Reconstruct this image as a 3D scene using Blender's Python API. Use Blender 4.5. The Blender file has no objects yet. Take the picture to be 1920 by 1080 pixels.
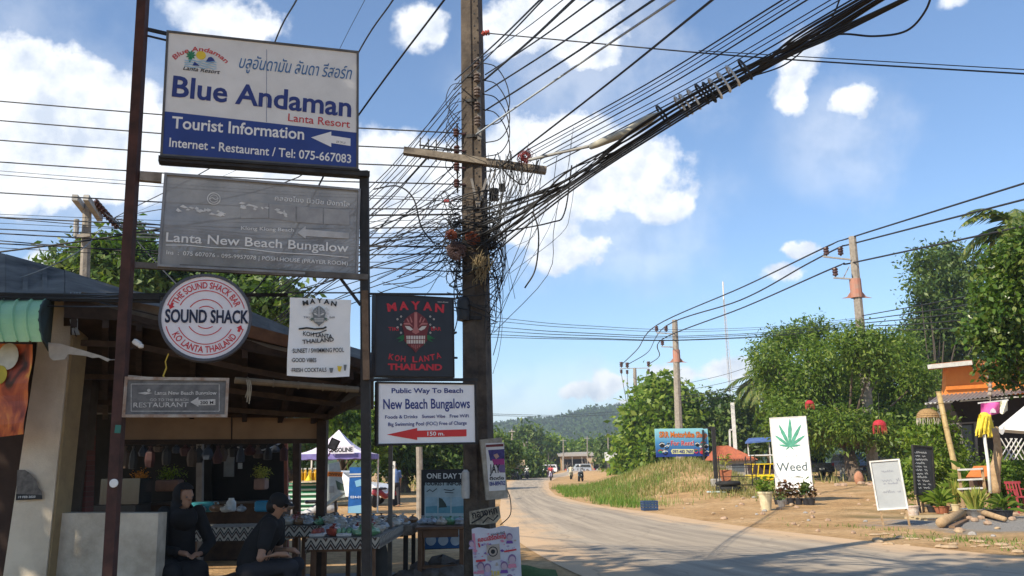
import bpy, math, random
import numpy as np
from mathutils import Vector, Matrix
R = math.radians
random.seed(7)
RNG = np.random.default_rng(7)
SC = bpy.context.scene
COL = SC.collection

# ---------------------------------------------------------------- camera
F, CAM_H, PITCH, ROLL = 1600.0, 1.5, R(11.86), -0.018
cam_data = bpy.data.cameras.new('camera')
cam_data.sensor_width = 36.0
cam_data.lens = 36.0 * F / 1920.0
cam_data.clip_start = 0.05
cam_data.clip_end = 8000.0
cam = bpy.data.objects.new('camera', cam_data)
COL.objects.link(cam)
CM = Matrix.Rotation(math.pi / 2 + PITCH, 3, 'X') @ Matrix.Rotation(ROLL, 3, 'Z')
cam.matrix_world = Matrix.Translation((0, 0, CAM_H)) @ CM.to_4x4()
SC.camera = cam
SC.render.resolution_x, SC.render.resolution_y = 1024, 576
C0 = Vector((0, 0, CAM_H))

def ray(px, py):
    return CM @ Vector(((px - 960) / F, (540 - py) / F, -1.0))
def P(px, py, Y):
    """world point seen at photo pixel (px, py) at distance Y along the view"""
    d = ray(px, py)
    return C0 + d * (Y / d.y)
def G(px, py, z=0.0):
    d = ray(px, py)
    return C0 + d * ((z - CAM_H) / d.z)

# ---------------------------------------------------------------- sun, sky
SUN_DIR = Vector((0.75, 0.66, 0)).normalized()      # the way the light travels, seen from above
SUN_EL = R(39)
sun_data = bpy.data.lights.new('sun', 'SUN')
sun_data.energy = 4.9
sun_data.angle = R(0.5)
sun_data.color = (1.0, 0.90, 0.73)
sun = bpy.data.objects.new('sun', sun_data)
COL.objects.link(sun)
L = Vector((SUN_DIR.x * math.cos(SUN_EL), SUN_DIR.y * math.cos(SUN_EL), -math.sin(SUN_EL)))
sun.rotation_euler = L.to_track_quat('-Z', 'Y').to_euler()
sun.location = (-20, -10, 30)

SC.view_settings.view_transform = 'Standard'
SC.view_settings.look = 'None'
SC.view_settings.exposure = 0.55
SC.view_settings.gamma = 1.0

world = bpy.data.worlds.new('World')
SC.world = world
world.use_nodes = True
def build_world():
    nt = world.node_tree
    nt.nodes.clear()
    N, K = nt.nodes.new, nt.links.new
    out = N('ShaderNodeOutputWorld')
    bg = N('ShaderNodeBackground')
    bg.inputs['Strength'].default_value = 0.115
    K(bg.outputs[0], out.inputs['Surface'])
    sky = N('ShaderNodeTexSky')
    sky.sky_type = 'NISHITA'
    sky.sun_disc = False
    sky.sun_elevation = SUN_EL
    sky.sun_rotation = math.atan2(-SUN_DIR.x, -SUN_DIR.y)
    sky.air_density, sky.dust_density, sky.ozone_density = 1.0, 0.15, 3.0
    # clouds: soft blobs laid out by true direction (azimuth, elevation), broken up by noise
    tc = N('ShaderNodeTexCoord')
    sep = N('ShaderNodeSeparateXYZ'); K(tc.outputs['Generated'], sep.inputs[0])
    def m(op, a, b=None, c=None):
        n = N('ShaderNodeMath'); n.operation = op
        for i, v in enumerate((a, b, c)):
            if v is None: continue
            if isinstance(v, (int, float)): n.inputs[i].default_value = v
            else: K(v, n.inputs[i])
        return n.outputs[0]
    az = m('ARCTAN2', sep.outputs[0], sep.outputs[1])
    el = m('ARCSINE', sep.outputs[2])
    noise = N('ShaderNodeTexNoise'); noise.inputs['Scale'].default_value = 9.0
    noise.inputs['Detail'].default_value = 9.0; noise.inputs['Roughness'].default_value = 0.58
    K(tc.outputs['Generated'], noise.inputs['Vector'])
    noise2 = N('ShaderNodeTexNoise'); noise2.inputs['Scale'].default_value = 30.0
    noise2.inputs['Detail'].default_value = 6.0; noise2.inputs['Roughness'].default_value = 0.6
    K(tc.outputs['Generated'], noise2.inputs['Vector'])
    comb = N('ShaderNodeCombineXYZ'); K(az, comb.inputs[0]); K(el, comb.inputs[1])
    wob = N('ShaderNodeVectorMath'); wob.operation = 'MULTIPLY_ADD'
    K(noise.outputs['Color'], wob.inputs[0]); wob.inputs[1].default_value = (.10, .075, 0)
    K(comb.outputs[0], wob.inputs[2])
    def blob(px, py, rx, ry):
        d = ray(px, py).normalized()
        a0, e0 = math.atan2(d.x, d.y), math.asin(d.z)
        ax, ey = rx / F, ry / F
        mp = N('ShaderNodeVectorMath'); mp.operation = 'MULTIPLY_ADD'
        K(wob.outputs[0], mp.inputs[0])
        mp.inputs[1].default_value = (1 / ax, 1 / ey, 0)
        mp.inputs[2].default_value = (-(a0 + .05) / ax, -(e0 + .0375) / ey, 0)
        ln = N('ShaderNodeVectorMath'); ln.operation = 'LENGTH'
        K(mp.outputs[0], ln.inputs[0])
        return ln.outputs['Value']
    def field(blobs):
        cur = None
        for b in blobs:
            v = blob(*b[:4])
            if len(b) > 4: v = m('ADD', v, b[4])
            if cur is None: cur = v
            else:
                n = N('ShaderNodeMath'); n.operation = 'SMOOTH_MIN'
                K(cur, n.inputs[0]); K(v, n.inputs[1]); n.inputs[2].default_value = 0.25
                cur = n.outputs[0]
        return cur
    thick = CLOUDS
    f = field(thick)
    f = m('ADD', f, m('MULTIPLY', m('SUBTRACT', noise2.outputs['Fac'], .5), 0.95))
    f = m('ADD', f, m('MULTIPLY', m('SUBTRACT', noise.outputs['Fac'], .5), 0.9))
    mr = N('ShaderNodeMapRange'); mr.interpolation_type = 'SMOOTHSTEP'
    K(f, mr.inputs[0]); mr.inputs[1].default_value = 1.10; mr.inputs[2].default_value = 0.66
    mr.inputs[3].default_value = 0.0; mr.inputs[4].default_value = 0.93
    # thin veil
    g = field(VEIL)
    g = m('ADD', g, m('MULTIPLY', m('SUBTRACT', noise.outputs['Fac'], .5), 2.2))
    mr2 = N('ShaderNodeMapRange'); mr2.interpolation_type = 'SMOOTHSTEP'
    K(g, mr2.inputs[0]); mr2.inputs[1].default_value = 1.3; mr2.inputs[2].default_value = 0.1
    mr2.inputs[3].default_value = 0.0; mr2.inputs[4].default_value = 0.34
    cov = m('MAXIMUM', mr.outputs[0], mr2.outputs[0])
    # cloud body: brighter tops, greyer bases from the noise
    noise3 = N('ShaderNodeTexNoise'); noise3.inputs['Scale'].default_value = 17.0
    noise3.inputs['Detail'].default_value = 6.0; noise3.inputs['Roughness'].default_value = 0.55
    noise4 = N('ShaderNodeTexNoise'); noise4.inputs['Scale'].default_value = 17.0
    noise4.inputs['Detail'].default_value = 6.0; noise4.inputs['Roughness'].default_value = 0.55
    off = N('ShaderNodeVectorMath'); off.operation = 'ADD'; off.inputs[1].default_value = (-.010, 0, .016)
    K(tc.outputs['Generated'], noise3.inputs['Vector']); K(tc.outputs['Generated'], off.inputs[0]); K(off.outputs[0], noise4.inputs['Vector'])
    emb = m('ADD', m('MULTIPLY', m('SUBTRACT', noise3.outputs['Fac'], noise4.outputs['Fac']), 2.6), .62)
    cr = N('ShaderNodeMapRange'); K(emb, cr.inputs[0])
    cr.inputs[1].default_value = .18; cr.inputs[2].default_value = .78
    colr = N('ShaderNodeMix'); colr.data_type = 'RGBA'
    K(cr.outputs[0], colr.inputs[0])
    colr.inputs[6].default_value = (4.6, 5.1, 5.9, 1)
    colr.inputs[7].default_value = (7.4, 7.5, 7.6, 1)
    tint = N('ShaderNodeMix'); tint.data_type = 'RGBA'; tint.blend_type = 'MULTIPLY'
    tint.inputs[0].default_value = 1.0
    K(sky.outputs[0], tint.inputs[6]); tint.inputs[7].default_value = SKY_TINT
    mix = N('ShaderNodeMix'); mix.data_type = 'RGBA'
    K(cov, mix.inputs[0]); K(tint.outputs[2], mix.inputs[6]); K(colr.outputs[2], mix.inputs[7])
    K(mix.outputs[2], bg.inputs['Color'])
SKY_TINT = (1.0, 1.08, 1.14, 1)
CLOUDS = [ # px, py, radius x, radius y in photo pixels (turned into directions)
    (120, 170, 190, 75), (40, 215, 130, 85), (230, 235, 180, 60), (330, 300, 240, 60), (150, 330, 170, 50), (20, 330, 120, 60),
    (330, 270, 200, 90), (500, 360, 230, 70), (760, 330, 170, 90), (420, 30, 110, 45), (800, 66, 66, 42), (760, 400, 150, 60),
    (980, 300, 170, 75), (1080, 260, 90, 60), (1180, 330, 130, 75), (1040, 360, 200, 70), (1060, 470, 90, 45), (1240, 380, 70, 50), (1000, 420, 120, 50),
    (1030, 30, 150, 50, .15), (1100, 75, 110, 45, .15), (960, 60, 100, 60, .2),
    (1520, 110, 62, 50), (1495, 180, 50, 50, .1), (1600, 205, 46, 36, .15),
    (1515, 466, 28, 20), (1485, 508, 44, 22, .1),
    (1140, 715, 60, 28, .1), (1100, 740, 80, 26, .25), (1270, 700, 70, 30, .2), (1360, 690, 110, 30, .3), (1190, 760, 90, 18, .3),
    (1800, -10, 60, 30, .3), (100, 480, 60, 30, .3)]
VEIL = [(1100, 120, 260, 160), (150, 260, 420, 200), (600, 420, 420, 160), (1140, 430, 260, 130), (1200, 730, 340, 60), (950, 760, 200, 60), (1560, 250, 120, 120)]
build_world()
SC.cycles.max_bounces = 6
SC.cycles.diffuse_bounces = 3
SC.cycles.glossy_bounces = 2
SC.cycles.transmission_bounces = 3
SC.cycles.transparent_max_bounces = 8
SC.cycles.volume_bounces = 0
SC.cycles.use_denoising = True
# ---------------------------------------------------------------- helpers
ORG = {}
def rgb(c): return (c[0], c[1], c[2], 1.0)
MATS = {}
def mat(name, col, rough=.75, var=.22, scale=6.0, bump=0.0, metal=0.0, col2=None, spec=.35, trans=0.0, bscale=None, detail=6):
    if name in MATS: return MATS[name]
    m = bpy.data.materials.new(name); m.use_nodes = True
    nt = m.node_tree; N, K = nt.nodes.new, nt.links.new
    b = nt.nodes['Principled BSDF']
    b.inputs['Roughness'].default_value = rough
    b.inputs['Metallic'].default_value = metal
    b.inputs['Specular IOR Level'].default_value = spec
    if trans: b.inputs['Transmission Weight'].default_value = trans
    tc = N('ShaderNodeTexCoord')
    n = N('ShaderNodeTexNoise'); n.inputs['Scale'].default_value = scale
    n.inputs['Detail'].default_value = detail; n.inputs['Roughness'].default_value = .62
    K(tc.outputs['Object'], n.inputs['Vector'])
    r = N('ShaderNodeValToRGB')
    c2 = col2 or tuple(v * (1 - var) for v in col)
    c1 = tuple(min(1, v * (1 + var * .5)) for v in col) if not col2 else col
    r.color_ramp.elements[0].position = .33; r.color_ramp.elements[0].color = rgb(c2)
    r.color_ramp.elements[1].position = .66; r.color_ramp.elements[1].color = rgb(c1)
    K(n.outputs['Fac'], r.inputs[0]); K(r.outputs[0], b.inputs['Base Color'])
    if bump:
        n2 = N('ShaderNodeTexNoise'); n2.inputs['Scale'].default_value = bscale or scale * 4
        n2.inputs['Detail'].default_value = 8
        K(tc.outputs['Object'], n2.inputs['Vector'])
        bp = N('ShaderNodeBump'); bp.inputs['Strength'].default_value = bump; bp.inputs['Distance'].default_value = .02
        K(n2.outputs['Fac'], bp.inputs['Height']); K(bp.outputs[0], b.inputs['Normal'])
    MATS[name] = m
    return m

def leafmat(name, cols, transl=.35, rough=.45):
    """leaf: every leaf its own green"""
    if name in MATS: return MATS[name]
    m = bpy.data.materials.new(name); m.use_nodes = True
    nt = m.node_tree; N, K = nt.nodes.new, nt.links.new
    b = nt.nodes['Principled BSDF']; out = nt.nodes['Material Output']
    g = N('ShaderNodeNewGeometry'); r = N('ShaderNodeValToRGB')
    els = r.color_ramp.elements
    els[0].color = rgb(cols[0]); els[1].color = rgb(cols[-1])
    for i, c in enumerate(cols[1:-1]):
        e = els.new((i + 1) / (len(cols) - 1)); e.color = rgb(c)
    K(g.outputs['Random Per Island'], r.inputs[0])
    K(r.outputs[0], b.inputs['Base Color'])
    b.inputs['Roughness'].default_value = rough; b.inputs['Specular IOR Level'].default_value = .3
    t = N('ShaderNodeBsdfTranslucent')
    mx = N('ShaderNodeMix'); mx.data_type = 'RGBA'; mx.blend_type = 'MULTIPLY'; mx.inputs[0].default_value = 1
    K(r.outputs[0], mx.inputs[6]); mx.inputs[7].default_value = (1.5, 1.7, .6, 1)
    K(mx.outputs[2], t.inputs[0])
    ms = N('ShaderNodeMixShader'); ms.inputs[0].default_value = transl
    K(b.outputs[0], ms.inputs[1]); K(t.outputs[0], ms.inputs[2]); K(ms.outputs[0], out.inputs['Surface'])
    MATS[name] = m
    return m

class MB:
    """collects shapes in world coordinates and links them as one mesh"""
    def __init__(s, M=None):
        s.v, s.f, s.mi, s.M, s.k = [], [], [], M, 0
        s.cuts = []
    def add(s, vs, fs, k=None):
        o = len(s.v)
        if s.M is not None: vs = [s.M @ Vector(v) for v in vs]
        s.v.extend(tuple(v) for v in vs)
        s.f.extend(tuple(i + o for i in f) for f in fs)
        s.mi.extend([s.k if k is None else k] * len(fs))
        return s
    def box(s, c, d, rot=None, taper=1.0, k=None):
        hx, hy, hz = d[0] / 2, d[1] / 2, d[2] / 2
        vs = [Vector((x * hx * (taper if z > 0 else 1), y * hy * (taper if z > 0 else 1), z * hz)) for z in (-1, 1) for y in (-1, 1) for x in (-1, 1)]
        if rot is not None:
            if isinstance(rot, (int, float)): rot = Matrix.Rotation(rot, 3, 'Z')
            vs = [rot @ v for v in vs]
        vs = [v + Vector(c) for v in vs]
        return s.add(vs, [(0, 2, 3, 1), (4, 5, 7, 6), (0, 1, 5, 4), (2, 6, 7, 3), (0, 4, 6, 2), (1, 3, 7, 5)], k)
    def rbox(s, c, d, b, rot=None, k=None):
        """box with chamfered vertical and horizontal edges"""
        hx, hy, hz = d[0] / 2, d[1] / 2, d[2] / 2
        b = min(b, hx * .9, hy * .9, hz * .9)
        rings = []
        for z, i in ((-hz, b), (-hz + b, 0), (hz - b, 0), (hz, b)):
            x, y = hx - i, hy - i
            q = b * .7
            rings.append([(x, -y + q, z), (x, y - q, z), (x - q, y, z), (-x + q, y, z), (-x, y - q, z), (-x, -y + q, z), (-x + q, -y, z), (x - q, -y, z)])
        if rot is not None and isinstance(rot, (int, float)): rot = Matrix.Rotation(rot, 3, 'Z')
        vs = [Vector(p) for r in rings for p in r]
        if rot is not None: vs = [rot @ v for v in vs]
        vs = [v + Vector(c) for v in vs]
        fs = []
        for a in range(3):
            for i in range(8):
                j = (i + 1) % 8
                fs.append((a * 8 + i, a * 8 + j, a * 8 + 8 + j, a * 8 + 8 + i))
        fs.append(tuple(range(7, -1, -1))); fs.append(tuple(range(24, 32)))
        return s.add(vs, fs, k)
    def bar(s, a, b, w, h=None, up=(0, 0, 1), k=None):
        """square bar from a to b"""
        a, b = Vector(a), Vector(b); h = h or w
        d = (b - a).normalized(); u = Vector(up)
        if abs(d.dot(u)) > .95: u = Vector((0, 1, 0))
        x = d.cross(u).normalized(); y = x.cross(d).normalized()
        vs = [p + x * (i * w / 2) + y * (j * h / 2) for p in (a, b) for i, j in ((-1, -1), (1, -1), (1, 1), (-1, 1))]
        return s.add(vs, [(0, 1, 2, 3), (7, 6, 5, 4), (0, 4, 5, 1), (1, 5, 6, 2), (2, 6, 7, 3), (3, 7, 4, 0)], k)
    def tube(s, pts, r, n=6, k=None, cap=True):
        pts = [Vector(p) for p in pts]
        rs = r if isinstance(r, (list, tuple)) else [r] * len(pts)
        vs, fs = [], []
        px = None
        for i, p in enumerate(pts):
            d = (pts[min(i + 1, len(pts) - 1)] - pts[max(i - 1, 0)])
            if d.length < 1e-9: d = Vector((0, 0, 1))
            d.normalize()
            if px is None:
                u = Vector((0, 0, 1)) if abs(d.z) < .9 else Vector((1, 0, 0))
                x = d.cross(u).normalized()
            else:
                x = px - d * px.dot(d)
                x = x.normalized() if x.length > 1e-6 else d.orthogonal().normalized()
            px = x; y = d.cross(x)
            for j in range(n):
                t = 2 * math.pi * j / n
                vs.append(p + (x * math.cos(t) + y * math.sin(t)) * rs[i])
        for i in range(len(pts) - 1):
            for j in range(n):
                q = (j + 1) % n
                fs.append((i * n + j, i * n + q, (i + 1) * n + q, (i + 1) * n + j))
        if cap and n > 2:
            fs.append(tuple(range(n - 1, -1, -1))); fs.append(tuple((len(pts) - 1) * n + j for j in range(n)))
        return s.add(vs, fs, k)
    def lathe(s, c, prof, n=12, rot=None, k=None, squash=1.0):
        """prof: list of (radius, z)"""
        vs, fs = [], []
        for r, z in prof:
            for j in range(n):
                t = 2 * math.pi * j / n
                v = Vector((r * math.cos(t), r * math.sin(t) * squash, z))
                if rot is not None: v = rot @ v
                vs.append(v + Vector(c))
        for i in range(len(prof) - 1):
            for j in range(n):
                q = (j + 1) % n
                fs.append((i * n + j, i * n + q, (i + 1) * n + q, (i + 1) * n + j))
        fs.append(tuple(range(n - 1, -1, -1))); fs.append(tuple((len(prof) - 1) * n + j for j in range(n)))
        return s.add(vs, fs, k)
    def ball(s, c, r, n=10, m=6, rot=None, k=None, jit=0.0):
        rx, ry, rz = (r, r, r) if isinstance(r, (int, float)) else r
        vs, fs = [], []
        for i in range(m + 1):
            a = math.pi * i / m
            for j in range(n):
                t = 2 * math.pi * j / n
                q = 1 + random.uniform(-jit, jit)
                v = Vector((rx * math.sin(a) * math.cos(t) * q, ry * math.sin(a) * math.sin(t) * q, rz * math.cos(a) * q))
                if rot is not None: v = rot @ v
                vs.append(v + Vector(c))
        for i in range(m):
            for j in range(n):
                q = (j + 1) % n
                fs.append((i * n + j, (i + 1) * n + j, (i + 1) * n + q, i * n + q))
        return s.add(vs, fs, k)
    def prism(s, pts, d, k=None):
        """flat polygon (3-D points) pushed along vector d"""
        n = len(pts); d = Vector(d)
        vs = [Vector(p) for p in pts] + [Vector(p) + d for p in pts]
        fs = [tuple(range(n - 1, -1, -1)), tuple(range(n, 2 * n))]
        fs += [(i, (i + 1) % n, n + (i + 1) % n, n + i) for i in range(n)]
        return s.add(vs, fs, k)
    def grid(s, fn, nu, nv, k=None, closed=False):
        vs = [fn(i / nu, j / nv) for j in range(nv + 1) for i in range(nu + 1)]
        w = nu + 1
        fs = [(j * w + i, j * w + i + 1, (j + 1) * w + i + 1, (j + 1) * w + i) for j in range(nv) for i in range(nu)]
        return s.add(vs, fs, k)
    def build(s, name, mats, parent=None, smooth=False, org=None, solidify=0.0):
        cuts = sorted(set([(0, 0)] + s.cuts + [(len(s.v), len(s.f))]))
        if name == 'lettering' and len(cuts) > 2:       # every painted line is a piece of its own
            o = None
            for (v0, f0), (v1, f1) in zip(cuts, cuts[1:]):
                if f1 <= f0: continue
                q = MB(); q.v = s.v[v0:v1]; q.f = [tuple(i - v0 for i in f) for f in s.f[f0:f1]]; q.mi = s.mi[f0:f1]
                o = q.build(name, mats, parent, smooth, org, solidify)
            return o
        me = bpy.data.meshes.new(name)
        if parent is not None: org = ORG.get(parent.name, Vector((0, 0, 0)))
        org = Vector(org) if org is not None else Vector((0, 0, 0))
        me.from_pydata([tuple(Vector(v) - org) for v in s.v], [], s.f)
        if not isinstance(mats, (list, tuple)): mats = [mats]
        for m in mats: me.materials.append(m)
        if len(mats) > 1: me.polygons.foreach_set('material_index', s.mi)
        if smooth: me.polygons.foreach_set('use_smooth', [True] * len(me.polygons))
        me.update()
        o = bpy.data.objects.new(name, me)
        COL.objects.link(o)
        if parent is not None:
            o.parent = parent
            ORG[o.name] = org
        else:
            o.location = org
            ORG[o.name] = org
        if solidify:
            md = o.modifiers.new('thickness', 'SOLIDIFY'); md.thickness = solidify
        return o

def tag(o, label=None, cat=None, group=None, kind=None):
    if label: o['label'] = label
    if cat: o['category'] = cat
    if group: o['group'] = group
    if kind: o['kind'] = kind
    return o
def thing(name, label, cat, loc=(0, 0, 0), group=None):
    o = bpy.data.objects.new(name, None)
    o.empty_display_size = .2
    COL.objects.link(o); o.location = loc
    ORG[o.name] = Vector(loc)
    return tag(o, label, cat, group)
def solo(name, mb, mats, label, cat, group=None, smooth=False, solidify=0.0):
    """a thing that is one mesh; its origin sits at its base"""
    a = np.array(mb.v)
    org = ((a[:, 0].min() + a[:, 0].max()) / 2, (a[:, 1].min() + a[:, 1].max()) / 2, a[:, 2].min())
    return tag(mb.build(name, mats, None, smooth, org, solidify), label, cat, group)
def copy_tree(o, parent=None):
    c = o.copy(); COL.objects.link(c)
    if parent is not None: c.parent = parent
    for ch in list(o.children): copy_tree(ch, c)
    return c
def fast_mesh(name, V, FQ, mats, parent=None, nper=4, org=None, mi=None, smooth=False):
    """numpy arrays -> mesh (all faces with nper corners)"""
    if parent is not None: org = ORG.get(parent.name, Vector((0, 0, 0)))
    org = np.array(org if org is not None else (0, 0, 0), dtype=np.float32)
    V = np.asarray(V, dtype=np.float32) - org
    FQ = np.asarray(FQ, dtype=np.int32).reshape(-1)
    me = bpy.data.meshes.new(name)
    nf = len(FQ) // nper
    me.vertices.add(len(V)); me.vertices.foreach_set('co', V.reshape(-1))
    me.loops.add(len(FQ)); me.loops.foreach_set('vertex_index', FQ)
    me.polygons.add(nf)
    me.polygons.foreach_set('loop_start', np.arange(nf, dtype=np.int32) * nper)
    if not isinstance(mats, (list, tuple)): mats = [mats]
    for m in mats: me.materials.append(m)
    if mi is not None: me.polygons.foreach_set('material_index', np.asarray(mi, dtype=np.int32))
    if smooth: me.polygons.foreach_set('use_smooth', np.ones(nf, dtype=bool))
    me.update(calc_edges=True); me.validate()
    o = bpy.data.objects.new(name, me); COL.objects.link(o)
    if parent is not None: o.parent = parent
    else: o.location = Vector(org.tolist())
    ORG[o.name] = Vector(org.tolist())
    return o

# ---- lettering ------------------------------------------------------------
_TX = {}
def text_geo(s, bold=0.0, ext=0.0):
    key = (s, bold, ext)
    if key in _TX: return _TX[key]
    cu = bpy.data.curves.new('lettering', 'FONT')
    cu.body = s; cu.size = 1.0; cu.offset = bold; cu.extrude = ext; cu.resolution_u = 3
    ob = bpy.data.objects.new('lettering', cu); COL.objects.link(ob)
    dg = bpy.context.evaluated_depsgraph_get(); dg.update()
    me = bpy.data.meshes.new_from_object(ob.evaluated_get(dg))
    vs = np.array([v.co[:] for v in me.vertices]) if len(me.vertices) else np.zeros((0, 3))
    fs = [tuple(p.vertices) for p in me.polygons]
    bpy.data.objects.remove(ob); bpy.data.curves.remove(cu); bpy.data.meshes.remove(me)
    _TX[key] = (vs, fs)
    return vs, fs

class Panel:
    """a flat sign fixed by photo pixels of its corners at real distances; lettering is laid out on its own plane"""
    def __init__(s, bl, br, tl, Yl, Yr):
        o = P(bl[0], bl[1], Yl); r = P(br[0], br[1], Yr)
        s.o = o; s.x = (r - o).normalized(); s.w = (r - o).length
        # top: on the plane through the base edge that stands upright
        n = s.x.cross(Vector((0, 0, 1))).normalized()
        if n.y > 0: n = -n
        d = ray(*tl); t = (o - C0).dot(n) / d.dot(n)
        up = C0 + d * t - o
        s.h = (up - s.x * up.dot(s.x)).length
        s.y = (up - s.x * up.dot(s.x)).normalized()
        s.n = s.x.cross(s.y).normalized()
        if s.n.y > 0: s.n = -s.n
    def uv(s, px, py):
        d = ray(px, py); t = (s.o - C0).dot(s.n) / d.dot(s.n)
        q = C0 + d * t - s.o
        return q.dot(s.x), q.dot(s.y)
    def at(s, u, v, d=0.0): return s.o + s.x * u + s.y * v + s.n * d
    def px(s, px, py, d=0.0): return s.at(*s.uv(px, py), d)
    def slab(s, mb, u0, v0, u1, v1, d0, d1, k=None):
        vs = [s.at(u, v, d) for d in (d0, d1) for u, v in ((u0, v0), (u1, v0), (u1, v1), (u0, v1))]
        mb.add(vs, [(3, 2, 1, 0), (4, 5, 6, 7), (0, 1, 5, 4), (1, 2, 6, 5), (2, 3, 7, 6), (3, 0, 4, 7)], k)
        return mb
    def poly(s, mb, pts, d, k=None, px=True):
        vs = [s.px(p[0], p[1], d) if px else s.at(p[0], p[1], d) for p in pts]
        n = (vs[1] - vs[0]).cross(vs[2] - vs[0])
        mb.add(vs, [tuple(range(len(vs)))], k)
        return mb
    def disc(s, mb, u, v, r, d, n=32, k=None, r0=0, a0=0, a1=360, ry=None):
        ry = ry or r; q = r0 / r if r else 0
        ang = [R(a0 + (a1 - a0) * i / n) for i in range(n + 1)]
        if r0 <= 0:
            vs = [s.at(u + r * math.cos(t), v + ry * math.sin(t), d) for t in (ang[:-1] if a1 - a0 >= 360 else ang)]
            mb.add(vs, [tuple(range(len(vs)))], k)
        else:
            vs = []
            for t in ang:
                vs.append(s.at(u + r * math.cos(t), v + ry * math.sin(t), d))
                vs.append(s.at(u + r * q * math.cos(t), v + ry * q * math.sin(t), d))
            mb.add(vs, [(2 * i, 2 * i + 2, 2 * i + 3, 2 * i + 1) for i in range(n)], k)
        return mb
    def text(s, mb, txt, u0, v0, w, h, d=.004, bold=0.0, k=None, rot=0.0, arc=None, slant=0.0, jit=0.0):
        """txt fitted into width w and cap height h from (u0, v0)"""
        mb.cuts.append((len(mb.v), len(mb.f)))
        vs, fs = text_geo(txt, bold)
        if not len(vs): return mb
        x0, x1 = vs[:, 0].min(), vs[:, 0].max()
        ch = 0.73
        X = (vs[:, 0] - x0) / max(1e-6, x1 - x0) * w
        Y = vs[:, 1] / ch * h
        X = X + Y * slant
        if arc is not None:      # arc=(cu, cv, r, a_mid): bend along a circle, negative r for a smile
            cu, cv, r, am = arc
            out = []
            for x, y in zip(X, Y):
                if r > 0:
                    t = R(am) - (x - w / 2) / r; q = r + y
                else:
                    t = R(am) + (x - w / 2) / -r; q = -r - y
                out.append(s.at(cu + q * math.cos(t), cv + q * math.sin(t), d))
        else:
            c, sn = math.cos(rot), math.sin(rot)
            out = [s.at(u0 + x * c - y * sn, v0 + x * sn + y * c, d) for x, y in zip(X, Y)]
        mb.add(out, fs, k)
        return mb
    def ptext(s, mb, txt, pl, pr, hpx, d=.004, bold=0.0, k=None, slant=0.0):
        """baseline from photo pixel pl to pr, cap height hpx photo pixels"""
        a, b = s.uv(*pl), s.uv(*pr)
        w = math.hypot(b[0] - a[0], b[1] - a[1]); rot = math.atan2(b[1] - a[1], b[0] - a[0])
        c = s.uv(pl[0], pl[1] - hpx)
        return s.text(mb, txt, a[0], a[1], w, abs(c[1] - a[1]), d, bold, k, rot, None, slant)
    def pline(s, mb, pts, wpx, d=.004, k=None):
        """painted stroke through photo pixels"""
        mb.cuts.append((len(mb.v), len(mb.f)))
        q = [s.uv(*p) for p in pts]
        a = s.uv(pts[0][0], pts[0][1]); b = s.uv(pts[0][0] + wpx, pts[0][1]); hw = abs(b[0] - a[0]) / 2
        vs = []
        for i, p in enumerate(q):
            t = Vector(q[min(i + 1, len(q) - 1)]) - Vector(q[max(i - 1, 0)])
            if t.length < 1e-9: t = Vector((1, 0))
            t.normalize(); nn = Vector((-t.y, t.x)) * hw
            vs += [s.at(p[0] + nn.x, p[1] + nn.y, d), s.at(p[0] - nn.x, p[1] - nn.y, d)]
        mb.add(vs, [(2 * i, 2 * i + 1, 2 * i + 3, 2 * i + 2) for i in range(len(q) - 1)], k)
        return mb
    def frame(s, mb, t, d0, d1, k=None):
        """butted frame strips round the panel"""
        s.slab(mb, -t, -t, s.w + t, 0, d0, d1, k); s.slab(mb, -t, s.h, s.w + t, s.h + t, d0, d1, k)
        s.slab(mb, -t, 0, 0, s.h, d0, d1, k); s.slab(mb, s.w, 0, s.w + t, s.h, d0, d1, k)
        return mb

# ---- foliage ---------------------------------------------------------------
def leaf_cloud(C, Rad, n, size, droop=.35, aspect=.45, up=.35, rng=RNG, sub=7, spread=.42, flat=1.0):
    """n kite leaves gathered in twigs inside the ellipsoids C/Rad -> verts, faces"""
    C = np.asarray(C, float); Rad = np.asarray(Rad, float)
    if Rad.ndim == 1: Rad = np.stack([Rad] * 3, 1)
    wgt = (Rad[:, 0] * Rad[:, 2]); wgt = wgt / wgt.sum()
    ntw = max(8, n // sub)
    ci = rng.choice(len(C), ntw, p=wgt)
    d = rng.normal(size=(ntw, 3)); d /= np.linalg.norm(d, axis=1)[:, None]
    rr = rng.random(ntw) ** .45
    rr = np.where(rng.random(ntw) < .20, rr * rng.uniform(1.05, 1.4, ntw), rr)
    tw = C[ci] + d * Rad[ci] * rr[:, None]
    li = rng.integers(0, ntw, n)
    meanr = float(np.mean(Rad))
    pos = tw[li] + rng.normal(size=(n, 3)) * (size * 1.1)
    axis = d[li] * .8 + rng.normal(size=(n, 3)) * .75
    axis[:, 2] -= droop
    axis /= np.linalg.norm(axis, axis=1)[:, None]
    nrm = rng.normal(size=(n, 3)) * .6 + d[li] * .5; nrm[:, 2] += up
    side = np.cross(axis, nrm); side /= np.maximum(1e-6, np.linalg.norm(side, axis=1))[:, None]
    sz = size * rng.uniform(.6, 1.35, n)[:, None]
    fold = np.cross(side, axis) * sz * .10
    a = pos - axis * sz * .5; b = pos + side * sz * aspect * .5 + fold; c = pos + axis * sz * .5; e = pos - side * sz * aspect * .5 + fold
    V = np.stack([a, b, c, e], 1).reshape(-1, 3)
    return V, np.arange(4 * n).reshape(-1, 4), tw

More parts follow.
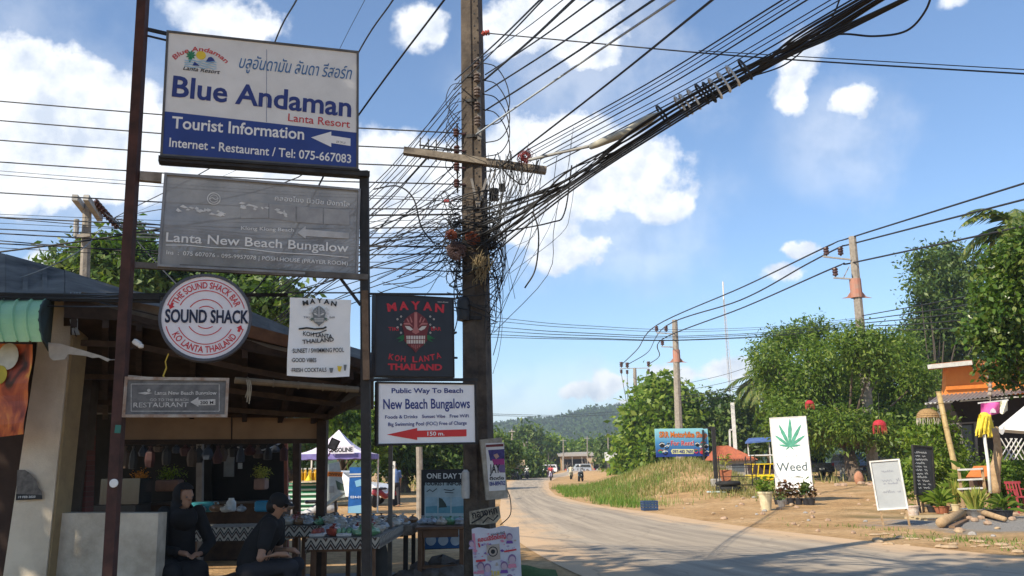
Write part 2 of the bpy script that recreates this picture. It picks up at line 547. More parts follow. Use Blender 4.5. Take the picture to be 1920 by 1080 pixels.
def crown_from_px(blobs, Y, depth, rng=RNG, lift=0):
    """blobs: (px, py, radius px) -> ellipsoids at real distance with real depth"""
    C, Rd = [], []
    for b in blobs:
        px, py, r = b[:3]
        dy = b[3] if len(b) > 3 else rng.uniform(-.5, .5) * depth
        p = P(px, py, Y + dy)
        rm = r * (Y + dy) / F
        C.append(p[:]); Rd.append((rm, max(rm * .9, depth * .22), rm * .92))
    return np.array(C), np.array(Rd)

def tree(name, label, base, blobs, Y, depth, n, size, lm, bark, trunk_r, group=None, cat='tree', lean=None, fork=.35, droop=.35, aspect=.45, parts=('trunk', 'crown'), sub=12, branches=True):
    base = Vector(base)
    t = thing(name, label, cat, base, group)
    Cc, Rd = crown_from_px(blobs, Y, depth)
    cen = Vector(Cc.mean(0).tolist())
    mb = MB()
    f0 = base + (cen - base) * fork
    f0.x = base.x + (cen.x - base.x) * fork * .6
    mid = base.lerp(f0, .5) + Vector((random.uniform(-.1, .1) * trunk_r * 6, 0, 0))
    mb.tube([base - Vector((0, 0, .2)), base + Vector((0, 0, .15)), mid, f0], [trunk_r * 1.5, trunk_r * 1.15, trunk_r * .95, trunk_r * .8], 9)
    if branches:
        for c, r in zip(Cc, Rd):
            c = Vector(c.tolist())
            m1 = f0.lerp(c, .5) + Vector((random.uniform(-.3, .3), random.uniform(-.3, .3), random.uniform(-.1, .4))) * float(r[0]) * .5
            mb.tube([f0 - (f0 - base).normalized() * .05, m1, c], [trunk_r * .38, trunk_r * .2, trunk_r * .08], 5)
    mb.build(parts[0], bark, t, smooth=True)
    V, FQ, tw = leaf_cloud(Cc, Rd, n, size, droop=droop, aspect=aspect, sub=sub)
    fast_mesh(parts[1], V, FQ, lm, t)
    return t

def cat_pts(a, b, sag, n=14):
    a, b = Vector(a), Vector(b)
    return [a.lerp(b, i / n) - Vector((0, 0, sag * 4 * (i / n) * (1 - i / n))) for i in range(n + 1)]
# ---------------------------------------------------------------- ground, road, grass, hills
def smooth(a, b, x):
    t = np.clip((x - a) / (b - a), 0, 1); return t * t * (3 - 2 * t)
def Hf(x, y):
    x = np.asarray(x, float); y = np.asarray(y, float)
    rx = np.where(x < 8.9, 3.5, 2.6)
    mound = 1.62 * np.exp(-((x - 8.9) / rx) ** 2 - ((y - 47) / 8.5) ** 2)
    mound = mound * smooth(2.9, 5.5, x)
    yard = np.clip((y - 30) * .010, 0, .6) * smooth(7, 12, x)
    bumps = (np.sin(x * 1.7 + np.sin(y * .9) * 1.3) * np.sin(y * 1.3 + 1) * .03) * smooth(7.5, 9.5, x) * smooth(70, 40, y)
    return mound + yard + bumps
def GT(px, py):
    d = ray(px, py); d = d / d.y
    y = 5.0
    while y < 400:
        q = C0 + d * y
        if q.z <= float(Hf(q.x, q.y)): break
        y *= 1.004
    return C0 + d * y
def onground(x, y): return Vector((x, y, float(Hf(x, y))))

def ground_material():
    m = bpy.data.materials.new('sandy soil'); m.use_nodes = True
    nt = m.node_tree; N, K = nt.nodes.new, nt.links.new
    b = nt.nodes['Principled BSDF']; b.inputs['Roughness'].default_value = .95; b.inputs['Specular IOR Level'].default_value = .1
    tc = N('ShaderNodeTexCoord')
    def noise(s, d=8, r=.6):
        n = N('ShaderNodeTexNoise'); n.inputs['Scale'].default_value = s; n.inputs['Detail'].default_value = d
        n.inputs['Roughness'].default_value = r; K(tc.outputs['Object'], n.inputs['Vector']); return n.outputs['Fac']
    r1 = N('ShaderNodeValToRGB'); K(noise(.55), r1.inputs[0])
    e = r1.color_ramp.elements
    e[0].position = .3; e[0].color = (.42, .255, .12, 1); e[1].position = .7; e[1].color = (.66, .455, .26, 1)
    q = e.new(.5); q.color = (.56, .36, .18, 1)
    r2 = N('ShaderNodeValToRGB'); K(noise(5, 12, .78), r2.inputs[0])
    r2.color_ramp.elements[0].position = .36; r2.color_ramp.elements[0].color = (.55, .53, .5, 1)
    r2.color_ramp.elements[1].position = .6; r2.color_ramp.elements[1].color = (1.08, 1.06, 1.04, 1)
    mx = N('ShaderNodeMix'); mx.data_type = 'RGBA'; mx.blend_type = 'MULTIPLY'; mx.inputs[0].default_value = .95
    K(r1.outputs[0], mx.inputs[6]); K(r2.outputs[0], mx.inputs[7])
    # patches of scrubby green far from the road
    r3 = N('ShaderNodeValToRGB'); K(noise(.13, 5), r3.inputs[0])
    r3.color_ramp.elements[0].position = .56; r3.color_ramp.elements[0].color = (0, 0, 0, 1)
    r3.color_ramp.elements[1].position = .66; r3.color_ramp.elements[1].color = (.7, .7, .7, 1)
    mg = N('ShaderNodeMix'); mg.data_type = 'RGBA'
    K(r3.outputs[0], mg.inputs[0]); K(mx.outputs[2], mg.inputs[6]); mg.inputs[7].default_value = (.17, .15, .07, 1)
    # grey gravel in front of the little house, its edge broken up by noise
    ds = N('ShaderNodeVectorMath'); ds.operation = 'DISTANCE'; sq = N('ShaderNodeVectorMath'); sq.operation = 'MULTIPLY'; sq.inputs[1].default_value = (1, 1.3, 0)
    K(tc.outputs['Object'], sq.inputs[0]); K(sq.outputs[0], ds.inputs[0]); ds.inputs[1].default_value = (13.2, 27.0, 0)
    ad = N('ShaderNodeMath'); ad.operation = 'MULTIPLY_ADD'; K(noise(.9, 8, .7), ad.inputs[0]); ad.inputs[1].default_value = 5.0; K(ds.outputs['Value'], ad.inputs[2])
    gm = N('ShaderNodeMapRange'); K(ad.outputs[0], gm.inputs[0]); gm.inputs[1].default_value = 7.4; gm.inputs[2].default_value = 6.2
    r4 = N('ShaderNodeValToRGB'); K(noise(30, 8, .8), r4.inputs[0]); r4.color_ramp.elements[0].position = .35; r4.color_ramp.elements[0].color = (.15, .135, .12, 1); r4.color_ramp.elements[1].position = .65; r4.color_ramp.elements[1].color = (.42, .395, .36, 1)
    mh = N('ShaderNodeMix'); mh.data_type = 'RGBA'; K(gm.outputs[0], mh.inputs[0]); K(mg.outputs[2], mh.inputs[6]); K(r4.outputs[0], mh.inputs[7])
    K(mh.outputs[2], b.inputs['Base Color'])
    bp = N('ShaderNodeBump'); bp.inputs['Strength'].default_value = .8; bp.inputs['Distance'].default_value = .08
    K(noise(14, 10, .75), bp.inputs['Height']); K(bp.outputs[0], b.inputs['Normal'])
    return m

def road_material():
    m = bpy.data.materials.new('dusty asphalt'); m.use_nodes = True
    nt = m.node_tree; N, K = nt.nodes.new, nt.links.new
    b = nt.nodes['Principled BSDF']; b.inputs['Roughness'].default_value = .85; b.inputs['Specular IOR Level'].default_value = .25
    tc = N('ShaderNodeTexCoord'); uv = N('ShaderNodeUVMap')
    def math_(op, a, b_=None):
        n = N('ShaderNodeMath'); n.operation = op
        for i, v in enumerate((a, b_)):
            if v is None: continue
            if isinstance(v, (int, float)): n.inputs[i].default_value = v
            else: K(v, n.inputs[i])
        return n.outputs[0]
    def noise(vec, s, d=8, r=.6):
        n = N('ShaderNodeTexNoise'); n.inputs['Scale'].default_value = s; n.inputs['Detail'].default_value = d
        n.inputs['Roughness'].default_value = r; K(vec, n.inputs['Vector']); return n.outputs['Fac']
    mp = N('ShaderNodeMapping'); K(uv.outputs[0], mp.inputs[0]); mp.inputs['Scale'].default_value = (9, .07, 1)
    streak = noise(mp.outputs[0], 1.6, 7, .65)
    fine = noise(tc.outputs['Object'], 45, 5, .7)
    broad = noise(tc.outputs['Object'], .6, 6, .6)
    ra = N('ShaderNodeValToRGB'); K(streak, ra.inputs[0])
    ra.color_ramp.elements[0].position = .36; ra.color_ramp.elements[0].color = (.28, .232, .178, 1)
    ra.color_ramp.elements[1].position = .62; ra.color_ramp.elements[1].color = (.45, .37, .275, 1)
    sep = N('ShaderNodeSeparateXYZ'); K(uv.outputs[0], sep.inputs[0])
    edge = math_('ABSOLUTE', math_('SUBTRACT', sep.outputs[0], .5))
    edge = math_('ADD', edge, math_('MULTIPLY', math_('SUBTRACT', broad, .5), .35))
    edge = math_('ADD', edge, math_('MULTIPLY', math_('SUBTRACT', streak, .5), .25))
    me = N('ShaderNodeMapRange'); me.interpolation_type = 'SMOOTHSTEP'; K(edge, me.inputs[0]); me.inputs[1].default_value = .27; me.inputs[2].default_value = .46
    mx = N('ShaderNodeMix'); mx.data_type = 'RGBA'; K(me.outputs[0], mx.inputs[0]); K(ra.outputs[0], mx.inputs[6]); mx.inputs[7].default_value = (.58, .40, .24, 1)
    rf = N('ShaderNodeValToRGB'); K(fine, rf.inputs[0])
    rf.color_ramp.elements[0].color = (.72, .72, .72, 1); rf.color_ramp.elements[1].color = (1.15, 1.15, 1.15, 1)
    m2 = N('ShaderNodeMix'); m2.data_type = 'RGBA'; m2.blend_type = 'MULTIPLY'; m2.inputs[0].default_value = .8
    K(mx.outputs[2], m2.inputs[6]); K(rf.outputs[0], m2.inputs[7])
    # cracks
    vo = N('ShaderNodeTexVoronoi'); vo.feature = 'DISTANCE_TO_EDGE'; vo.inputs['Scale'].default_value = .55
    wv = N('ShaderNodeVectorMath'); wv.operation = 'MULTIPLY_ADD'
    nc = N('ShaderNodeTexNoise'); nc.inputs['Scale'].default_value = 1.4; K(tc.outputs['Object'], nc.inputs['Vector'])
    K(nc.outputs['Color'], wv.inputs[0]); wv.inputs[1].default_value = (1.2, 1.2, 0); K(tc.outputs['Object'], wv.inputs[2])
    K(wv.outputs[0], vo.inputs['Vector'])
    cr = N('ShaderNodeMapRange'); K(vo.outputs['Distance'], cr.inputs[0]); cr.inputs[1].default_value = .004; cr.inputs[2].default_value = .02
    cr.inputs[3].default_value = .8; cr.inputs[4].default_value = 1.0
    m3 = N('ShaderNodeMix'); m3.data_type = 'RGBA'; m3.blend_type = 'MULTIPLY'; m3.inputs[0].default_value = 1
    K(m2.outputs[2], m3.inputs[6]); K(cr.outputs[0], m3.inputs[7])
    K(m3.outputs[2], b.inputs['Base Color'])
    bp = N('ShaderNodeBump'); bp.inputs['Strength'].default_value = .35; bp.inputs['Distance'].default_value = .02
    K(fine, bp.inputs['Height']); K(bp.outputs[0], b.inputs['Normal'])
    return m
SOIL = ground_material()

def build_ground():
    xs = np.concatenate([[-3000, -1500, -700, -350, -180, -100, -60], np.arange(-40, 50.1, .5), [60, 80, 110, 160, 250, 400, 800, 1600, 3000]])
    ys = np.concatenate([[-400, -150, -60, -25, -10, 0], np.arange(4, 75.1, .5), [80, 90, 105, 130, 170, 240, 350, 500, 800, 1300, 2200, 3500]])
    X, Y = np.meshgrid(xs, ys)
    Z = Hf(X, Y) - .004
    V = np.stack([X, Y, Z], -1).reshape(-1, 3)
    nx, ny = len(xs), len(ys)
    i, j = np.meshgrid(np.arange(nx - 1), np.arange(ny - 1))
    a = (j * nx + i).reshape(-1)
    FQ = np.stack([a, a + 1, a + nx + 1, a + nx], 1)
    o = fast_mesh('ground', V, FQ, SOIL, smooth=True)
    tag(o, kind='structure')

def spline(pts, n):
    """resample a polyline smoothly"""
    p = np.array(pts, float)
    d = np.r_[0, np.cumsum(np.linalg.norm(np.diff(p, axis=0), axis=1))]
    t = np.linspace(0, d[-1], n)
    q = np.stack([np.interp(t, d, p[:, k]) for k in range(p.shape[1])], 1)
    for _ in range(6):
        q[1:-1] = q[1:-1] * .5 + (q[:-2] + q[2:]) * .25
    return q
RIGHT_EDGE = [(30, -8), (14, 4), (8.9, 11.4), (7.7, 13.6), (6.6, 17.2), (5.5, 20.9), (4.2, 28.7), (2.9, 35.4), (2.1, 46), (2.3, 60), (3.2, 85), (6, 122), (14, 160), (32, 174), (80, 180)]
LEFT_EDGE = [(20, -16), (7, -1), (2.5, 6.5), (1.4, 10), (.7, 13), (0.0, 18), (-.4, 24), (-.6, 32), (-.75, 45), (-.85, 60), (-.95, 87), (0, 125), (5, 168), (20, 186), (80, 194)]
def build_road():
    n = 220
    a, b = spline(LEFT_EDGE, n), spline(RIGHT_EDGE, n)
    me = bpy.data.meshes.new('road')
    nu = 10
    vs, uvs = [], []
    dist = np.r_[0, np.cumsum(np.linalg.norm(np.diff((a + b) / 2, axis=0), axis=1))]
    for i in range(n):
        for k in range(nu + 1):
            q = a[i] * (1 - k / nu) + b[i] * (k / nu)
            vs.append((q[0], q[1], float(Hf(q[0], q[1])) + .004)); uvs.append((k / nu, dist[i]))
    w = nu + 1
    fs = [(i * w + k, i * w + k + 1, (i + 1) * w + k + 1, (i + 1) * w + k) for i in range(n - 1) for k in range(nu)]
    me.from_pydata(vs, [], fs)
    ul = me.uv_layers.new(name='UVMap')
    for l in me.loops: ul.data[l.index].uv = uvs[l.vertex_index]
    me.materials.append(road_material())
    o = bpy.data.objects.new('road', me); COL.objects.link(o); tag(o, kind='structure')

def patch(name, ctr, rx, ry, m, lift=.004, n=40, wob=.25, rot=0.0):
    mb = MB(); ph = random.random() * 6
    rings = 6
    vs = [(ctr[0], ctr[1], float(Hf(*ctr)) + lift)]
    for r in range(1, rings + 1):
        for i in range(n):
            t = 2 * math.pi * i / n
            q = (1 + wob * (math.sin(3 * t + ph) * .5 + math.sin(7 * t + 2 * ph) * .3 + math.sin(13 * t) * .2)) * r / rings
            x0, y0 = rx * q * math.cos(t), ry * q * math.sin(t)
            x = ctr[0] + x0 * math.cos(rot) - y0 * math.sin(rot); y = ctr[1] + x0 * math.sin(rot) + y0 * math.cos(rot)
            vs.append((x, y, float(Hf(x, y)) + lift))
    fs = [(0, 1 + i, 1 + (i + 1) % n) for i in range(n)]
    for r in range(rings - 1):
        for i in range(n):
            j = (i + 1) % n
            fs.append((1 + r * n + i, 1 + (r + 1) * n + i, 1 + (r + 1) * n + j, 1 + r * n + j))
    mb.add(vs, fs)
    return tag(mb.build(name, m), kind='structure')

GRASS = leafmat('green grass', [(.05, .12, .015), (.10, .20, .025), (.15, .25, .04), (.24, .27, .07)], .3, .6)
STRAW = leafmat('dry grass', [(.22, .21, .07), (.33, .28, .12), (.14, .18, .045), (.44, .36, .19)], .3, .7)
def blades(name, pts, hmin, hmax, w, m, lean=.35, rng=RNG):
    n = len(pts)
    h = rng.uniform(hmin, hmax, n)[:, None]
    a = rng.uniform(0, 2 * math.pi, n); dv = np.stack([np.cos(a), np.sin(a), np.zeros(n)], 1)
    sd = np.stack([-np.sin(a), np.cos(a), np.zeros(n)], 1) * w * rng.uniform(.6, 1.3, n)[:, None]
    ln = rng.uniform(.05, lean, n)[:, None]
    base = pts; mid = base + dv * h * ln * .35 + np.array([0, 0, 1]) * h * .6
    tip = base + dv * h * ln * 1.2 + np.array([0, 0, 1]) * h
    V = np.stack([base - sd, base + sd, mid + sd * .7, mid - sd * .7, mid - sd * .7, mid + sd * .7, tip + sd * .1, tip - sd * .1], 1).reshape(-1, 3)
    FQ = np.arange(8 * n).reshape(-1, 4)
    o = fast_mesh(name, V, FQ, m)
    return tag(o, kind='stuff')

def build_grass():
    def sample(n, x0, x1, y0, y1, keep):
        x = RNG.uniform(x0, x1, n); y = RNG.uniform(y0, y1, n)
        k = keep(x, y)
        x, y = x[k], y[k]
        return np.stack([x, y, Hf(x, y) - .01], 1)
    edge = spline(RIGHT_EDGE, 400)
    def right_of_road(x, y, gap):
        ex = np.interp(y, edge[:, 1], edge[:, 0]); return x > ex + gap + .25 * np.sin(y * 2.1) + .2 * np.sin(y * .7)
    def k1(x, y):
        w = np.sin(x * 1.1 + 1) * np.sin(y * .5) + RNG.normal(size=len(x)) * .35
        return right_of_road(x, y, .35) & (w > -.45) & (x < 4.6 + (y - 30) * .11 + 1.1 * np.sin(y * .8) + RNG.normal(size=len(x)) * .5)
    o = blades('tall_grass', sample(19000, 2.4, 9, 31, 60, k1), .10, .46, .010, GRASS, .5)
    tag(o, 'tall green grass growing along the far road edge at the foot of the mound', 'grass')
    def k2(x, y):
        d = ((x - 7.8) / 5.2) ** 2 + ((y - 46) / 15) ** 2
        w = np.sin(x * .9) * np.sin(y * .7 + 2) + RNG.normal(size=len(x)) * .4
        bare = (np.abs(x - 7.0) < 1.8) & (y < 37.0)
        return right_of_road(x, y, .3) & (d < .72 + .2 * w) & (w > -.5) & ~(bare & (w < .8))
    o = blades('dry_grass', sample(30000, 2.5, 14, 30, 60, k2), .10, .34, .017, STRAW, .8)
    tag(o, 'straw coloured dry grass covering the earth mound', 'grass')
    def k3(x, y):
        ex = np.interp(y, edge[:, 1], edge[:, 0])
        w = np.sin(x * 1.9 + y) * np.sin(y * 1.1 + 2) + RNG.normal(size=len(x)) * .35
        return (x > ex + .7) & (x < ex + 2.4) & (w > .35)
    o = blades('verge_weeds', sample(11000, 6.5, 13, 13, 24, k3), .03, .10, .008, GRASS, 1.4)
    tag(o, 'low green weeds creeping over the verge below the whiteboard', 'weeds')
    def k4(x, y):
        w = np.sin(x * .31 + 1) * np.sin(y * .23 + 2) + RNG.normal(size=len(x)) * .3
        return (w > .0) & ((x < -3.5) | (x > 12))
    o = blades('scrub_grass', sample(14000, -16, 40, 52, 130, k4), .2, .7, .035, STRAW, .8)
    tag(o, 'scrubby grass in the background beyond the road and the yard', 'grass')

def ridge(name, prof, Y, depth, m, step, bump, seed):
    rng = np.random.default_rng(seed)
    px = np.array([p[0] for p in prof], float); py = np.array([p[1] for p in prof], float)
    X = np.array([P(a, b, Y).x for a, b in zip(px, py)]); Z = np.array([P(a, b, Y).z for a, b in zip(px, py)])
    xs = np.arange(X.min(), X.max(), step)
    top = np.interp(xs, X, Z)
    ny = 26
    V = []
    for j in range(ny):
        v = j / (ny - 1)
        yy = Y - depth * .5 + depth * v
        prof_v = np.clip(1 - abs(v - .5) * 2, 0, 1) ** .75
        jit = rng.normal(size=len(xs)) * bump * .5
        bumps = np.abs(rng.normal(size=len(xs))) * bump
        # crowns: short runs share a bump
        bumps = np.convolve(bumps, np.ones(3) / 3, 'same') * 1.4
        z = top * prof_v + bumps * prof_v ** .3 + jit * .25
        yv = yy + rng.normal(size=len(xs)) * depth / ny * .35
        V.append(np.stack([xs + rng.normal(size=len(xs)) * step * .3, np.full(len(xs), 0) + yv, np.maximum(z, -.5)], 1))
    V = np.concatenate(V); n = len(xs)
    i, j = np.meshgrid(np.arange(n - 1), np.arange(ny - 1))
    a = (j * n + i).reshape(-1)
    FQ = np.stack([a, a + 1, a + n + 1, a + n], 1)
    o = fast_mesh(name, V, FQ, m)
    return tag(o, kind='structure')
def build_hills():
    hm = mat('hill forest', (.050, .085, .022), .95, col2=(.014, .034, .008), scale=.045, bump=.9, bscale=.3, spec=.05)
    prof1 = [(300, 822), (600, 815), (800, 808), (900, 803), (960, 797), (990, 791), (1040, 790), (1065, 782), (1100, 771), (1135, 768), (1180, 766), (1230, 767), (1300, 772), (1400, 786), (1500, 803), (1700, 832), (2300, 860)]
    prof2 = [(300, 852), (700, 848), (880, 838), (930, 822), (960, 820), (1000, 836), (1060, 842), (1120, 838), (1180, 826), (1230, 822), (1400, 826), (1600, 832), (1900, 838), (2300, 850)]
    ridge('hills', prof1, 1000, 560, hm, 4.5, 2.0, 3)
    ridge('hills', prof2, 480, 150, hm, 3.0, 1.5, 5)
    # the forest on them: one mass nobody could count
    rng = np.random.default_rng(11)
    for prof, Y, depth, n, size, nm, cols in ((prof1, 1000, 560, 30000, 4.6, 'hill_forest', [(.018, .045, .010), (.035, .075, .016), (.055, .10, .022), (.03, .06, .014)]), (prof2, 480, 150, 9000, 2.6, 'hill_forest', [(.022, .055, .010), (.05, .10, .02), (.075, .13, .03), (.03, .07, .014)])):
        px = np.array([p[0] for p in prof], float); X = np.array([P(a, b, Y).x for a, b in prof]); Z = np.array([P(a, b, Y).z for a, b in prof])
        x = rng.uniform(P(860, 800, Y).x, P(1480, 800, Y).x, n); v = rng.random(n) * .5
        z = np.interp(x, X, Z) * np.clip(v * 2, 0, 1) ** .75; y = Y - depth * .5 + depth * v
        cl = np.sin(x * 2 * math.pi / (size * 5)) * np.sin(y * .2)
        z = z + rng.random(n) * size * 1.1 + np.abs(cl) * size * .5
        c = np.stack([x, y, z], 1)
        V = []
        ax = rng.normal(size=(n, 3)); ax /= np.linalg.norm(ax, axis=1)[:, None]
        nr = rng.normal(size=(n, 3)); sd = np.cross(ax, nr); sd /= np.linalg.norm(sd, axis=1)[:, None]
        s_ = size * rng.uniform(.4, 1.0, n)[:, None]
        V = np.stack([c - ax * s_ * .5, c + sd * s_ * .4, c + ax * s_ * .5, c - sd * s_ * .4], 1).reshape(-1, 3)
        o = fast_mesh(nm, V, np.arange(4 * n).reshape(-1, 4), leafmat(nm + ' leaves %d' % Y, cols, .15, .8))
        tag(o, 'distant forest covering the hill behind the road' if Y > 600 else 'lower strip of forest in front of the distant hill', 'forest', kind='stuff')
build_ground(); build_road()
GRAVEL = mat('grey gravel', (.30, .28, .26), .95, col2=(.15, .135, .12), scale=16, bump=.8, bscale=50, spec=.1, detail=10)
build_grass(); build_hills()
# ---------------------------------------------------------------- roadside signs and the frame that carries them
def ink(name, c, rough=.55): return mat('print ' + name, c, rough, var=.10, scale=3.0)
WHITE = ink('white', (.80, .80, .79)); NAVY = ink('navy', (.030, .048, .21)); RED = ink('red', (.55, .035, .05)); BLACK = ink('black', (.018, .018, .02))
BLUE = ink('blue', (.035, .07, .30)); GREYINK = ink('grey', (.17, .19, .20)); PALE = ink('pale', (.62, .62, .60)); GREENINK = ink('green', (.02, .22, .10))
YELLOW = ink('yellow', (.75, .55, .05)); SKYINK = ink('sky', (.25, .50, .70)); TEAL = ink('steel blue', (.05, .16, .36)); ORANGE = ink('orange', (.75, .22, .03)); PURPLE = ink('purple', (.16, .06, .28)); PINK = ink('pink', (.60, .22, .30)); SKIN_INK = ink('skin tone', (.48, .30, .24))
MAROON = ink('maroon', (.15, .025, .03))
DARKSTEEL = mat('dark painted steel', (.035, .032, .032), .6, col2=(.012, .011, .011), scale=5, bump=.2)
RUSTPOST = mat('red brown rusty steel', (.085, .034, .027), .7, col2=(.028, .014, .012), scale=4, bump=.3)
ALU = mat('dull aluminium', (.36, .36, .36), .5, col2=(.18, .18, .18), scale=4, metal=.4)
RUSTALU = mat('pale frame with rust', (.42, .40, .36), .6, col2=(.20, .10, .05), scale=7)
CABLE = mat('black cable', (.026, .026, .028), .55, var=.2)

frame_o = thing('sign_frame', 'tall rusty left post and black right post joined by cross beams, carrying the stacked signs', 'sign frame', P(205, 1080, 7.5) * 1)
fo = Vector((P(205, 1080, 7.5).x, P(205, 1080, 7.5).y, 0)); frame_o.location = fo; ORG[frame_o.name] = fo
m = MB(); a, b = P(205, 1080, 7.52), P(272, -60, 7.52); dirp = (b - a) / (b.z - a.z)
m.bar(a - dirp * a.z, b + dirp * .3, .088, .088); lp = m.build('post', RUSTPOST, frame_o); lp['label'] = 'reddish brown rusty square post with a white reflector disc'
m = MB(); c = P(214, 906, 7.46); m.lathe(c, [(.0, 0), (.036, 0), (.036, .012), (.030, .014)], 18, Matrix.Rotation(R(90), 3, 'X'))
m.build('reflector', WHITE, lp)
m = MB(); c1, c2 = P(220, 812, 7.468), P(222, 797, 7.468); m.bar(c1, c2, .05, .004, up=(0, 1, 0)); m.build('sticker', ink('sticker green', (.03, .16, .13)), lp)
m = MB(); a, b = P(688, 1080, 8.25), P(683, 322, 8.25); d2 = (b - a) / (b.z - a.z)
m.bar(a - d2 * a.z, b, .085, .085); rp = m.build('post', DARKSTEEL, frame_o)
m = MB(); a, b = P(687, 712, 8.17), P(684, 545, 8.17); m.bar(a, b, .062, .03, up=(0, 1, 0))
m.build('timber_batten', mat('weathered batten', (.22, .15, .10), .8, col2=(.09, .06, .04), scale=8, bump=.3), rp)
m = MB(); m.bar(P(298, 300, 7.66), P(692, 329, 8.24), .12, .055); m.build('beam', DARKSTEEL, frame_o)
m = MB(); m.bar(P(248, 497, 7.62), P(690, 520, 8.22), .05, .055); m.build('beam', mat('weathered steel', (.16, .145, .13), .6, col2=(.05, .045, .04), scale=5), frame_o)
m = MB(); m.bar(P(262, 331, 7.56), P(303, 335, 7.64), .06, .085); m.build('beam', mat('bleached wood', (.34, .30, .25), .8, col2=(.17, .14, .11), scale=6), frame_o)
for q in ((P(272, 54, 7.56), P(316, 64, 7.70), .03), (P(272, 66, 7.56), P(314, 76, 7.70), .016)):
    m = MB(); m.bar(*q); m.build('bracket', DARKSTEEL, frame_o)
for q in ((P(690, 712, 8.25), P(895, 712, 8.74), .03), (P(690, 551, 8.25), P(868, 552, 8.72), .02), (P(540, 549, 8.12), P(690, 549, 8.2), .012)):
    m = MB(); m.bar(*q); m.build('beam', DARKSTEEL, frame_o)
m = MB(); m.bar(P(640, 524, 8.2), P(676, 572, 8.22), .03, .03); m.build('brace', DARKSTEEL, frame_o)

def sign_thing(name, label, S, cat='sign', group=None):
    return thing(name, label, cat, S.at(S.w / 2, 0, 0), group)

# 1 big white and blue resort sign
S = Panel((305, 289), (668, 314), (311, 61), 7.62, 8.16)
t = sign_thing('signboard', 'big white and blue Blue Andaman sign with Thai script, topmost of the stack', S)
m = MB(); S.slab(m, 0, 0, S.w, S.h, 0, -.10); m.build('panel', mat('sign face white', (.78, .775, .76), .45, col2=(.66, .655, .635), scale=2.2), t)
m = MB(); S.frame(m, .022, .012, -.11); m.build('frame', mat('sign edge steel', (.14, .135, .13), .5, col2=(.07, .065, .06), scale=4), t)
m = MB(); S.slab(m, -.03, -.045, S.w + .03, -.023, .03, -.2); m.build('ledge', DARKSTEEL, t)
a, b = S.uv(311, 209), S.uv(668, 249)
m = MB(); m.add([S.at(0, 0, .003), S.at(S.w, 0, .003), S.at(S.w, b[1], .003), S.at(0, a[1], .003)], [(0, 1, 2, 3)])
m.build('blue_band', mat('sign band blue', (.030, .062, .27), .5, col2=(.024, .05, .21), scale=2), t)
m = MB(); S.ptext(m, 'Blue Andaman', (322, 180), (658, 219), 40, .005, .022); S.pline(m, [(500, 93), (499.5, 229)], .7, .003); m.build('lettering', NAVY, t)
m = MB(); S.ptext(m, 'บลูอันดามัน ลันดา รีสอร์ท', (447, 127), (657, 149), 24, .005, .004, slant=.2); m.build('lettering', TEAL, t)
m = MB(); S.ptext(m, 'Lanta Resort', (540, 227), (656, 240), 15, .005, .004)
S.text(m, 'Blue Andaman', *S.uv(333, 96), S.w * .29, .05, .005, .012, arc=(S.uv(376, 150)[0], S.uv(376, 150)[1], .30, 92), slant=.15); m.build('lettering', RED, t)
m = MB(); S.ptext(m, 'Tourist Information', (322, 240), (570, 262), 23, .006, .018); S.ptext(m, 'Internet - Restaurant / Tel: 075-667083', (317, 275), (658, 306), 17.5, .006, .014); m.build('lettering', PALE if False else WHITE, t)
m = MB(); S.poly(m, [(583, 258), (621, 247), (621, 254.5), (657, 260), (657, 274), (621, 268.5), (621, 276)], .006); m.build('arrow', WHITE, t)
m = MB(); S.ptext(m, '\u0e25\u0e27\u0e19', (630, 268), (647, 270), 5, .008, 0); m.build('lettering', GREYINK, t)
m = MB(); S.ptext(m, 'Lanta Resort', (343, 131), (411, 139), 8, .005, .012, slant=.3); m.build('lettering', BLACK, t)
m = MB()
for i in range(9):
    an = R(i * 40); cx, cy = 358, 104
    S.poly(m, [(cx, cy), (cx + 6 * math.cos(an - .3), cy + 6 * math.sin(an - .3)), (cx + 10 * math.cos(an), cy + 10 * math.sin(an)), (cx + 6 * math.cos(an + .3), cy + 6 * math.sin(an + .3))], .006 + i * .0002, 0)
S.poly(m, [(357, 104), (359, 104), (357, 118), (354, 118)], .0055, 0)
u, v = S.uv(377, 104); S.disc(m, u, v, .045, .0045, 20, 1)
S.poly(m, [(385, 117), (391, 108), (396, 107), (400, 110), (404, 117), (395, 118)], .006, 2); S.poly(m, [(361, 123), (365, 116), (371, 121), (374, 124)], .007, 2)
for r_ in range(4):
    S.pline(m, [(346 + k * 6, 113 + r_ * 4 + 1.3 * math.sin(k * 1.9 + r_) + k * .45) for k in range(11)], 1.6, .0065, 3)
m.build('emblem', [GREENINK, YELLOW, NAVY, SKYINK], t)

# 2 bleached grey sign
def mesh_banner():
    m_ = mat('bleached grey vinyl', (.30, .30, .30), .5, col2=(.17, .17, .172), scale=2.6, bump=.6, bscale=5)
    nt = m_.node_tree; N, K = nt.nodes.new, nt.links.new
    out = nt.nodes['Material Output']; b = nt.nodes['Principled BSDF']
    tr = N('ShaderNodeBsdfTransparent'); ms = N('ShaderNodeMixShader'); ms.inputs[0].default_value = .05
    K(b.outputs[0], ms.inputs[1]); K(tr.outputs[0], ms.inputs[2]); K(ms.outputs[0], out.inputs['Surface'])
    return m_
S = Panel((300, 496), (667, 516), (304, 328), 7.66, 8.19)
t = sign_thing('signboard', 'large bleached grey Lanta New Beach Bungalow sign with peeling print', S)
m = MB()
def wav(i, j):
    u, v = i * S.w, j * S.h
    return S.at(u, v, .006 * math.sin(u * 5 + v * 3) * math.sin(v * 7 + u) * math.sin(math.pi * i) * math.sin(math.pi * j))
m.grid(wav, 40, 20); m.build('panel', mesh_banner(), t, smooth=True)
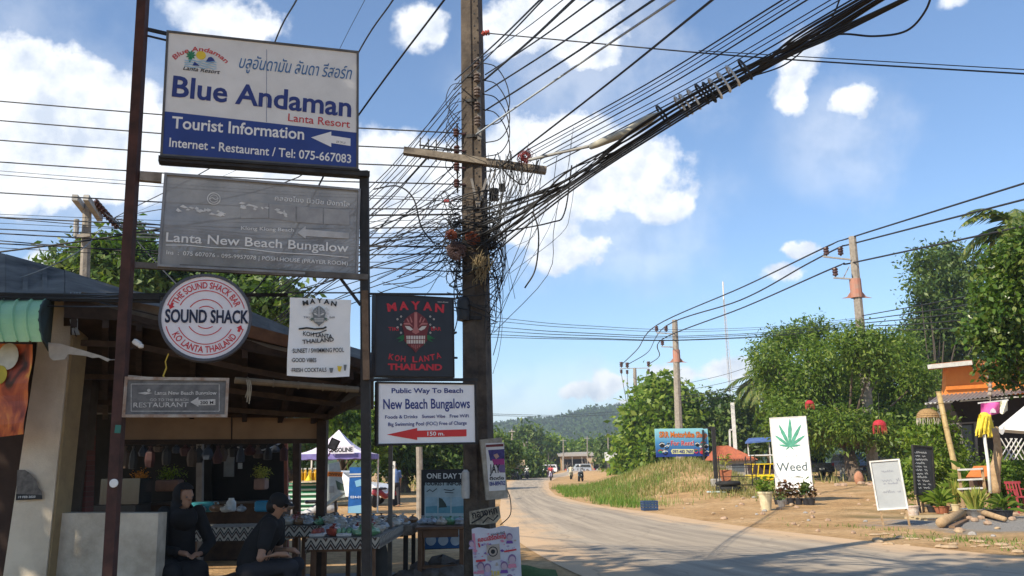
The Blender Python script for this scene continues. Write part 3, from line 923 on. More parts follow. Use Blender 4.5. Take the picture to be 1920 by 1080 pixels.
m = MB(); S.frame(m, .022, .02, -.06); m.build('frame', mat('grey sign frame', (.30, .31, .33), .5, col2=(.16, .165, .175), scale=4), t)
m = MB(); FADE = ink('faded white', (.74, .74, .73))
S.ptext(m, 'Lanta New Beach Bungalow', (311, 453), (653, 473), 18, .010, .012); S.ptext(m, 'Klong Klong Beach', (452, 431), (551, 435), 7, .010, .004)
S.ptext(m, 'Ins  :  075 607076 - 095-9957078 | POSH.HOUSE (PRAYER ROOM)', (312, 477), (652, 498), 8, .010, .004)
S.pline(m, [(311, 460), (350, 460), (400, 465), (455, 466), (520, 474), (600, 478), (653, 483)], 1.6, .010)
S.ptext(m, '\u0e04\u0e25\u0e2d\u0e07\u0e42\u0e02\u0e07 \u0e19\u0e34\u0e27\u0e1a\u0e35\u0e0a \u0e1a\u0e31\u0e07\u0e01\u0e32\u0e42\u0e25', (515, 376), (655, 388), 9, .010, .002)
m.build('lettering', FADE, t)
m = MB(); S.poly(m, [(558, 437), (573, 424), (573, 430.5), (654, 437), (654, 448), (573, 443), (573, 448)], .010); m.build('arrow', mat('arrow grey', (.48, .48, .48), .5), t)
m = MB()
u, v = S.uv(401, 373); S.disc(m, u, v, .062, .010, 24, 0, .052); S.disc(m, u, v, .040, .010, 24, 0, .034); S.pline(m, [(392, 374), (398, 371), (404, 375), (410, 372)], 2, .011, 0)
random.seed(3)
for x0, y0, x1, y1, n in ((330, 392, 425, 400, 16), (452, 385, 540, 402, 16)):
    for i in range(n):
        x = random.uniform(x0, x1); y = y0 + (y1 - y0) * (x - x0) / (x1 - x0) + random.uniform(-5, 5); q = random.uniform(2, 9)
        S.poly(m, [(x - q, y + random.uniform(-1, 1)), (x - q * .2, y - random.uniform(1.5, 4)), (x + q, y + random.uniform(-1, 2)), (x + q * .2, y + random.uniform(1, 4))], .0101 + i * .0003, 0)
m.build('emblem', mat('peeled white', (.66, .66, .65), .6), t)
m = MB(); S.poly(m, [(452, 377), (503, 381), (503, 409), (452, 410)], .0085, 0); S.poly(m, [(505, 382), (554, 386), (554, 416), (505, 410)], .0085, 0); S.poly(m, [(557, 387), (605, 391), (605, 420), (557, 417)], .0085, 0); S.poly(m, [(607, 391), (655, 395), (655, 422), (607, 420)], .0085, 0)
m.build('faded_picture', mat('ghost of pictures', (.38, .38, .38), .5, col2=(.25, .25, .255), scale=6), t)

# 3 round sign
S = Panel((300, 675), (473, 679), (300, 514), 7.58, 7.84)
cu, cv = S.uv(386, 595); Rr = abs(S.uv(470, 595)[0] - cu); Rv = abs(S.uv(386, 516)[1] - cv)
t = sign_thing('round_signboard', 'round white and red Sound Shack bar sign in a dark rim', S)
def dring(m, r0, r1, d0, d1, n=48):
    for k in range(n):
        an = [2 * math.pi * (k + e) / n for e in (0, 1)]
        vs = []
        for d in (d0, d1):
            for r in (r0, r1):
                for q in an: vs.append(S.at(cu + Rr * r * math.cos(q), cv + Rv * r * math.sin(q), d))
        m.add(vs, [(0, 1, 3, 2), (4, 6, 7, 5), (2, 3, 7, 6), (0, 4, 5, 1)])
m = MB(); dring(m, .965, 1.03, .012, -.13); m.build('frame', mat('dark rim', (.075, .08, .10), .5), t)
m = MB(); S.disc(m, cu, cv, Rr * .965, 0, 48, ry=Rv * .965); S.disc(m, cu, cv, Rr * .965, -.12, 48, ry=Rv * .965); m.build('panel', mat('cool white panel', (.74, .73, .77), .4, var=.06), t)
m = MB()
def rarc(r, a0, a1, w=.02): S.disc(m, cu, cv, Rr * r, .004, 30, None, Rr * (r - w), a0, a1, Rv * r)
for r, g in ((.89, 16), (.64, 24), (.43, 32), (.27, 52)):
    rarc(r, g, 180 - g); rarc(r, 180 + g, 360 - g)
th = Rv * .155
S.text(m, 'THE SOUND SHACK BAR', 0, 0, Rr * .69 * R(134), th, .004, .018, arc=(cu, cv, Rr * .69, 90))
S.text(m, 'KO LANTA THAILAND', 0, 0, Rr * .83 * R(118), th, .004, .018, arc=(cu, cv, -Rr * .83, 270))
for an, s_ in ((162, 1), (-18, 1)):
    q = R(an); px_, py_ = cu + Rr * .80 * math.cos(q), cv + Rv * .80 * math.sin(q); tx, ty = -math.sin(q) * s_, math.cos(q) * s_
    vs = [S.at(px_ + tx * a * Rr + math.cos(q) * b * Rr, py_ + ty * a * Rr + math.sin(q) * b * Rr, .004) for a, b in ((.10, 0), (0, .075), (0, .03), (-.07, .03), (-.07, -.03), (0, -.03), (0, -.075))]
    m.add(vs, [tuple(range(7))])
m.build('lettering', RED, t)
m = MB(); S.ptext(m, 'SOUND SHACK', (309, 604), (466, 606), 25, .007, .030); m.build('lettering', ink('ink navy', (.012, .018, .05)), t)
m = MB(); m.tube([P(312, 690, 7.62), P(310, 678, 7.62), P(316, 663, 7.62)], .006, 5); m.tube([P(312, 690, 7.62), P(306, 705, 7.62), P(312, 711, 7.62)], .008, 5); m.build('hanging_cord', mat('yellow cord', (.5, .36, .06), .8), t)

# 4 small dark restaurant sign
S = Panel((235, 777), (421, 777), (235, 712), 7.50, 7.76)
t = sign_thing('signboard', 'small weathered grey Restaurant sign with a 200 M arrow, lowest on the left post', S)
m = MB(); S.slab(m, 0, 0, S.w, S.h, 0, -.04); m.build('panel', mat('faded charcoal', (.17, .17, .17), .6, col2=(.08, .082, .085), scale=9), t)
m = MB(); S.frame(m, .026, .016, -.045); m.build('frame', RUSTALU, t)
m = MB()
for q in (((246, 720), (411, 720)), ((411, 720), (411, 771)), ((411, 771), (246, 771)), ((246, 771), (246, 720))): S.pline(m, q, 1.1, .004)
S.ptext(m, 'Lanta New Beach Bungalow', (290, 740), (406, 740), 7, .004, .02); S.ptext(m, 'GO TO THE BEACH', (281, 752), (353, 752), 5, .004, .01); S.ptext(m, 'RESTAURANT', (250, 764), (353, 763), 9.5, .004, .006)
S.poly(m, [(258, 737), (272, 735), (286, 737), (272, 740)], .004); u, v = S.uv(279, 732); S.disc(m, u, v, .014, .004, 12)
m.build('lettering', mat('worn white', (.50, .50, .48), .6, var=.35, scale=30), t)
m = MB(); S.poly(m, [(357, 754), (372, 744.5), (372, 749.5), (404, 748.5), (404, 759.5), (372, 760), (372, 763)], .004, 0); S.ptext(m, '200 M', (375, 758), (400, 757.5), 6, .006, .02, 1); m.build('arrow', [mat('worn white', (0, 0, 0)), BLACK], t)

def tiki(S, cx, cy, k, mats, d=.005):
    """a plain carved mask with leaves; k photo pixels per unit"""
    m = MB(); q = lambda pts: [(cx + x * k, cy + y * k) for x, y in pts]
    for sx in (-1, 1):          # leaves
        for a in (10, 35, 60, 85):
            an = R(a); ex, ey = sx * (8 + 11 * math.cos(an)), 6 + 8 * math.sin(an)
            S.poly(m, q([(sx * 7, 4), ((sx * 7 + ex) / 2 - 1.6 * math.sin(an) * sx, (4 + ey) / 2 - 2), (ex, ey), ((sx * 7 + ex) / 2 + 1.5 * math.sin(an) * sx, (4 + ey) / 2 + 2)]), d + .0002 * a / 10, 1)
        for i in range(7):      # smoke curls
            u, v = S.uv(cx + sx * k * (14 + 4 * math.sin(i * 2.1)), cy + k * (-14 + i * 2.6)); S.disc(m, u, v, .010, d + .001 + i * .0003, 10, 2, .005)
    S.poly(m, q([(0, -19), (5, -16), (10, -12), (13, -5), (11, 2), (11, 9), (7, 14), (3, 17), (0, 21), (-3, 17), (-7, 14), (-11, 9), (-11, 2), (-13, -5), (-10, -12), (-5, -16)]), d + .003, 0)
    S.poly(m, q([(-1.4, -18), (1.4, -18), (1.6, -4), (3.6, 1), (0, 3), (-3.6, 1), (-1.6, -4)]), d + .005, 3)
    for sx in (-1, 1):
        S.poly(m, q([(sx * 2.5, -1.5), (sx * 6, -4.6), (sx * 10.5, -5), (sx * 8.5, -2), (sx * 5, -.4)]), d + .005, 2)
        S.poly(m, q([(sx * 2.4, -4.0), (sx * 6, -8.2), (sx * 11.5, -7.6), (sx * 11, -6.2), (sx * 6, -6.0)]), d + .005, 3)
        S.poly(m, q([(sx * 3, -8.5), (sx * 5, -14), (sx * 5.8, -13.6), (sx * 4.4, -8)]), d + .005, 3)
        S.poly(m, q([(sx * 6, -9), (sx * 8.2, -12.5), (sx * 9, -11.8), (sx * 7.4, -8.5)]), d + .005, 3)
    S.poly(m, q([(-9, 4.5), (9, 4.5), (8.6, 12), (-8.6, 12)]), d + .005, 2)
    for i in range(7): S.pline(m, q([(-7.5 + i * 2.5, 4.5), (-7.5 + i * 2.5, 12)]), k * .55, d + .007, 0)
    S.pline(m, q([(-9, 8.2), (9, 8.2)]), k * .7, d + .008, 0)
    for i in range(-2, 3): S.pline(m, q([(i * 2, 13), (i * 1.7, 17.5 - abs(i))]), k * .7, d + .007, 3)
    return m.build('emblem', mats, t)

# 5 white wrinkled banner
S = Panel((538, 704), (655, 706), (540, 557), 8.00, 8.17)
t = sign_thing('banner', 'crumpled white Mayan bar banner hanging left of the black post', S, 'banner')
m = MB()
def crumple(i, j):
    u, v = i * S.w, j * S.h
    d = .010 * math.sin(u * 9 + v * 5) * math.sin(v * 8) * (1 - j) + .012 * (1 - j) ** 3 * math.sin(u * 11) + .03 * max(0, i - .55) * max(0, .45 - j) * 4 - .012
    return S.at(u + .008 * math.sin(v * 9) * (i - .5), v - .012 * math.sin(math.pi * i) * (1 - j), min(d, .004))
m.grid(crumple, 26, 30); m.build('cloth', mat('glossy vinyl white', (.84, .835, .82), .28, col2=(.76, .76, .75), scale=4, spec=.6), t, smooth=True, solidify=0)
m = MB()
for i, ch in enumerate('MAYAN'):
    x = 568 + i * 13; y = 571 - 3.2 * (1 - ((i - 2) / 2) ** 2) * 1.0
    S.ptext(m, ch, (x, y + abs(i - 2) * 1.0), (x + 10.5, y + abs(i - 2) * 1.0 + (i - 2) * .7), 9, .007, .035)
S.ptext(m, 'TIKI', (569, 597), (580, 597), 4, .007); S.ptext(m, 'BAR', (618, 597), (628, 597), 4, .007)
S.ptext(m, 'KOH LANTA', (568, 629), (623, 635), 8, .007, .02, slant=-.1); S.ptext(m, 'THAILAND', (567, 645), (626, 640), 8, .007, .02)
S.ptext(m, '\u00b7SUNSET / SWIMMING POOL', (547, 662), (645, 660), 8.5, .007, .014); S.ptext(m, '\u00b7GOOD VIBES', (546, 679), (593, 679), 8, .007, .014); S.ptext(m, '\u00b7FRESH COCKTAILS', (545, 698), (612, 697), 8, .007, .014)
S.pline(m, [(560, 617), (575, 615), (590, 617), (606, 616), (612, 613)], 3.2, .006); S.pline(m, [(586, 626), (600, 624), (612, 619)], 2, .006)
m.build('lettering', BLACK, t); tiki(S, 598, 592, .98, [GREYINK, mat('print faded green', (.10, .16, .13)), PALE, mat('print mid grey', (.36, .37, .38))])
m = MB(); S.poly(m, [(617, 690), (625, 690), (623, 699), (619, 699)], .008, 0); S.poly(m, [(632, 686), (641, 687), (638, 697), (634, 696)], .008, 1); S.poly(m, [(644, 684), (650, 684), (648, 695), (645, 695)], .008, 0); m.build('emblem', [GREYINK, YELLOW], t)

# 6 black light box
S = Panel((705, 703), (850, 706), (705, 552), 8.30, 8.62)
t = sign_thing('light_box', 'black square Mayan bar light box with red letters and a mask', S)
m = MB(); S.slab(m, 0, 0, S.w, S.h, 0, -.14); m.build('panel', mat('black acrylic', (.018, .02, .028), .35, var=.2), t)
m = MB(); S.frame(m, .012, .008, -.15); m.build('frame', DARKSTEEL, t)
m = MB(); LR = ink('letter red', (.50, .03, .045))
for i, ch in enumerate('MAYAN'):
    x = 727 + i * 22; y = 584 - 4 * (1 - ((i - 2) / 2) ** 2) + (0 if i else 0)
    S.ptext(m, ch, (x, y), (x + 17, y + (i - 2) * 1.0), 15, .004, .045)
for i, ch in enumerate('KOH LANTA'):
    if ch != ' ': x = 728 + i * 11.3; y = 673 + 6 * (1 - ((i - 4) / 4) ** 2); S.ptext(m, ch, (x, y), (x + 9.2, y - (i - 4) * .55), 11, .004, .03)
S.ptext(m, 'THAILAND', (727, 693), (829, 694), 11.5, .004, .045); S.ptext(m, 'TIKI', (728, 620), (747, 620), 7, .004, .01); S.ptext(m, 'BAR', (808, 620), (827, 620), 7, .004, .01)
m.build('lettering', LR, t)
tiki(S, 779, 621, 1.95, [MAROON, mat('print leaf', (.02, .13, .05)), ink('bone', (.62, .57, .52)), mat('print dusty rose', (.42, .16, .15))])
m = MB(); S.ptext(m, 'www.tiki.bar', (820, 567), (841, 568), 2.5, .004, 0); m.build('lettering', PALE, t)
m = MB(); m.tube([S.at(S.w + .012, S.h * .25, -.07), S.at(S.w + .07, S.h * .25, -.07)], .012, 6); m.tube([S.at(S.w + .012, S.h * .55, -.07), S.at(S.w + .06, S.h * .58, -.05)], .012, 6); m.build('bracket', DARKSTEEL, t)

# 7 public way to beach
S = Panel((709, 832), (891, 829), (709, 719), 8.22, 8.62)
t = sign_thing('signboard', 'white Public Way To Beach sign with a red left arrow, right of the black post', S)
m = MB(); S.slab(m, 0, 0, S.w, S.h, 0, -.06); m.build('panel', mat('clean white panel', (.80, .80, .81), .4, var=.06), t)
m = MB(); S.frame(m, .018, .012, -.07); m.build('frame', DARKSTEEL, t)
m = MB(); S.ptext(m, 'Public Way To Beach', (734, 737), (868, 736.5), 9.5, .004, .022); S.ptext(m, 'New Beach Bungalows', (718.5, 767), (881, 765), 19.5, .004, .016)
S.ptext(m, 'Foods & Drinks   Sunset Vibe   Free WiFi', (722, 785), (879, 782.5), 6.5, .004, .014); S.ptext(m, 'Big Swimming Pool (FOC) Free of Charge', (727.5, 799), (875, 796), 7, .004, .014)
m.build('lettering', NAVY, t)
m = MB(); S.poly(m, [(725, 815), (782, 802.5), (782, 807.5), (874.5, 805), (874.5, 818), (782, 820), (782, 825)], .004, 0); S.ptext(m, '150 m.', (801, 816.8), (833, 816.3), 7.5, .006, .02, 1); m.build('arrow', [ink('arrow red', (.62, .04, .04)), WHITE], t)
# ---------------------------------------------------------------- utility pole, cables
CONC = mat('weathered concrete', (.12, .095, .073), .9, col2=(.042, .034, .03), scale=5, bump=.5, bscale=40)  # weathered, and darkened further to stand for the pole's shaded front
CONC2 = mat('grey concrete pole', (.34, .30, .25), .9, col2=(.20, .17, .14), scale=5, bump=.4)
PORC = mat('brown porcelain', (.075, .028, .018), .3, spec=.6)
WOODG = mat('grey weathered timber', (.30, .255, .20), .85, col2=(.14, .115, .09), scale=7, bump=.4)
PY = 10.5
def pp(px, py, d=0.0): return P(px, py, PY + d)
def axis(py): # pole axis in photo pixels
    return 882 + (py / 1000.0) * 15.0
pole = thing('utility_pole', 'tall weathered concrete utility pole wrapped in cables beside the beach sign', 'utility pole', Vector((P(898, 1000, PY).x, PY, 0)))
bot, top = P(898, 1000, PY), P(881, -120, PY)
dv = (top - bot) / (top.z - bot.z)
bot = bot - dv * bot.z
m = MB()
hh = top.z
prof = []
for i in range(13):
    z = hh * i / 12; c = bot + dv * z
    w = .172 - .052 * i / 12
    ring = []
    for (x, y) in ((-1, -.45), (-.72, -1), (.2, -1), (.34, -.80), (.86, -.80), (1, -1 + .2), (1, 1), (-1, 1)):
        v = Matrix.Rotation(R(-14), 3, 'Z') @ Vector((x * w, y * w * .95, 0)); ring.append(c + v)
    prof.append(ring)
vs = [v for r_ in prof for v in r_]; fs = []
for i in range(12):
    for j in range(8):
        k = (j + 1) % 8; fs.append((i * 8 + j, i * 8 + k, i * 8 + 8 + k, i * 8 + 8 + j))
fs += [tuple(range(7, -1, -1)), tuple(range(96, 104))]
m.add(vs, fs); shaft = m.build('shaft', CONC, pole)
m = MB()
for py in range(-20, 380, 23):
    c = pp(axis(py) + 7, py, -.155); m.lathe(c, [(0, 0), (.012, 0), (.012, .012), (0, .012)], 8, Matrix.Rotation(R(90), 3, 'X'))
m.build('bolt_holes', BLACK, shaft)
m = MB(); m.bar(P(757, 283, PY - .22), P(1024, 320, PY - .02), .10, .085, up=(0, 0, 1)); arm = m.build('crossarm', WOODG, pole)
def insulator(mb, c, s=1.0, rot=None):
    mb.lathe(c, [(.012 * s, -.07 * s), (.02 * s, -.05 * s), (.045 * s, -.045 * s), (.045 * s, -.02 * s), (.025 * s, -.01 * s), (.045 * s, 0), (.045 * s, .025 * s), (.025 * s, .035 * s), (.05 * s, .045 * s), (.04 * s, .07 * s), (.0, .075 * s)], 10, rot)
for px, py in ((855, 250), (856, 282), (856, 314), (856, 345)):
    m = MB(); insulator(m, pp(px, py, -.15), .8); m.bar(pp(px, py, -.15), pp(872, py + 1, -.12), .02, .02); m.build('insulator', PORC, pole)
m = MB(); m.bar(pp(857, 232, -.1), pp(858, 362, -.1), .02, .03); m.build('insulator_rack', DARKSTEEL, pole)
for px, py in ((788, 272), (803, 274), (818, 277), (957, 297)):
    m = MB(); a = pp(px, py - 14, -.2); b = pp(px, py + 26, -.2); m.bar(a, b, .014, .014); m.build('pin', DARKSTEEL, arm)
m = MB(); m.bar(pp(786, 272, -.24), pp(862, 282, -.2), .012, .018); m.build('insulator_rack', DARKSTEEL, pole)
for i in range(5):
    py = 112 + i * 27; m = MB(); insulator(m, pp(axis(py) + 10, py + 8, -.24), .9); m.build('insulator', mat('dusty porcelain', (.15, .11, .09), .5, col2=(.07, .05, .04)), pole)
m = MB(); m.bar(pp(897, 108, -.2), pp(899, 262, -.2), .05, .02); m.build('insulator_rack', mat('galvanised rack', (.22, .20, .18), .5, metal=.5), pole)
m = MB(); insulator(m, pp(910, 62, -.1), .8, Matrix.Rotation(R(80), 3, 'Y')); m.build('insulator', mat('red insulator', (.40, .07, .05), .4), pole)
for q in (((884, 335), (896, 390)), ((912, 335), (896, 390)), ((930, 320), (905, 372))):
    m = MB(); m.bar(pp(q[0][0], q[0][1], -.2), pp(q[1][0], q[1][1], -.2), .03, .012); m.build('brace', mat('galvanised rack', (.2, .2, .2)), pole)
for py, w in ((150, .30), (196, .30), (262, .31), (395, .34), (600, .36)):
    m = MB(); c = pp(axis(py), py, 0); m.lathe(c, [(w * .46, -.02), (w * .47, -.02), (w * .47, .02), (w * .46, .02)], 16); m.build('clamp_band', DARKSTEEL, pole)
m = MB(); m.lathe(pp(869, 580, -.15), [(0, -.14), (.075, -.14), (.08, -.1), (.08, .1), (.06, .15), (0, .15)], 14); m.build('cable_closure', mat('black plastic', (.03, .03, .033), .5), pole, smooth=False)
m = MB(); m.rbox(pp(926, 365, -.1), (.12, .1, .16), .015); m.build('junction_box', mat('black plastic', (.03,) * 3), pole)
m = MB(); m.rbox(pp(942, 352, -.1), (.08, .08, .1), .012); m.build('junction_box', mat('black plastic', (.03,) * 3), pole)
m = MB(); m.lathe(pp(873, 905, -.2), [(.0, -.18), (.045, -.18), (.05, -.1), (.045, .12), (.02, .15), (0, .15)], 12); m.build('lamp', mat('grey lamp body', (.45, .44, .42), .5), pole)

def crm(pts, n=8):
    """smooth curve through points"""
    pts = [Vector(p) for p in pts]
    if len(pts) == 2: return [pts[0].lerp(pts[1], i / 12) for i in range(13)]
    q = [pts[0] * 2 - pts[1]] + pts + [pts[-1] * 2 - pts[-2]]
    out = []
    for i in range(1, len(q) - 2):
        for k in range(n):
            t = k / n
            a, b, c, d = q[i - 1], q[i], q[i + 1], q[i + 2]
            out.append(.5 * ((2 * b) + (c - a) * t + (2 * a - 5 * b + 4 * c - d) * t * t + (3 * b - a - 3 * c + d) * t ** 3))
    out.append(pts[-1]); return out
CABLE2 = mat('sun bleached cable', (.33, .33, .32), .6)
def wire(pts, r, label, group, m_=CABLE, name='cable', sag=0.0, n=5):
    q = crm([P(*p) for p in pts])
    if sag:
        L_ = len(q) - 1
        q = [v - Vector((0, 0, sag * 4 * (i / L_) * (1 - i / L_))) for i, v in enumerate(q)]
    mb = MB(); mb.tube(q, [r[0] + (r[1] - r[0]) * i / (len(q) - 1) for i in range(len(q))] if isinstance(r, tuple) else r, n)
    return solo(name, mb, m_, label, 'cable', group, smooth=True)
# A: level lines from the left
gA, lA = 'level wires crossing behind the signs', 'dark overhead wire running level from the left behind the signs to the pole'
for y0, y1, r in ((190, 250, .0095), (227, 283, .0095), (265, 315, .0095), (308, 346, .0095), (322, 374, .004), (330, 378, .0055), (368, 393, .0095), (413, 411, .004), (417, 426, .0095), (428, 436, .004), (440, 443, .0085), (446, 462, .0095), (466, 476, .0095), (472, 492, .005), (452, 510, .008), (409, 468, .006)):
    wire([(-260, y0 - 22, 11.4), (430, (y0 + y1) / 2 + 5, 10.9), (862, y1, 10.42)], r, lA, gA)
lB = 'thick dark cable climbing from the lower left behind the grey sign'
wire([(-200, 498, 11.2), (150, 453, 11), (310, 428, 10.8), (480, 408, 10.7), (862, 402, 10.4)], .013, lB, None)
wire([(-40, 546, 9.0), (40, 520, 9.4), (110, 492, 9.8), (160, 462, 10.5), (190, 430, 12)], .007, 'pale thin cable curving up from the grey roof to the small pole', None, CABLE2)
# B: fan from the pole down to the lower left
gB, lBf = 'cables fanning down from the pole to the left', 'black cable fanning down from the pole towards the shop roof'
rb = random.Random(5)
for i in range(30):
    y0 = 150 + i * 11.5 if i < 10 else 300 + (i - 10) * 9.5
    x0 = 858 + rb.uniform(0, 8)
    dx = rb.uniform(150, 175)
    sl = rb.uniform(1.05, 1.3) if i < 10 else rb.uniform(.35, 1.0)
    y1 = min(y0 + dx * sl, 548 + rb.uniform(-8, 8)) if i < 10 else y0 + dx * sl * (1 - (y0 - 300) / 330)
    wire([(x0, y0, 10.45), (x0 - dx * .5, (y0 + y1) / 2 + rb.uniform(2, 12), 11.2), (x0 - dx, y1, 12), (x0 - dx * 2.1, y1 + (y1 - y0) * .8 + 12, 13.5)], rb.choice((.005, .007, .007, .009)), lBf, gB)
# C: long lines over the top left
gC = 'wires crossing the sky above the resort sign'; lC = 'dark wire dropping steeply from the top edge behind the resort sign'
for x0, x1, y1, r in ((556, 513, 85, .009), (737, 666, 110, .009), (833, 668, 222, .011)):
    wire([(x0 + (x0 - x1) * 1.0, -y1 * 1.0, 5.5), (x0, 0, 7.4), (x1, y1, 9), (x1 - (x0 - x1) * 1.5, y1 * 2.2 + 90, 12), (215, 408, 17.2)], r, lC, gC)
wire([(715, -60, 6.5), (684, 0, 7.4), (632, 102, 9), (560, 260, 11), (215, 415, 17.2)], .003, 'very thin wire above the right end of the resort sign', None)
# D: fan to the upper right
gD, lD = 'wires running from the pole to the top edge', 'dark wire running from the pole up to the top right edge'
for a, b, r, d1 in (((853, 150), (1012, 0), .009, 6), ((852, 168), (1040, -24), .008, 6), ((907, 107), (1055, 0), .005, 6.5), ((907, 151), (1075, 0), .014, 6.5), ((910, 140), (1112, 0), .009, 6.5), ((910, 172), (1170, 0), .010, 6), ((910, 207), (1225, 0), .011, 6), ((937, 314), (1335, 0), .011, 5.5)):
    mx, my = (a[0] + b[0]) / 2, (a[1] + b[1]) / 2 + 3
    wire([(a[0], a[1], 10.35), (mx, my, (10.4 + d1) / 2), (b[0], b[1], d1), (b[0] + (b[0] - a[0]) * .4, b[1] + (b[1] - a[1]) * .4, d1 * .75)], r, lD, gD)
wire([(893, 252, 10.3), (1080, 124, 8.3), (1264, 0, 6), (1400, -95, 5)], .012, 'pale grey cable among the dark wires running up from the pole', None, mat('pale blue grey cable', (.42, .47, .52), .5))
wire([(910, 62, 10.4), (1300, 98, 8.5), (1560, 117, 7.8), (1980, 142, 7)], .0085, 'dark wire crossing the sky from the red insulator to the right edge', None)
wire([(1310, 95, 8.45), (1600, 112, 7.7), (1980, 134, 7)], .005, 'thinner wire splitting off the long one towards the right edge', None)
gT, lT = 'thin wires from the crossarm end', 'thin dark wire rising from the right end of the crossarm to the top'
for i, (x1, y0) in enumerate(((1467, 284), (1480, 288), (1498, 290), (1513, 297), (1557, 300), (1574, 306), (1596, 312))):
    x0 = 984 + i * 7
    wire([(x0, y0, 10.3), ((x0 + x1) / 2 - 10, y0 / 2 + 14, 8), (x1, 0, 6), (x1 + 160, -95, 5)], .0052 if i % 3 else .0075, lT, gT)
# E: the heavy bundle
gE, lE = 'heavy cable bundle sagging across the sky', 'thick black cable in the bundle sagging from the pole to the upper right'
re_ = random.Random(9)
for i in range(15):
    o = re_.uniform(-9, 9); o2 = re_.uniform(-13, 13); w = re_.uniform(-26, 24); sp = re_.uniform(-60, 70)
    wire([(893 + re_.uniform(0, 18), 430 + sp * .7, 10.25), (985 + w * .3, 388 + sp * .35, 9.9), (1069 + w * .5, 332 + w * .35, 9.5), (1179 + o, 262 + o, 8.6 + o * .006), (1275 + o, 201 + o, 7.9 + o * .008), (1389 + o, 140 + o * .9, 7.2), (1500 + o2, 80 + o2 * .9, 6.6), (1632 + o2 * 2.2, 0, 5.9), (1790 + o2 * 3, -90, 5.2)], re_.choice((.006, .007, .009, .012)), lE, gE)
for i in range(3):
    o = i * 5
    wire([(915, 455 + i * 14, 10.3), (1075, 345 + o, 9.4), (1260, 224 + o, 8), (1454, 109 + o, 6.9), (1560, 60 + o, 6.3), (1690 + o, 0, 5.6), (1850, -80, 5)], .011, 'black cable sagging under the heavy bundle towards the top edge', 'cables under the heavy bundle')
wire([(1520, 72, 6.6), (1580, 64, 6.4), (1640, 68, 6.2), (1699, 58, 6.0), (1735, 20, 5.8), (1752, -30, 5.7)], .009, 'loose black cable curling out of the bundle at the upper right', None)
wire([(1578, -10, 6.1), (1558, 36, 6.4), (1520, 80, 6.6), (1470, 122, 6.9), (1400, 146, 7.2)], .007, 'dark cable crossing over the bundle near the top edge', None)
wire([(992, 300, 10.2), (1060, 284, 9.8), (1115, 272, 9.3)], .022, 'pale thick pipe leading from the crossarm into the bundle', None, CABLE2)
mb = MB(); mb.tube([P(1108, 276, 9.2), P(1118, 271, 9.1), P(1175, 248, 8.7), P(1215, 224, 8.35), P(1238, 212, 8.15)], [.03, .042, .05, .05, .02], 8)
solo('splice_sleeve', mb, mat('pale sleeve', (.46, .44, .36), .5), 'long pale splice sleeve strapped to the cable bundle', 'cable sleeve', smooth=True)
def tie(px, py, m_, lab, k=1.0):
    px += 5; py += 8; Y = 8.05 - (px - 1265) * .0071; mb = MB(); pts = []
    for i in range(15):
        t = i / 14 * 2 * math.pi
        pts.append(P(px + 16 * math.sin(t) * .5 + 10 * math.cos(t), py + 17 * k * math.cos(t) + 6 * math.sin(t), Y - .12 * math.sin(t)))
    mb.tube(pts, .011, 6); solo('cable_tie', mb, m_, lab, 'cable tie', 'loops binding the cable bundle', smooth=True)
TW = mat('white tie', (.62, .62, .60), .5)
for px, py in ((1272, 192), (1281, 187), (1296, 178), (1336, 158), (1352, 146), (1369, 134)): tie(px, py, TW, 'pale loop wound round the cable bundle')
for px, py in ((1311, 168), (1325, 165), (1238, 208), (1392, 122)): tie(px, py, CABLE, 'black loop wound round the cable bundle')

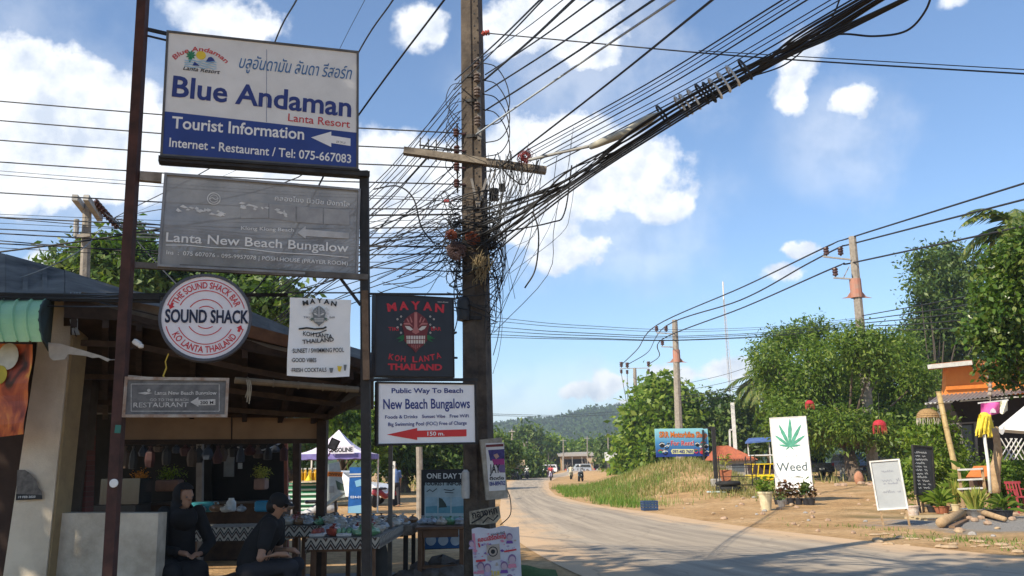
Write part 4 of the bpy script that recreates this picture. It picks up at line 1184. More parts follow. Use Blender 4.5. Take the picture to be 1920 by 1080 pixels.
# loose ends and loops around the pole: nobody could count these
def tangle():
    mb = MB(); r_ = random.Random(21)
    for i in range(75):                     # loops hugging the shaft
        py = r_.gauss(470, 55); c = pp(axis(py) + r_.uniform(-6, 6), py, 0)
        rad = r_.uniform(.20, .34); til = r_.uniform(-.5, .5); ph = r_.uniform(0, 6.28); span = r_.uniform(2, 6.5)
        pts = [c + Vector((rad * math.cos(ph + t * span / 9) * r_.uniform(.95, 1.08), rad * math.sin(ph + t * span / 9) * .9, til * rad * math.cos(ph + t * span / 9) + r_.uniform(-.02, .02))) for t in range(10)]
        mb.tube(crm(pts, 3), r_.choice((.004, .006, .008)), 4)
    for i in range(46):                     # drooping ends on both sides
        side = r_.choice((-1, -1, 1, 1, 1)); py = r_.uniform(370, 520)
        x0 = axis(py) + side * 14; ln = r_.uniform(40, 190); sw = r_.uniform(6, 48) * side
        pts = [pp(x0, py, -.15), pp(x0 + sw * .6, py - r_.uniform(-10, 18), -.2), pp(x0 + sw, py + ln * .4, -.2), pp(x0 + sw * r_.uniform(.4, 1.0), py + ln * .75, -.15), pp(x0 + sw * r_.uniform(.1, 1.1), py + ln, -.1)]
        mb.tube(crm(pts, 4), r_.choice((.003, .004, .005, .007)), 4)
    for i in range(15):                     # long thin strays to the right
        x1 = r_.uniform(950, 1090); y1 = r_.uniform(330, 420) if i % 2 else r_.uniform(250, 350)
        y2 = r_.uniform(430, 640)
        pts = [pp(x1, y1 - (x1 - 950) * .45, -.3), pp(x1 - 12, y1 + 30, -.2), pp(x1 - r_.uniform(10, 60), (y1 + y2) / 2, -.2), pp(920 + r_.uniform(-5, 60), y2, -.2)]
        mb.tube(crm(pts, 4), r_.choice((.0025, .003, .004)), 4)
    for i in range(40):                     # short crossings between pole and crossarm
        x1 = r_.uniform(915, 1010); y1 = r_.uniform(285, 330)
        pts = [pp(x1, y1, -.15), pp(x1 + r_.uniform(-20, 15), y1 + r_.uniform(30, 80), -.2), pp(918 + r_.uniform(-8, 12), r_.uniform(360, 480), -.18)]
        mb.tube(crm(pts, 4), r_.choice((.003, .004, .006)), 4)
    for i in range(34):                     # left side web
        x1 = r_.uniform(700, 830); y1 = 430 + (858 - x1) * .55 + r_.uniform(-60, 60)
        pts = [pp(864, r_.uniform(400, 520), -.15), pp((864 + x1) / 2, y1 - 30 + r_.uniform(-25, 40), -.1), pp(x1, min(y1, 545), .1)]
        mb.tube(crm(pts, 4), r_.choice((.003, .004, .006)), 4)
    for py in (118, 150, 176, 205):         # jumpers on the upper rack
        pts = [pp(905, py, -.2), pp(930, py + 8, -.2), pp(950, py + 40, -.2), pp(955, py + 80, -.2), pp(938, py + 110, -.18), pp(908, py + 118, -.18)]
        mb.tube(crm(pts, 5), .0075, 5)
    for i in range(8):
        y = 155 + i * 17; pts = [pp(868, y, -.15), pp(845, y + r_.uniform(5, 20), -.18), pp(840 + r_.uniform(-6, 6), y + 40, -.16), pp(862, y + 70, -.15)]
        mb.tube(crm(pts, 4), .005, 4)
    for q in ([(1000, 398), (1009, 430), (1009, 470), (1002, 510), (984, 540)], [(930, 300), (955, 330), (985, 345), (1010, 300)], [(1072, 310), (1058, 400), (1030, 418), (930, 440), (905, 470)], [(700, 355), (745, 349), (775, 372), (790, 425), (812, 455)]):
        mb.tube(crm([pp(x, y, -.2) for x, y in q], 6), .010, 5)
    o = mb.build('wire_tangle', CABLE, None, smooth=True, org=pp(898, 620))
    tag(o, 'dense tangle of loose black wires and loops round the utility pole', 'wires', kind='stuff')
tangle()
def coil(px, py, r, m_, lab, n=26, dz=-.22):
    mb = MB(); c = pp(px, py, dz); r_ = random.Random(px)
    pts = []
    for i in range(n * 6):
        t = i / 6 * 2 * math.pi * .9
        pts.append(c + Vector((r * math.cos(t) * r_.uniform(.3, 1.25) + .3 * r * math.sin(i * .31), r_.uniform(-.5, .5) * r, r * math.sin(t) * r_.uniform(.3, 1.25) + .3 * r * math.cos(i * .23))))
    mb.tube(pts, .0045, 4); solo('cable_coil', mb, m_, lab, 'cable coil', smooth=True)
ORC = mat('orange red cable', (.33, .085, .04), .6, col2=(.10, .035, .02), scale=20)
coil(886, 446, .075, ORC, 'orange red coil of cable tied to the front of the pole')
coil(846, 440, .055, ORC, 'smaller orange red coil of cable left of the pole')
coil(985, 294, .075, mat('dark red cable', (.20, .03, .035), .6), 'dark red coil of wire on the right end of the crossarm')
coil(855, 470, .10, mat('grey pink cable', (.16, .10, .09), .6), 'knot of grey and pink wires left of the pole', 40)
mb = MB(); c = pp(900, 498, -.25); r_ = random.Random(2)
for i in range(90):
    v = Vector((r_.gauss(0, .05), r_.gauss(0, .03), r_.gauss(0, .075))); d = Vector((r_.gauss(0, .03), r_.gauss(0, .03), r_.gauss(0, .07)))
    mb.tube([c + v - d, c + v + Vector((r_.gauss(0, .01), 0, 0)), c + v + d], .006, 3)
solo('dry_plant', mb, mat('dry straw', (.36, .28, .15), .9, col2=(.2, .14, .07)), 'clump of dry straw like plant stuck to the pole front', 'dry plant')
mb = MB(); mb.box(pp(838, 377, -.1), (.07, .05, .03)); mb.tube([pp(845, 376, -.1), pp(864, 372, -.1)], .005, 5)
solo('splice_box', mb, mat('red plastic', (.35, .05, .06), .5), 'small red splice box on a wire left of the pole', 'splice box')

# ---- things fixed low on the pole
S = Panel((912, 938), (953, 933), (904, 824), 10.22, 10.26)
t = thing('meter_box', 'weathered pale box on the pole with a torn blue and pink concert poster', 'meter box', S.at(S.w / 2, 0, 0))
m = MB(); S.slab(m, 0, 0, S.w, S.h, 0, -.10); m.build('body', mat('stained cream box', (.42, .39, .33), .8, col2=(.24, .21, .17), scale=10, bump=.3), t)
m = MB(); S.poly(m, [(910, 831), (945, 830), (948, 919), (917, 921)], .004); pst = m.build('poster', mat('poster paper', (.66, .65, .64), .7, var=.1), t)
m = MB(); S.poly(m, [(911, 834), (944, 832), (944, 837), (911, 838.5)], .006, 0); S.poly(m, [(915, 844), (945, 842), (946, 862), (919, 864)], .006, 1); S.poly(m, [(922, 861), (945, 860), (946, 871), (926, 872)], .008, 2)
S.poly(m, [(930, 872), (946, 871), (947, 886), (937, 886)], .007, 3); S.poly(m, [(925, 853), (932, 850), (936, 856), (930, 861)], .0085, 4)
m.build('poster_picture', [MAROON, mat('print dusk', (.07, .06, .20), var=.5, scale=20), mat('print magenta', (.34, .05, .20)), mat('print dim violet', (.16, .12, .25)), SKIN_INK], pst)
m = MB(); S.ptext(m, 'JAY', (918, 887), (938, 886), 17, .010, .02); S.ptext(m, '\u0e15\u0e34\u0e14\u0e15\u0e48\u0e2d', (918, 900), (945, 899), 6, .008, .03); m.build('lettering', BLACK, pst)
m = MB(); S.ptext(m, '084-8894762', (918, 911), (947, 909), 8, .008, .03); m.build('lettering', NAVY, pst)
m = MB(); m.tube(crm([S.at(S.w, .1, -.05), S.at(S.w + .03, -.02, -.06), S.at(S.w + .01, -.2, -.06), S.at(S.w - .12, -.3, -.05)], 5), .006, 5); m.build('cable', CABLE, t)

S = Panel((881, 983), (938, 975), (880, 957), 10.12, 10.14)
m = MB(); S.poly(m, [(880, 959), (918, 952), (936, 949), (939, 970), (931, 980), (908, 984), (881, 983)], 0); S.poly(m, [(880, 959), (918, 952), (936, 949), (939, 970), (931, 980), (908, 984), (881, 983)], -.02)
t = thing('cardboard_sign', 'torn cardboard scrap with black Thai letters on the pole', 'sign', S.at(S.w / 2, 0, 0))
m.build('board', mat('scuffed board', (.40, .36, .28), .8, col2=(.12, .10, .075), scale=14), t)
m = MB(); S.ptext(m, '\u0e01\u0e25\u0e32\u0e07\u0e2b\u0e01', (886, 972), (933, 962), 13, .005, .03); m.build('lettering', BLACK, t)
m = MB(); S.pline(m, [(884, 981), (900, 972), (912, 962)], 3, .004); S.pline(m, [(905, 981), (915, 970), (925, 976), (934, 966)], 2.6, .0045); m.build('scrawl', BLACK, t)

S = Panel((890, 1125), (980, 1118), (881, 992), 10.0, 10.08)
t = thing('poster_board', 'bright Thai event poster with red headline and portraits, at the foot of the pole', 'poster', S.at(S.w / 2, 0, 0))
m = MB()
def wavy(i, j): return S.at(i * S.w, j * S.h + .012 * math.sin(i * 12) * (j > .97), .012 * math.sin(i * 6 + j * 3) * (j > .6) * (j - .6))
m.grid(wavy, 16, 16); m.build('sheet', mat('poster sheet', (.62, .60, .64), .6, col2=(.50, .47, .52), scale=5), t, solidify=0)
m = MB(); S.slab(m, 0, -.05, S.w, S.h * .98, -.03, -.05); m.build('backing', WOODG, t)
m = MB(); S.ptext(m, '\u0e04\u0e2d\u0e19\u0e40\u0e2a\u0e34\u0e23\u0e4c\u0e15\u0e43\u0e2b\u0e0d\u0e48', (896, 1016), (948, 1008), 8, .016, .03); S.pline(m, [(945, 1034), (968, 1030)], 3, .016); S.pline(m, [(897, 1018), (899, 1026)], 3, .016); S.pline(m, [(892, 1052), (910, 1050)], 4, .016); m.build('lettering', RED, t)
m = MB(); S.ptext(m, '2 \u0e01.\u0e1e.', (921, 1080), (938, 1078), 11, .018, .03); m.build('lettering', YELLOW, t)
m = MB(); S.ptext(m, '\u0e07\u0e32\u0e19\u0e1b\u0e23\u0e30\u0e08\u0e33\u0e1b\u0e35', (920, 1004), (946, 1000), 4, .016, .02); u, v = S.uv(924, 1034); S.disc(m, u, v, .055, .016, 20, 0, .045); S.disc(m, u, v, .025, .016, 16); m.build('lettering', BLACK, t)
m = MB()
faces = ((955, 1008, 7), (901, 1063, 8), (914, 1066, 8), (945, 1062, 8), (960, 1050, 9), (884, 1020, 6), (955, 1085, 7), (908, 1095, 9), (935, 1100, 8))
for i, (x, y, r_) in enumerate([(a, b, c * .8) for a, b, c in faces]):
    u, v = S.uv(x, y); k = r_ * .0063
    S.poly(m, [(x - r_ * 1.2, y + r_ * 2), (x - r_ * .9, y + r_ * 1.0), (x + r_ * .9, y + r_ * .9), (x + r_ * 1.2, y + r_ * 1.9)], .0142 + i * .0007, (i % 3))
    S.disc(m, u, v + k * .3, k, .0146 + i * .0007, 14, 3, ry=k * 1.15); S.disc(m, u, v, k * .8, .0150 + i * .0007, 14, 4, ry=k * .95)
rq = random.Random(31)
for k in range(70):
    x, y = rq.uniform(888, 966), rq.uniform(1000, 1100); q = rq.uniform(1, 4.5); S.poly(m, [(x - q, y), (x, y - q * .7), (x + q, y + rq.uniform(-1, 1)), (x, y + q * .6)], .0126 + k * .00002, rq.choice((0, 1, 2, 2, 5)))
S.poly(m, [(885, 1000), (890, 1000), (893, 1040), (888, 1040)], .0135, 1)
S.poly(m, [(912, 1022), (936, 1019), (938, 1048), (914, 1052)], .0136, 5)
m.build('portraits', [PURPLE, PINK, mat('print lilac', (.40, .32, .46)), mat('print hair', (.22, .13, .24)), mat('print face', (.50, .36, .40)), mat('print tan', (.42, .34, .28))], t)

# ---- far poles of the line on the right of the road
def far_pole(name, label, px_top, py_top, px_b, py_b, Y, arms, signs=True, zb=0.0, rr=.21):
    a = P(px_top, py_top, Y); b = P(px_b, py_b, Y); d = (a - b) / (a.z - b.z)
    base = b - d * (b.z - float(Hf(b.x, b.y)))
    t = thing(name, label, 'utility pole', base)
    m = MB(); m.tube([base - d * .3, a], [rr * 1.25, rr * .8], 8); m.build('shaft', CONC2, t)
    for (x0, y0, x1, y1) in arms:
        m = MB(); m.bar(P(x0, y0, Y - .1), P(x1, y1, Y - .1), .10, .10); m.build('arm', mat('pale steel arm', (.36, .34, .31), .6), t)
    return t
def pin_ins(t, px, py, Y, s):
    m = MB(); insulator(m, P(px, py, Y - .1), s); m.build('insulator', PORC, t)
Y1, Y2, Y3 = 57.0, 88.0, 122.0
t = far_pole('utility_pole', 'concrete pole rising out of the broad tree, with two arms of brown insulators', 1598, 444, 1613, 610, Y1, ((1543, 481, 1596, 487), (1563, 521, 1598, 523)), rr=.33)
for px, py in ((1549, 472), (1576, 472), (1566, 511)): pin_ins(t, px, py, Y1, 4.2)
m = MB(); m.bar(P(1581, 522, Y1), P(1592, 500, Y1), .05, .05); m.build('brace', CONC2, t)
def guard(t, px, py, Y, w):
    m = MB(); c = P(px, py, Y)
    for s in (-1, 1):
        m.prism([c + Vector((s * .3, -.02, .35)), c + Vector((s * .5 * w, -.02, -.12)), c + Vector((s * .8 * w, -.02, -.22)), c + Vector((s * .3, -.02, -.2))], (0, .05, 0))
    m.lathe(c + Vector((0, 0, -.2)), [(.38, 0), (.39, 0), (.38, 1.3), (.37, 1.3)], 12)
    m.build('climbing_guard', mat('faded red guard', (.42, .17, .11), .8, col2=(.34, .22, .17), scale=3), t)
guard(t, 1606, 553, Y1, 1.3)
t = far_pole('utility_pole', 'concrete pole standing behind the motorbike rental board, with three brown insulators', 1265, 600, 1273, 800, Y2, ((1230, 624, 1262, 626), (1240, 650, 1264, 651)), rr=.36)
for px, py in ((1231, 617), (1249, 617), (1242, 643)): pin_ins(t, px, py, Y2, 4.2)
guard(t, 1269, 676, Y2, 1.4)
t = far_pole('utility_pole', 'concrete pole with a level crossarm just left of the round bush', 1190, 690, 1193, 790, Y3, ((1162, 691, 1218, 690),), rr=.30)
for px, py in ((1165, 688), (1176, 689), (1216, 687)):
    pin_ins(t, px, py - 4, Y3, 5.6); pin_ins(t, px, py + 9, Y3, 4.4)
gP, lP = 'three power lines along the right of the road', 'black power line strung over the insulators of the poles on the right'
for q in ([(1990, 322, 38), (1603, 443, 56.7), (1549, 463, 56.8), (1395, 537, 71), (1231, 610, 87.8), (1195, 655, 105), (1165, 684, 121.8)], [(1990, 356, 38), (1606, 455, 56.7), (1576, 463, 56.8), (1510, 497, 62), (1390, 562, 71), (1249, 611, 87.8), (1215, 660, 128), (1176, 684, 121.8)], [(1990, 409, 38), (1602, 492, 56.7), (1566, 501, 56.8), (1395, 576, 71), (1242, 636, 87.8), (1236, 668, 102), (1216, 683, 121.8)]):
    wire(q, .055, lP, gP, n=4)
for q in ((1165, 700, 1185, 800), (1176, 700, 1180, 790), (1216, 700, 1200, 770)):
    wire([(q[0], q[1], 121.8), ((q[0] + q[2]) / 2 - 1, (q[1] + q[3]) / 2, 123), (q[2], q[3], 128)], .035, 'dark wire dropping from the level crossarm behind the bush', 'drop wires from the level crossarm', n=4)
gQ, lQ = 'telephone cables from the near pole to the far right pole', 'slack dark telephone cable between the near pole and the pole in the tree'
for i, (ya, ym, yb, r) in enumerate(((594, 618, 596, .006), (601, 622, 599, .006), (612, 630, 603, .010), (620, 633, 606, .010), (627, 637, 609, .012), (632, 638, 612, .008))):
    wire([(914, ya, 10.4), (1100, ya + (ym - ya) * .7, 17), (1290, ym, 32), (1470, (ym + yb) / 2 + 4, 46), (1612, yb, 56.7)], (.0032, r * 2), lQ, gQ, n=4)
gR, lR = 'telephone cables right of the pole in the tree', 'dark telephone cable running right from the pole in the tree'
for ya, yb in ((592, 528), (600, 548), (606, 566), (612, 585), (618, 604)):
    wire([(1617, ya, 56.7), (1760, (ya + yb) / 2 + 6, 47), (1990, yb - 8, 38)], .03, lR, gR, n=4)
gS, lS = 'wires right of the pole behind the rental board', 'thin dark wire leading right from the pole behind the rental board'
for ya, yb, r in ((722, 672, .02), (734, 690, .02), (744, 706, .035), (748, 709, .03), (756, 722, .02)):
    wire([(1273, ya, 87.8), (1360, (ya + yb) / 2 + 5, 82), (1450, yb, 74)], r, lS, gS, n=4)
gL = 'far overhead wires left of the bush'
for ya, yb in ((776, 770), (779, 776)):
    wire([(912, ya, 60), (1060, ya + 2, 95), (1180, yb, 121)], .018, 'faint thin wire over the distant road', gL, n=4)

# ---- small pole behind the signs on the left
YL = 17.5
t = far_pole('utility_pole', 'grey concrete pole with two slanting crossarms, seen behind the rusty post', 164, 382, 158, 540, YL, (), rr=.115)
for q in ((140, 370, 162, 398), (161, 370, 188, 410)):
    m = MB(); m.bar(P(q[0], q[1], YL - .6), P(q[2], q[3], YL + .3), .11, .13); m.build('crossarm', mat('pale steel arm', (.3, .3, .3)), t)
for i in range(9):
    m = MB(); insulator(m, P(179 + i * 5.0, 380 + i * 5.6, YL - .2 + i * .1), 1.1, Matrix.Rotation(R(40), 3, 'Y')); m.build('insulator', PORC, t)
for py in (420, 433):
    m = MB(); m.lathe(P(143, py, YL - .2), [(0, -.12), (.05, -.12), (.055, .1), (0, .12)], 8); m.build('fuse', mat('pale steel arm', (.3, .3, .3)), t)
m = MB(); m.bar(P(140, 444, YL - .2), P(170, 440, YL - .2), .06, .08); m.build('arm', CONC2, t)
for i in range(5):
    a = 195 + i * 8
    wire([(a, 398 + i * 6, YL - .1), (a + 20, 410 + i * 8, 16), (300, 422 + i * 6, 13.5), (480, 440 + i * 5, 12)], .012, 'dark wire running right from the small pole behind the grey sign', 'wires right of the small pole')
# ---------------------------------------------------------------- trees and shrubs
BARK = mat('tree bark', (.17, .125, .09), .9, col2=(.07, .05, .035), scale=6, bump=.6)
LF_MID = leafmat('leaf mid green', [(.045, .085, .012), (.095, .165, .024), (.14, .215, .032), (.23, .28, .055)], .38)
LF_DARK = leafmat('leaf dark green', [(.028, .058, .014), (.062, .115, .026), (.098, .155, .036), (.16, .20, .055)], .32)
LF_YEL = leafmat('leaf yellow green', [(.045, .095, .012), (.12, .20, .026), (.19, .27, .036), (.28, .33, .07)], .4)
LF_GLOSS = leafmat('leaf glossy', [(.022, .055, .010), (.06, .12, .018), (.10, .165, .026), (.19, .23, .06)], .28, .3)
def gxy(px, py): g = GT(px, py); return (g.x, g.y, float(Hf(g.x, g.y)))
tree('broad_tree', 'broad feathery green tree shading the yard behind the tall white Weed board', gxy(1606, 903),
     [(1432, 668, 24), (1462, 648, 36), (1525, 640, 42), (1600, 650, 44, -7), (1640, 668, 46, -7), (1668, 668, 50), (1722, 715, 40), (1462, 706, 42), (1530, 700, 60), (1600, 715, 62), (1668, 740, 62), (1480, 760, 42), (1560, 780, 58), (1640, 795, 60), (1712, 780, 40), (1520, 825, 30), (1690, 836, 34), (1490, 625, 18), (1425, 690, 16), (1510, 790, 38, -5), (1580, 800, 36, -6), (1640, 805, 36, -6), (1705, 800, 38, -5), (1470, 790, 30, -3)],
     60, 8, 66000, .31, LF_MID, BARK, .42, aspect=.38, droop=.5)
tree('tall_tree', 'tall dark tree with sparse top branches behind the orange roofed house', gxy(1790, 890),
     [(1735, 500, 34), (1775, 482, 30), (1815, 505, 32), (1725, 540, 24), (1778, 535, 40), (1745, 580, 38), (1800, 590, 50), (1750, 640, 48), (1815, 655, 50), (1715, 620, 22), (1850, 600, 44), (1735, 690, 40), (1790, 700, 42), (1700, 665, 28), (1765, 610, 36), (1760, 740, 40)],
     78, 7, 27000, .44, LF_DARK, mat('dark bark', (.07, .055, .042), .9), .24, sub=11)
tree('glossy_tree', 'dense glossy leaved tree hanging over the house at the right edge', (18.6, 28.5, .0),
     [(1880, 498, 32), (1926, 470, 44), (1858, 556, 30), (1905, 560, 50), (1965, 540, 60), (1850, 620, 28), (1892, 640, 46), (1950, 640, 60), (1870, 690, 24), (1915, 700, 22), (2000, 600, 70), (2040, 500, 60), (1990, 440, 40)],
     27, 3.2, 26000, .21, LF_GLOSS, BARK, .28, aspect=.55)
tree('round_tree', 'round bushy yellow green tree left of the motorbike rental board', (P(1243, 872, 95).x, 95, 0.3),
     [(1238, 725, 15), (1221, 745, 24), (1254, 753, 29), (1291, 765, 24), (1199, 785, 25), (1238, 798, 39), (1282, 811, 36), (1188, 833, 25), (1228, 851, 36), (1284, 855, 34), (1313, 803, 17), (1175, 871, 17), (1307, 843, 20)],
     95, 7, 20000, .68, LF_YEL, BARK, .35, aspect=.6)
bgt = 'trees behind the yard'
for i, (bx, by, Y, bl, lab, lm) in enumerate((
    (1352, 880, 92, [(1350, 760, 18), (1362, 785, 26), (1338, 810, 26), (1368, 825, 28)], 'slim dark tree right of the round yellow green tree', LF_DARK),
    (1402, 880, 96, [(1398, 770, 24), (1415, 790, 26), (1390, 815, 28), (1425, 825, 26)], 'dark tree behind the thin antenna mast', LF_MID),
    (1480, 885, 88, [(1475, 800, 30), (1505, 820, 30), (1450, 820, 26), (1530, 835, 26)], 'low dark tree behind the tall white Weed board', LF_DARK),
    (1700, 890, 74, [(1700, 800, 36), (1660, 830, 34), (1740, 830, 38), (1690, 850, 30)], 'dark tree filling the gap behind the red lamp', LF_MID))):
    tree('background_tree', lab, gxy(bx, by), bl, Y, 4, 4500, .55, lm, BARK, .25, bgt)
# shrubs round the little house
def shrub(label, px, py, blobs, Y, n, size, lm, group='shrubs by the house', name='shrub', cat='shrub'):
    return tree(name, label, (P(px, py, Y).x, Y, float(Hf(P(px, py, Y).x, Y))), blobs, Y, .9, n, size, lm, BARK, .04, group, cat, parts=('stem', 'foliage'))
shrub('leafy green bush behind the chalkboard', 1780, 945, [(1735, 860, 34), (1780, 840, 34), (1800, 890, 36), (1760, 905, 36), (1745, 800, 26), (1710, 830, 22), (1790, 935, 24), (1770, 800, 24)], 31.4, 5200, .17, LF_YEL)
shrub('green bush at the right edge behind the red chair', 1890, 945, [(1880, 880, 26), (1905, 905, 30), (1935, 880, 34), (1880, 925, 22), (1920, 935, 26)], 27.0, 3200, .13, LF_MID)
shrub('low green bush left of the chalkboard', 1692, 935, [(1690, 880, 16), (1700, 905, 18), (1690, 925, 14)], 29, 1200, .15, LF_YEL)
# trees left of the far road and beyond it
gm = 'trees along the far road'
for bx, by, Y, bl, lab, lm, n in (
    (940, 895, 105, [(935, 818, 20), (955, 835, 22), (930, 850, 24), (950, 870, 22), (925, 835, 18)], 'dark tree right beside the concrete pole, left of the far road', LF_DARK, 5200),
    (985, 893, 125, [(978, 845, 18), (992, 858, 18), (972, 868, 16), (1000, 870, 12)], 'dense dark tree at the left bend of the far road', LF_DARK, 4200),
    (1000, 890, 210, [(985, 806, 18), (1000, 812, 16), (970, 818, 16)], 'dark crown just left of the bright green tree in the distance', LF_DARK, 2600),
    (1030, 889, 215, [(1028, 822, 20), (1045, 832, 18), (1018, 840, 18), (1040, 845, 16)], 'bright green rounded tree in the middle distance', LF_YEL, 3200),
    (1068, 889, 230, [(1066, 836, 14), (1078, 842, 12), (1058, 846, 14)], 'low green tree behind the distant shop roofs', LF_MID, 2200),
    (1105, 889, 230, [(1098, 832, 16), (1116, 834, 16), (1130, 840, 14), (1086, 842, 12)], 'wide green tree above the distant shop roofs', LF_MID, 2800),
    (1145, 888, 190, [(1142, 822, 16), (1152, 834, 18), (1138, 842, 14)], 'dark tree against the hill left of the round bush', LF_DARK, 2400)):
    tree('roadside_tree', lab, G(bx, by), [(a, b + 17, c * .62) for a, b, c in bl], Y, 7, n, Y * .006, lm, BARK, .3, gm)
# trees behind the shop
gs = 'trees behind the market stall'
tree('shade_tree', 'big leafy tree rising behind the grey roof on the left', (P(180, 800, 36).x, 36, 0), [(130, 510, 32), (190, 485, 38), (250, 480, 35), (240, 530, 40), (170, 540, 36), (300, 510, 35), (100, 540, 28), (330, 550, 35)], 36, 5, 9500, .38, LF_DARK, BARK, .3, gs)
tree('shade_tree', 'leafy tree behind the round Sound Shack sign and the grey banner', (P(440, 800, 37).x, 37, 0), [(360, 530, 44), (420, 520, 44), (480, 535, 44), (520, 570, 40), (450, 580, 44), (390, 580, 44), (540, 600, 30)], 37, 4, 8500, .40, LF_DARK, BARK, .28, gs)
for bx, Y, bl, lab, lm in (
    (640, 52, [(650, 780, 34), (690, 790, 34), (640, 815, 30), (720, 800, 34), (680, 830, 30), (630, 770, 24), (600, 800, 30)], 'dark tree above the gasoline tent', LF_MID),
    (760, 58, [(745, 830, 34), (780, 810, 36), (800, 850, 34), (760, 865, 34), (735, 870, 28)], 'dark tree above the parked white car', LF_DARK),
    (840, 60, [(830, 820, 34), (860, 840, 34), (840, 870, 34), (880, 830, 30), (815, 865, 26), (870, 880, 30)], 'dark tree behind the tour information board', LF_DARK),
    (560, 48, [(560, 830, 30), (520, 820, 34), (480, 830, 34), (440, 840, 34), (540, 860, 30)], 'dark tree behind the inside of the stall', LF_DARK)):
    tree('shade_tree', lab, (P(bx, 900, Y).x, Y, 0), bl, Y, 5, 5000, .42, lm, BARK, .3, gs)

# palms
def palm(label, px, py, Y, base, nf, L, seed, lm):
    r_ = random.Random(seed); top = P(px, py, Y); base = Vector(base)
    t = thing('coconut_palm', label, 'palm tree', base, 'coconut palms')
    m = MB(); mid = base.lerp(top, .5) + Vector((.4, 0, 0)); q = crm([base, mid, top], 5); m.tube(q, [.2 - .08 * i / (len(q) - 1) for i in range(len(q))], 7); m.build('trunk', BARK, t, smooth=True)
    m = MB()
    for i in range(nf):
        a = i * 2.4 + r_.uniform(-.2, .2); el = r_.uniform(-.35, 1.15); ln = L * r_.uniform(.8, 1.1)
        d = Vector((math.cos(a) * math.cos(el), math.sin(a) * math.cos(el), math.sin(el)))
        pts = []; p = top.copy(); v = d.copy()
        for k in range(13):
            pts.append(p.copy()); p = p + v * ln / 12; v = (v + Vector((0, 0, -.135))).normalized()
        m.tube(pts, [.035 - .0025 * k for k in range(13)], 3)
        for k in range(2, 13):
            t_ = (pts[k] - pts[k - 1]).normalized(); sd = t_.cross(Vector((0, 0, 1)));
            if sd.length < .05: sd = t_.orthogonal()
            sd.normalize()
            for e in (0, .33, .66):
                b0 = pts[k - 1].lerp(pts[k], e); ll = ln * .22 * math.sin(math.pi * min(1, (k + e) / 12.8) * .85 + .2) + .1
                for s in (-1, 1):
                    tip = b0 + sd * s * ll * .8 + t_ * ll * .55 + Vector((0, 0, -ll * r_.uniform(.25, .6)))
                    w = t_ * .05 * L / 3
                    m.add([b0 - w, b0 + w, (b0 + tip) / 2 + w * .9, tip, (b0 + tip) / 2 - w * .9], [(0, 1, 2, 3, 4)])
    m.build('fronds', lm, t); return t
PALMLEAF = leafmat('palm leaf', [(.04, .075, .015), (.09, .14, .03), (.15, .19, .05), (.26, .25, .09)], .3)
palm('tall coconut palm showing its fronds above the glossy tree at the right edge', 1912, 425, 46, (28.5, 46, .3), 26, 4.2, 3, PALMLEAF)
palm('coconut palm left of the broad tree, behind the antenna mast', 1436, 712, 90, gxy(1440, 884), 24, 4.6, 4, PALMLEAF)
palm('smaller coconut palm low beside the broad tree', 1466, 745, 84, gxy(1470, 886), 20, 4.0, 5, PALMLEAF)
# ---------------------------------------------------------------- the yard on the right
TERRA = mat('terracotta', (.42, .15, .075), .8, col2=(.28, .10, .05), scale=9)
BLACKPL = mat('black plastic pot', (.03, .03, .035), .5)
CREAM = mat('cream glaze', (.66, .58, .38), .6, col2=(.5, .42, .26), scale=6)
TIMBER = mat('bare timber', (.46, .32, .18), .8, col2=(.30, .19, .10), scale=9, bump=.3)
BAMBOO = mat('bamboo', (.50, .37, .17), .55, col2=(.33, .23, .10), scale=6)
WHITEP = mat('white painted', (.72, .71, .68), .6, col2=(.52, .50, .46), scale=5)
ORANGEW = mat('orange wall paint', (.78, .27, .06), .8, col2=(.66, .21, .05), scale=2)
DARKIN = mat('dark interior', (.030, .026, .024), .9)  # near-black colour standing for the shade inside openings
GALV = mat('galvanised sheet', (.42, .42, .42), .45, col2=(.27, .26, .25), scale=5, metal=.5)
CONCRETE = mat('pale concrete', (.40, .38, .35), .9, col2=(.26, .24, .22), scale=4, bump=.3)

# tall white Weed board
S = Panel((1457, 925), (1524, 924), (1443, 785), 33.2, 32.6)
t = sign_thing('weed_board', 'tall white standing board with a green leaf and the word Weed', S)
m = MB(); S.slab(m, 0, -.05, S.w, S.h, 0, -.12); m.build('panel', mat('bright white board', (.82, .82, .82), .4, var=.03), t)
m = MB(); S.frame(m, .03, .02, -.13); m.build('frame', WHITEP, t)
m = MB()
LFG = mat('print leaf teal', (.10, .36, .25), .5, col2=(.05, .22, .15), scale=9)
for a, L_, w in ((90, 52, 8), (62, 46, 7.2), (118, 46, 7.2), (35, 36, 6), (145, 36, 6), (8, 22, 4.2), (172, 22, 4.2), (-35, 10, 2.4), (215, 10, 2.4)):
    c, s_ = math.cos(R(a)), -math.sin(R(a)); x0, y0 = 1481, 837
    pts = []
    for k in range(9):
        f_ = k / 8; ww = w * math.sin(math.pi * min(1, f_ * .95 + .02)) ** .8 * .5 * (1 if k % 2 else .86); pts.append((x0 + c * L_ * f_ * .95 - s_ * ww, y0 + s_ * L_ * f_ + c * ww))
    for k in range(8, -1, -1):
        f_ = k / 8; ww = w * math.sin(math.pi * min(1, f_ * .95 + .02)) ** .8 * .5 * (1 if k % 2 else .86); pts.append((x0 + c * L_ * f_ * .95 + s_ * ww, y0 + s_ * L_ * f_ - c * ww))
    S.poly(m, pts, .012 + abs(a - 90) * .00004)
m.build('emblem', LFG, t)
m = MB(); S.ptext(m, 'Weed', (1457, 884), (1514, 882), 17, .012, .004); m.build('lettering', mat('print slate', (.09, .13, .14)), t)
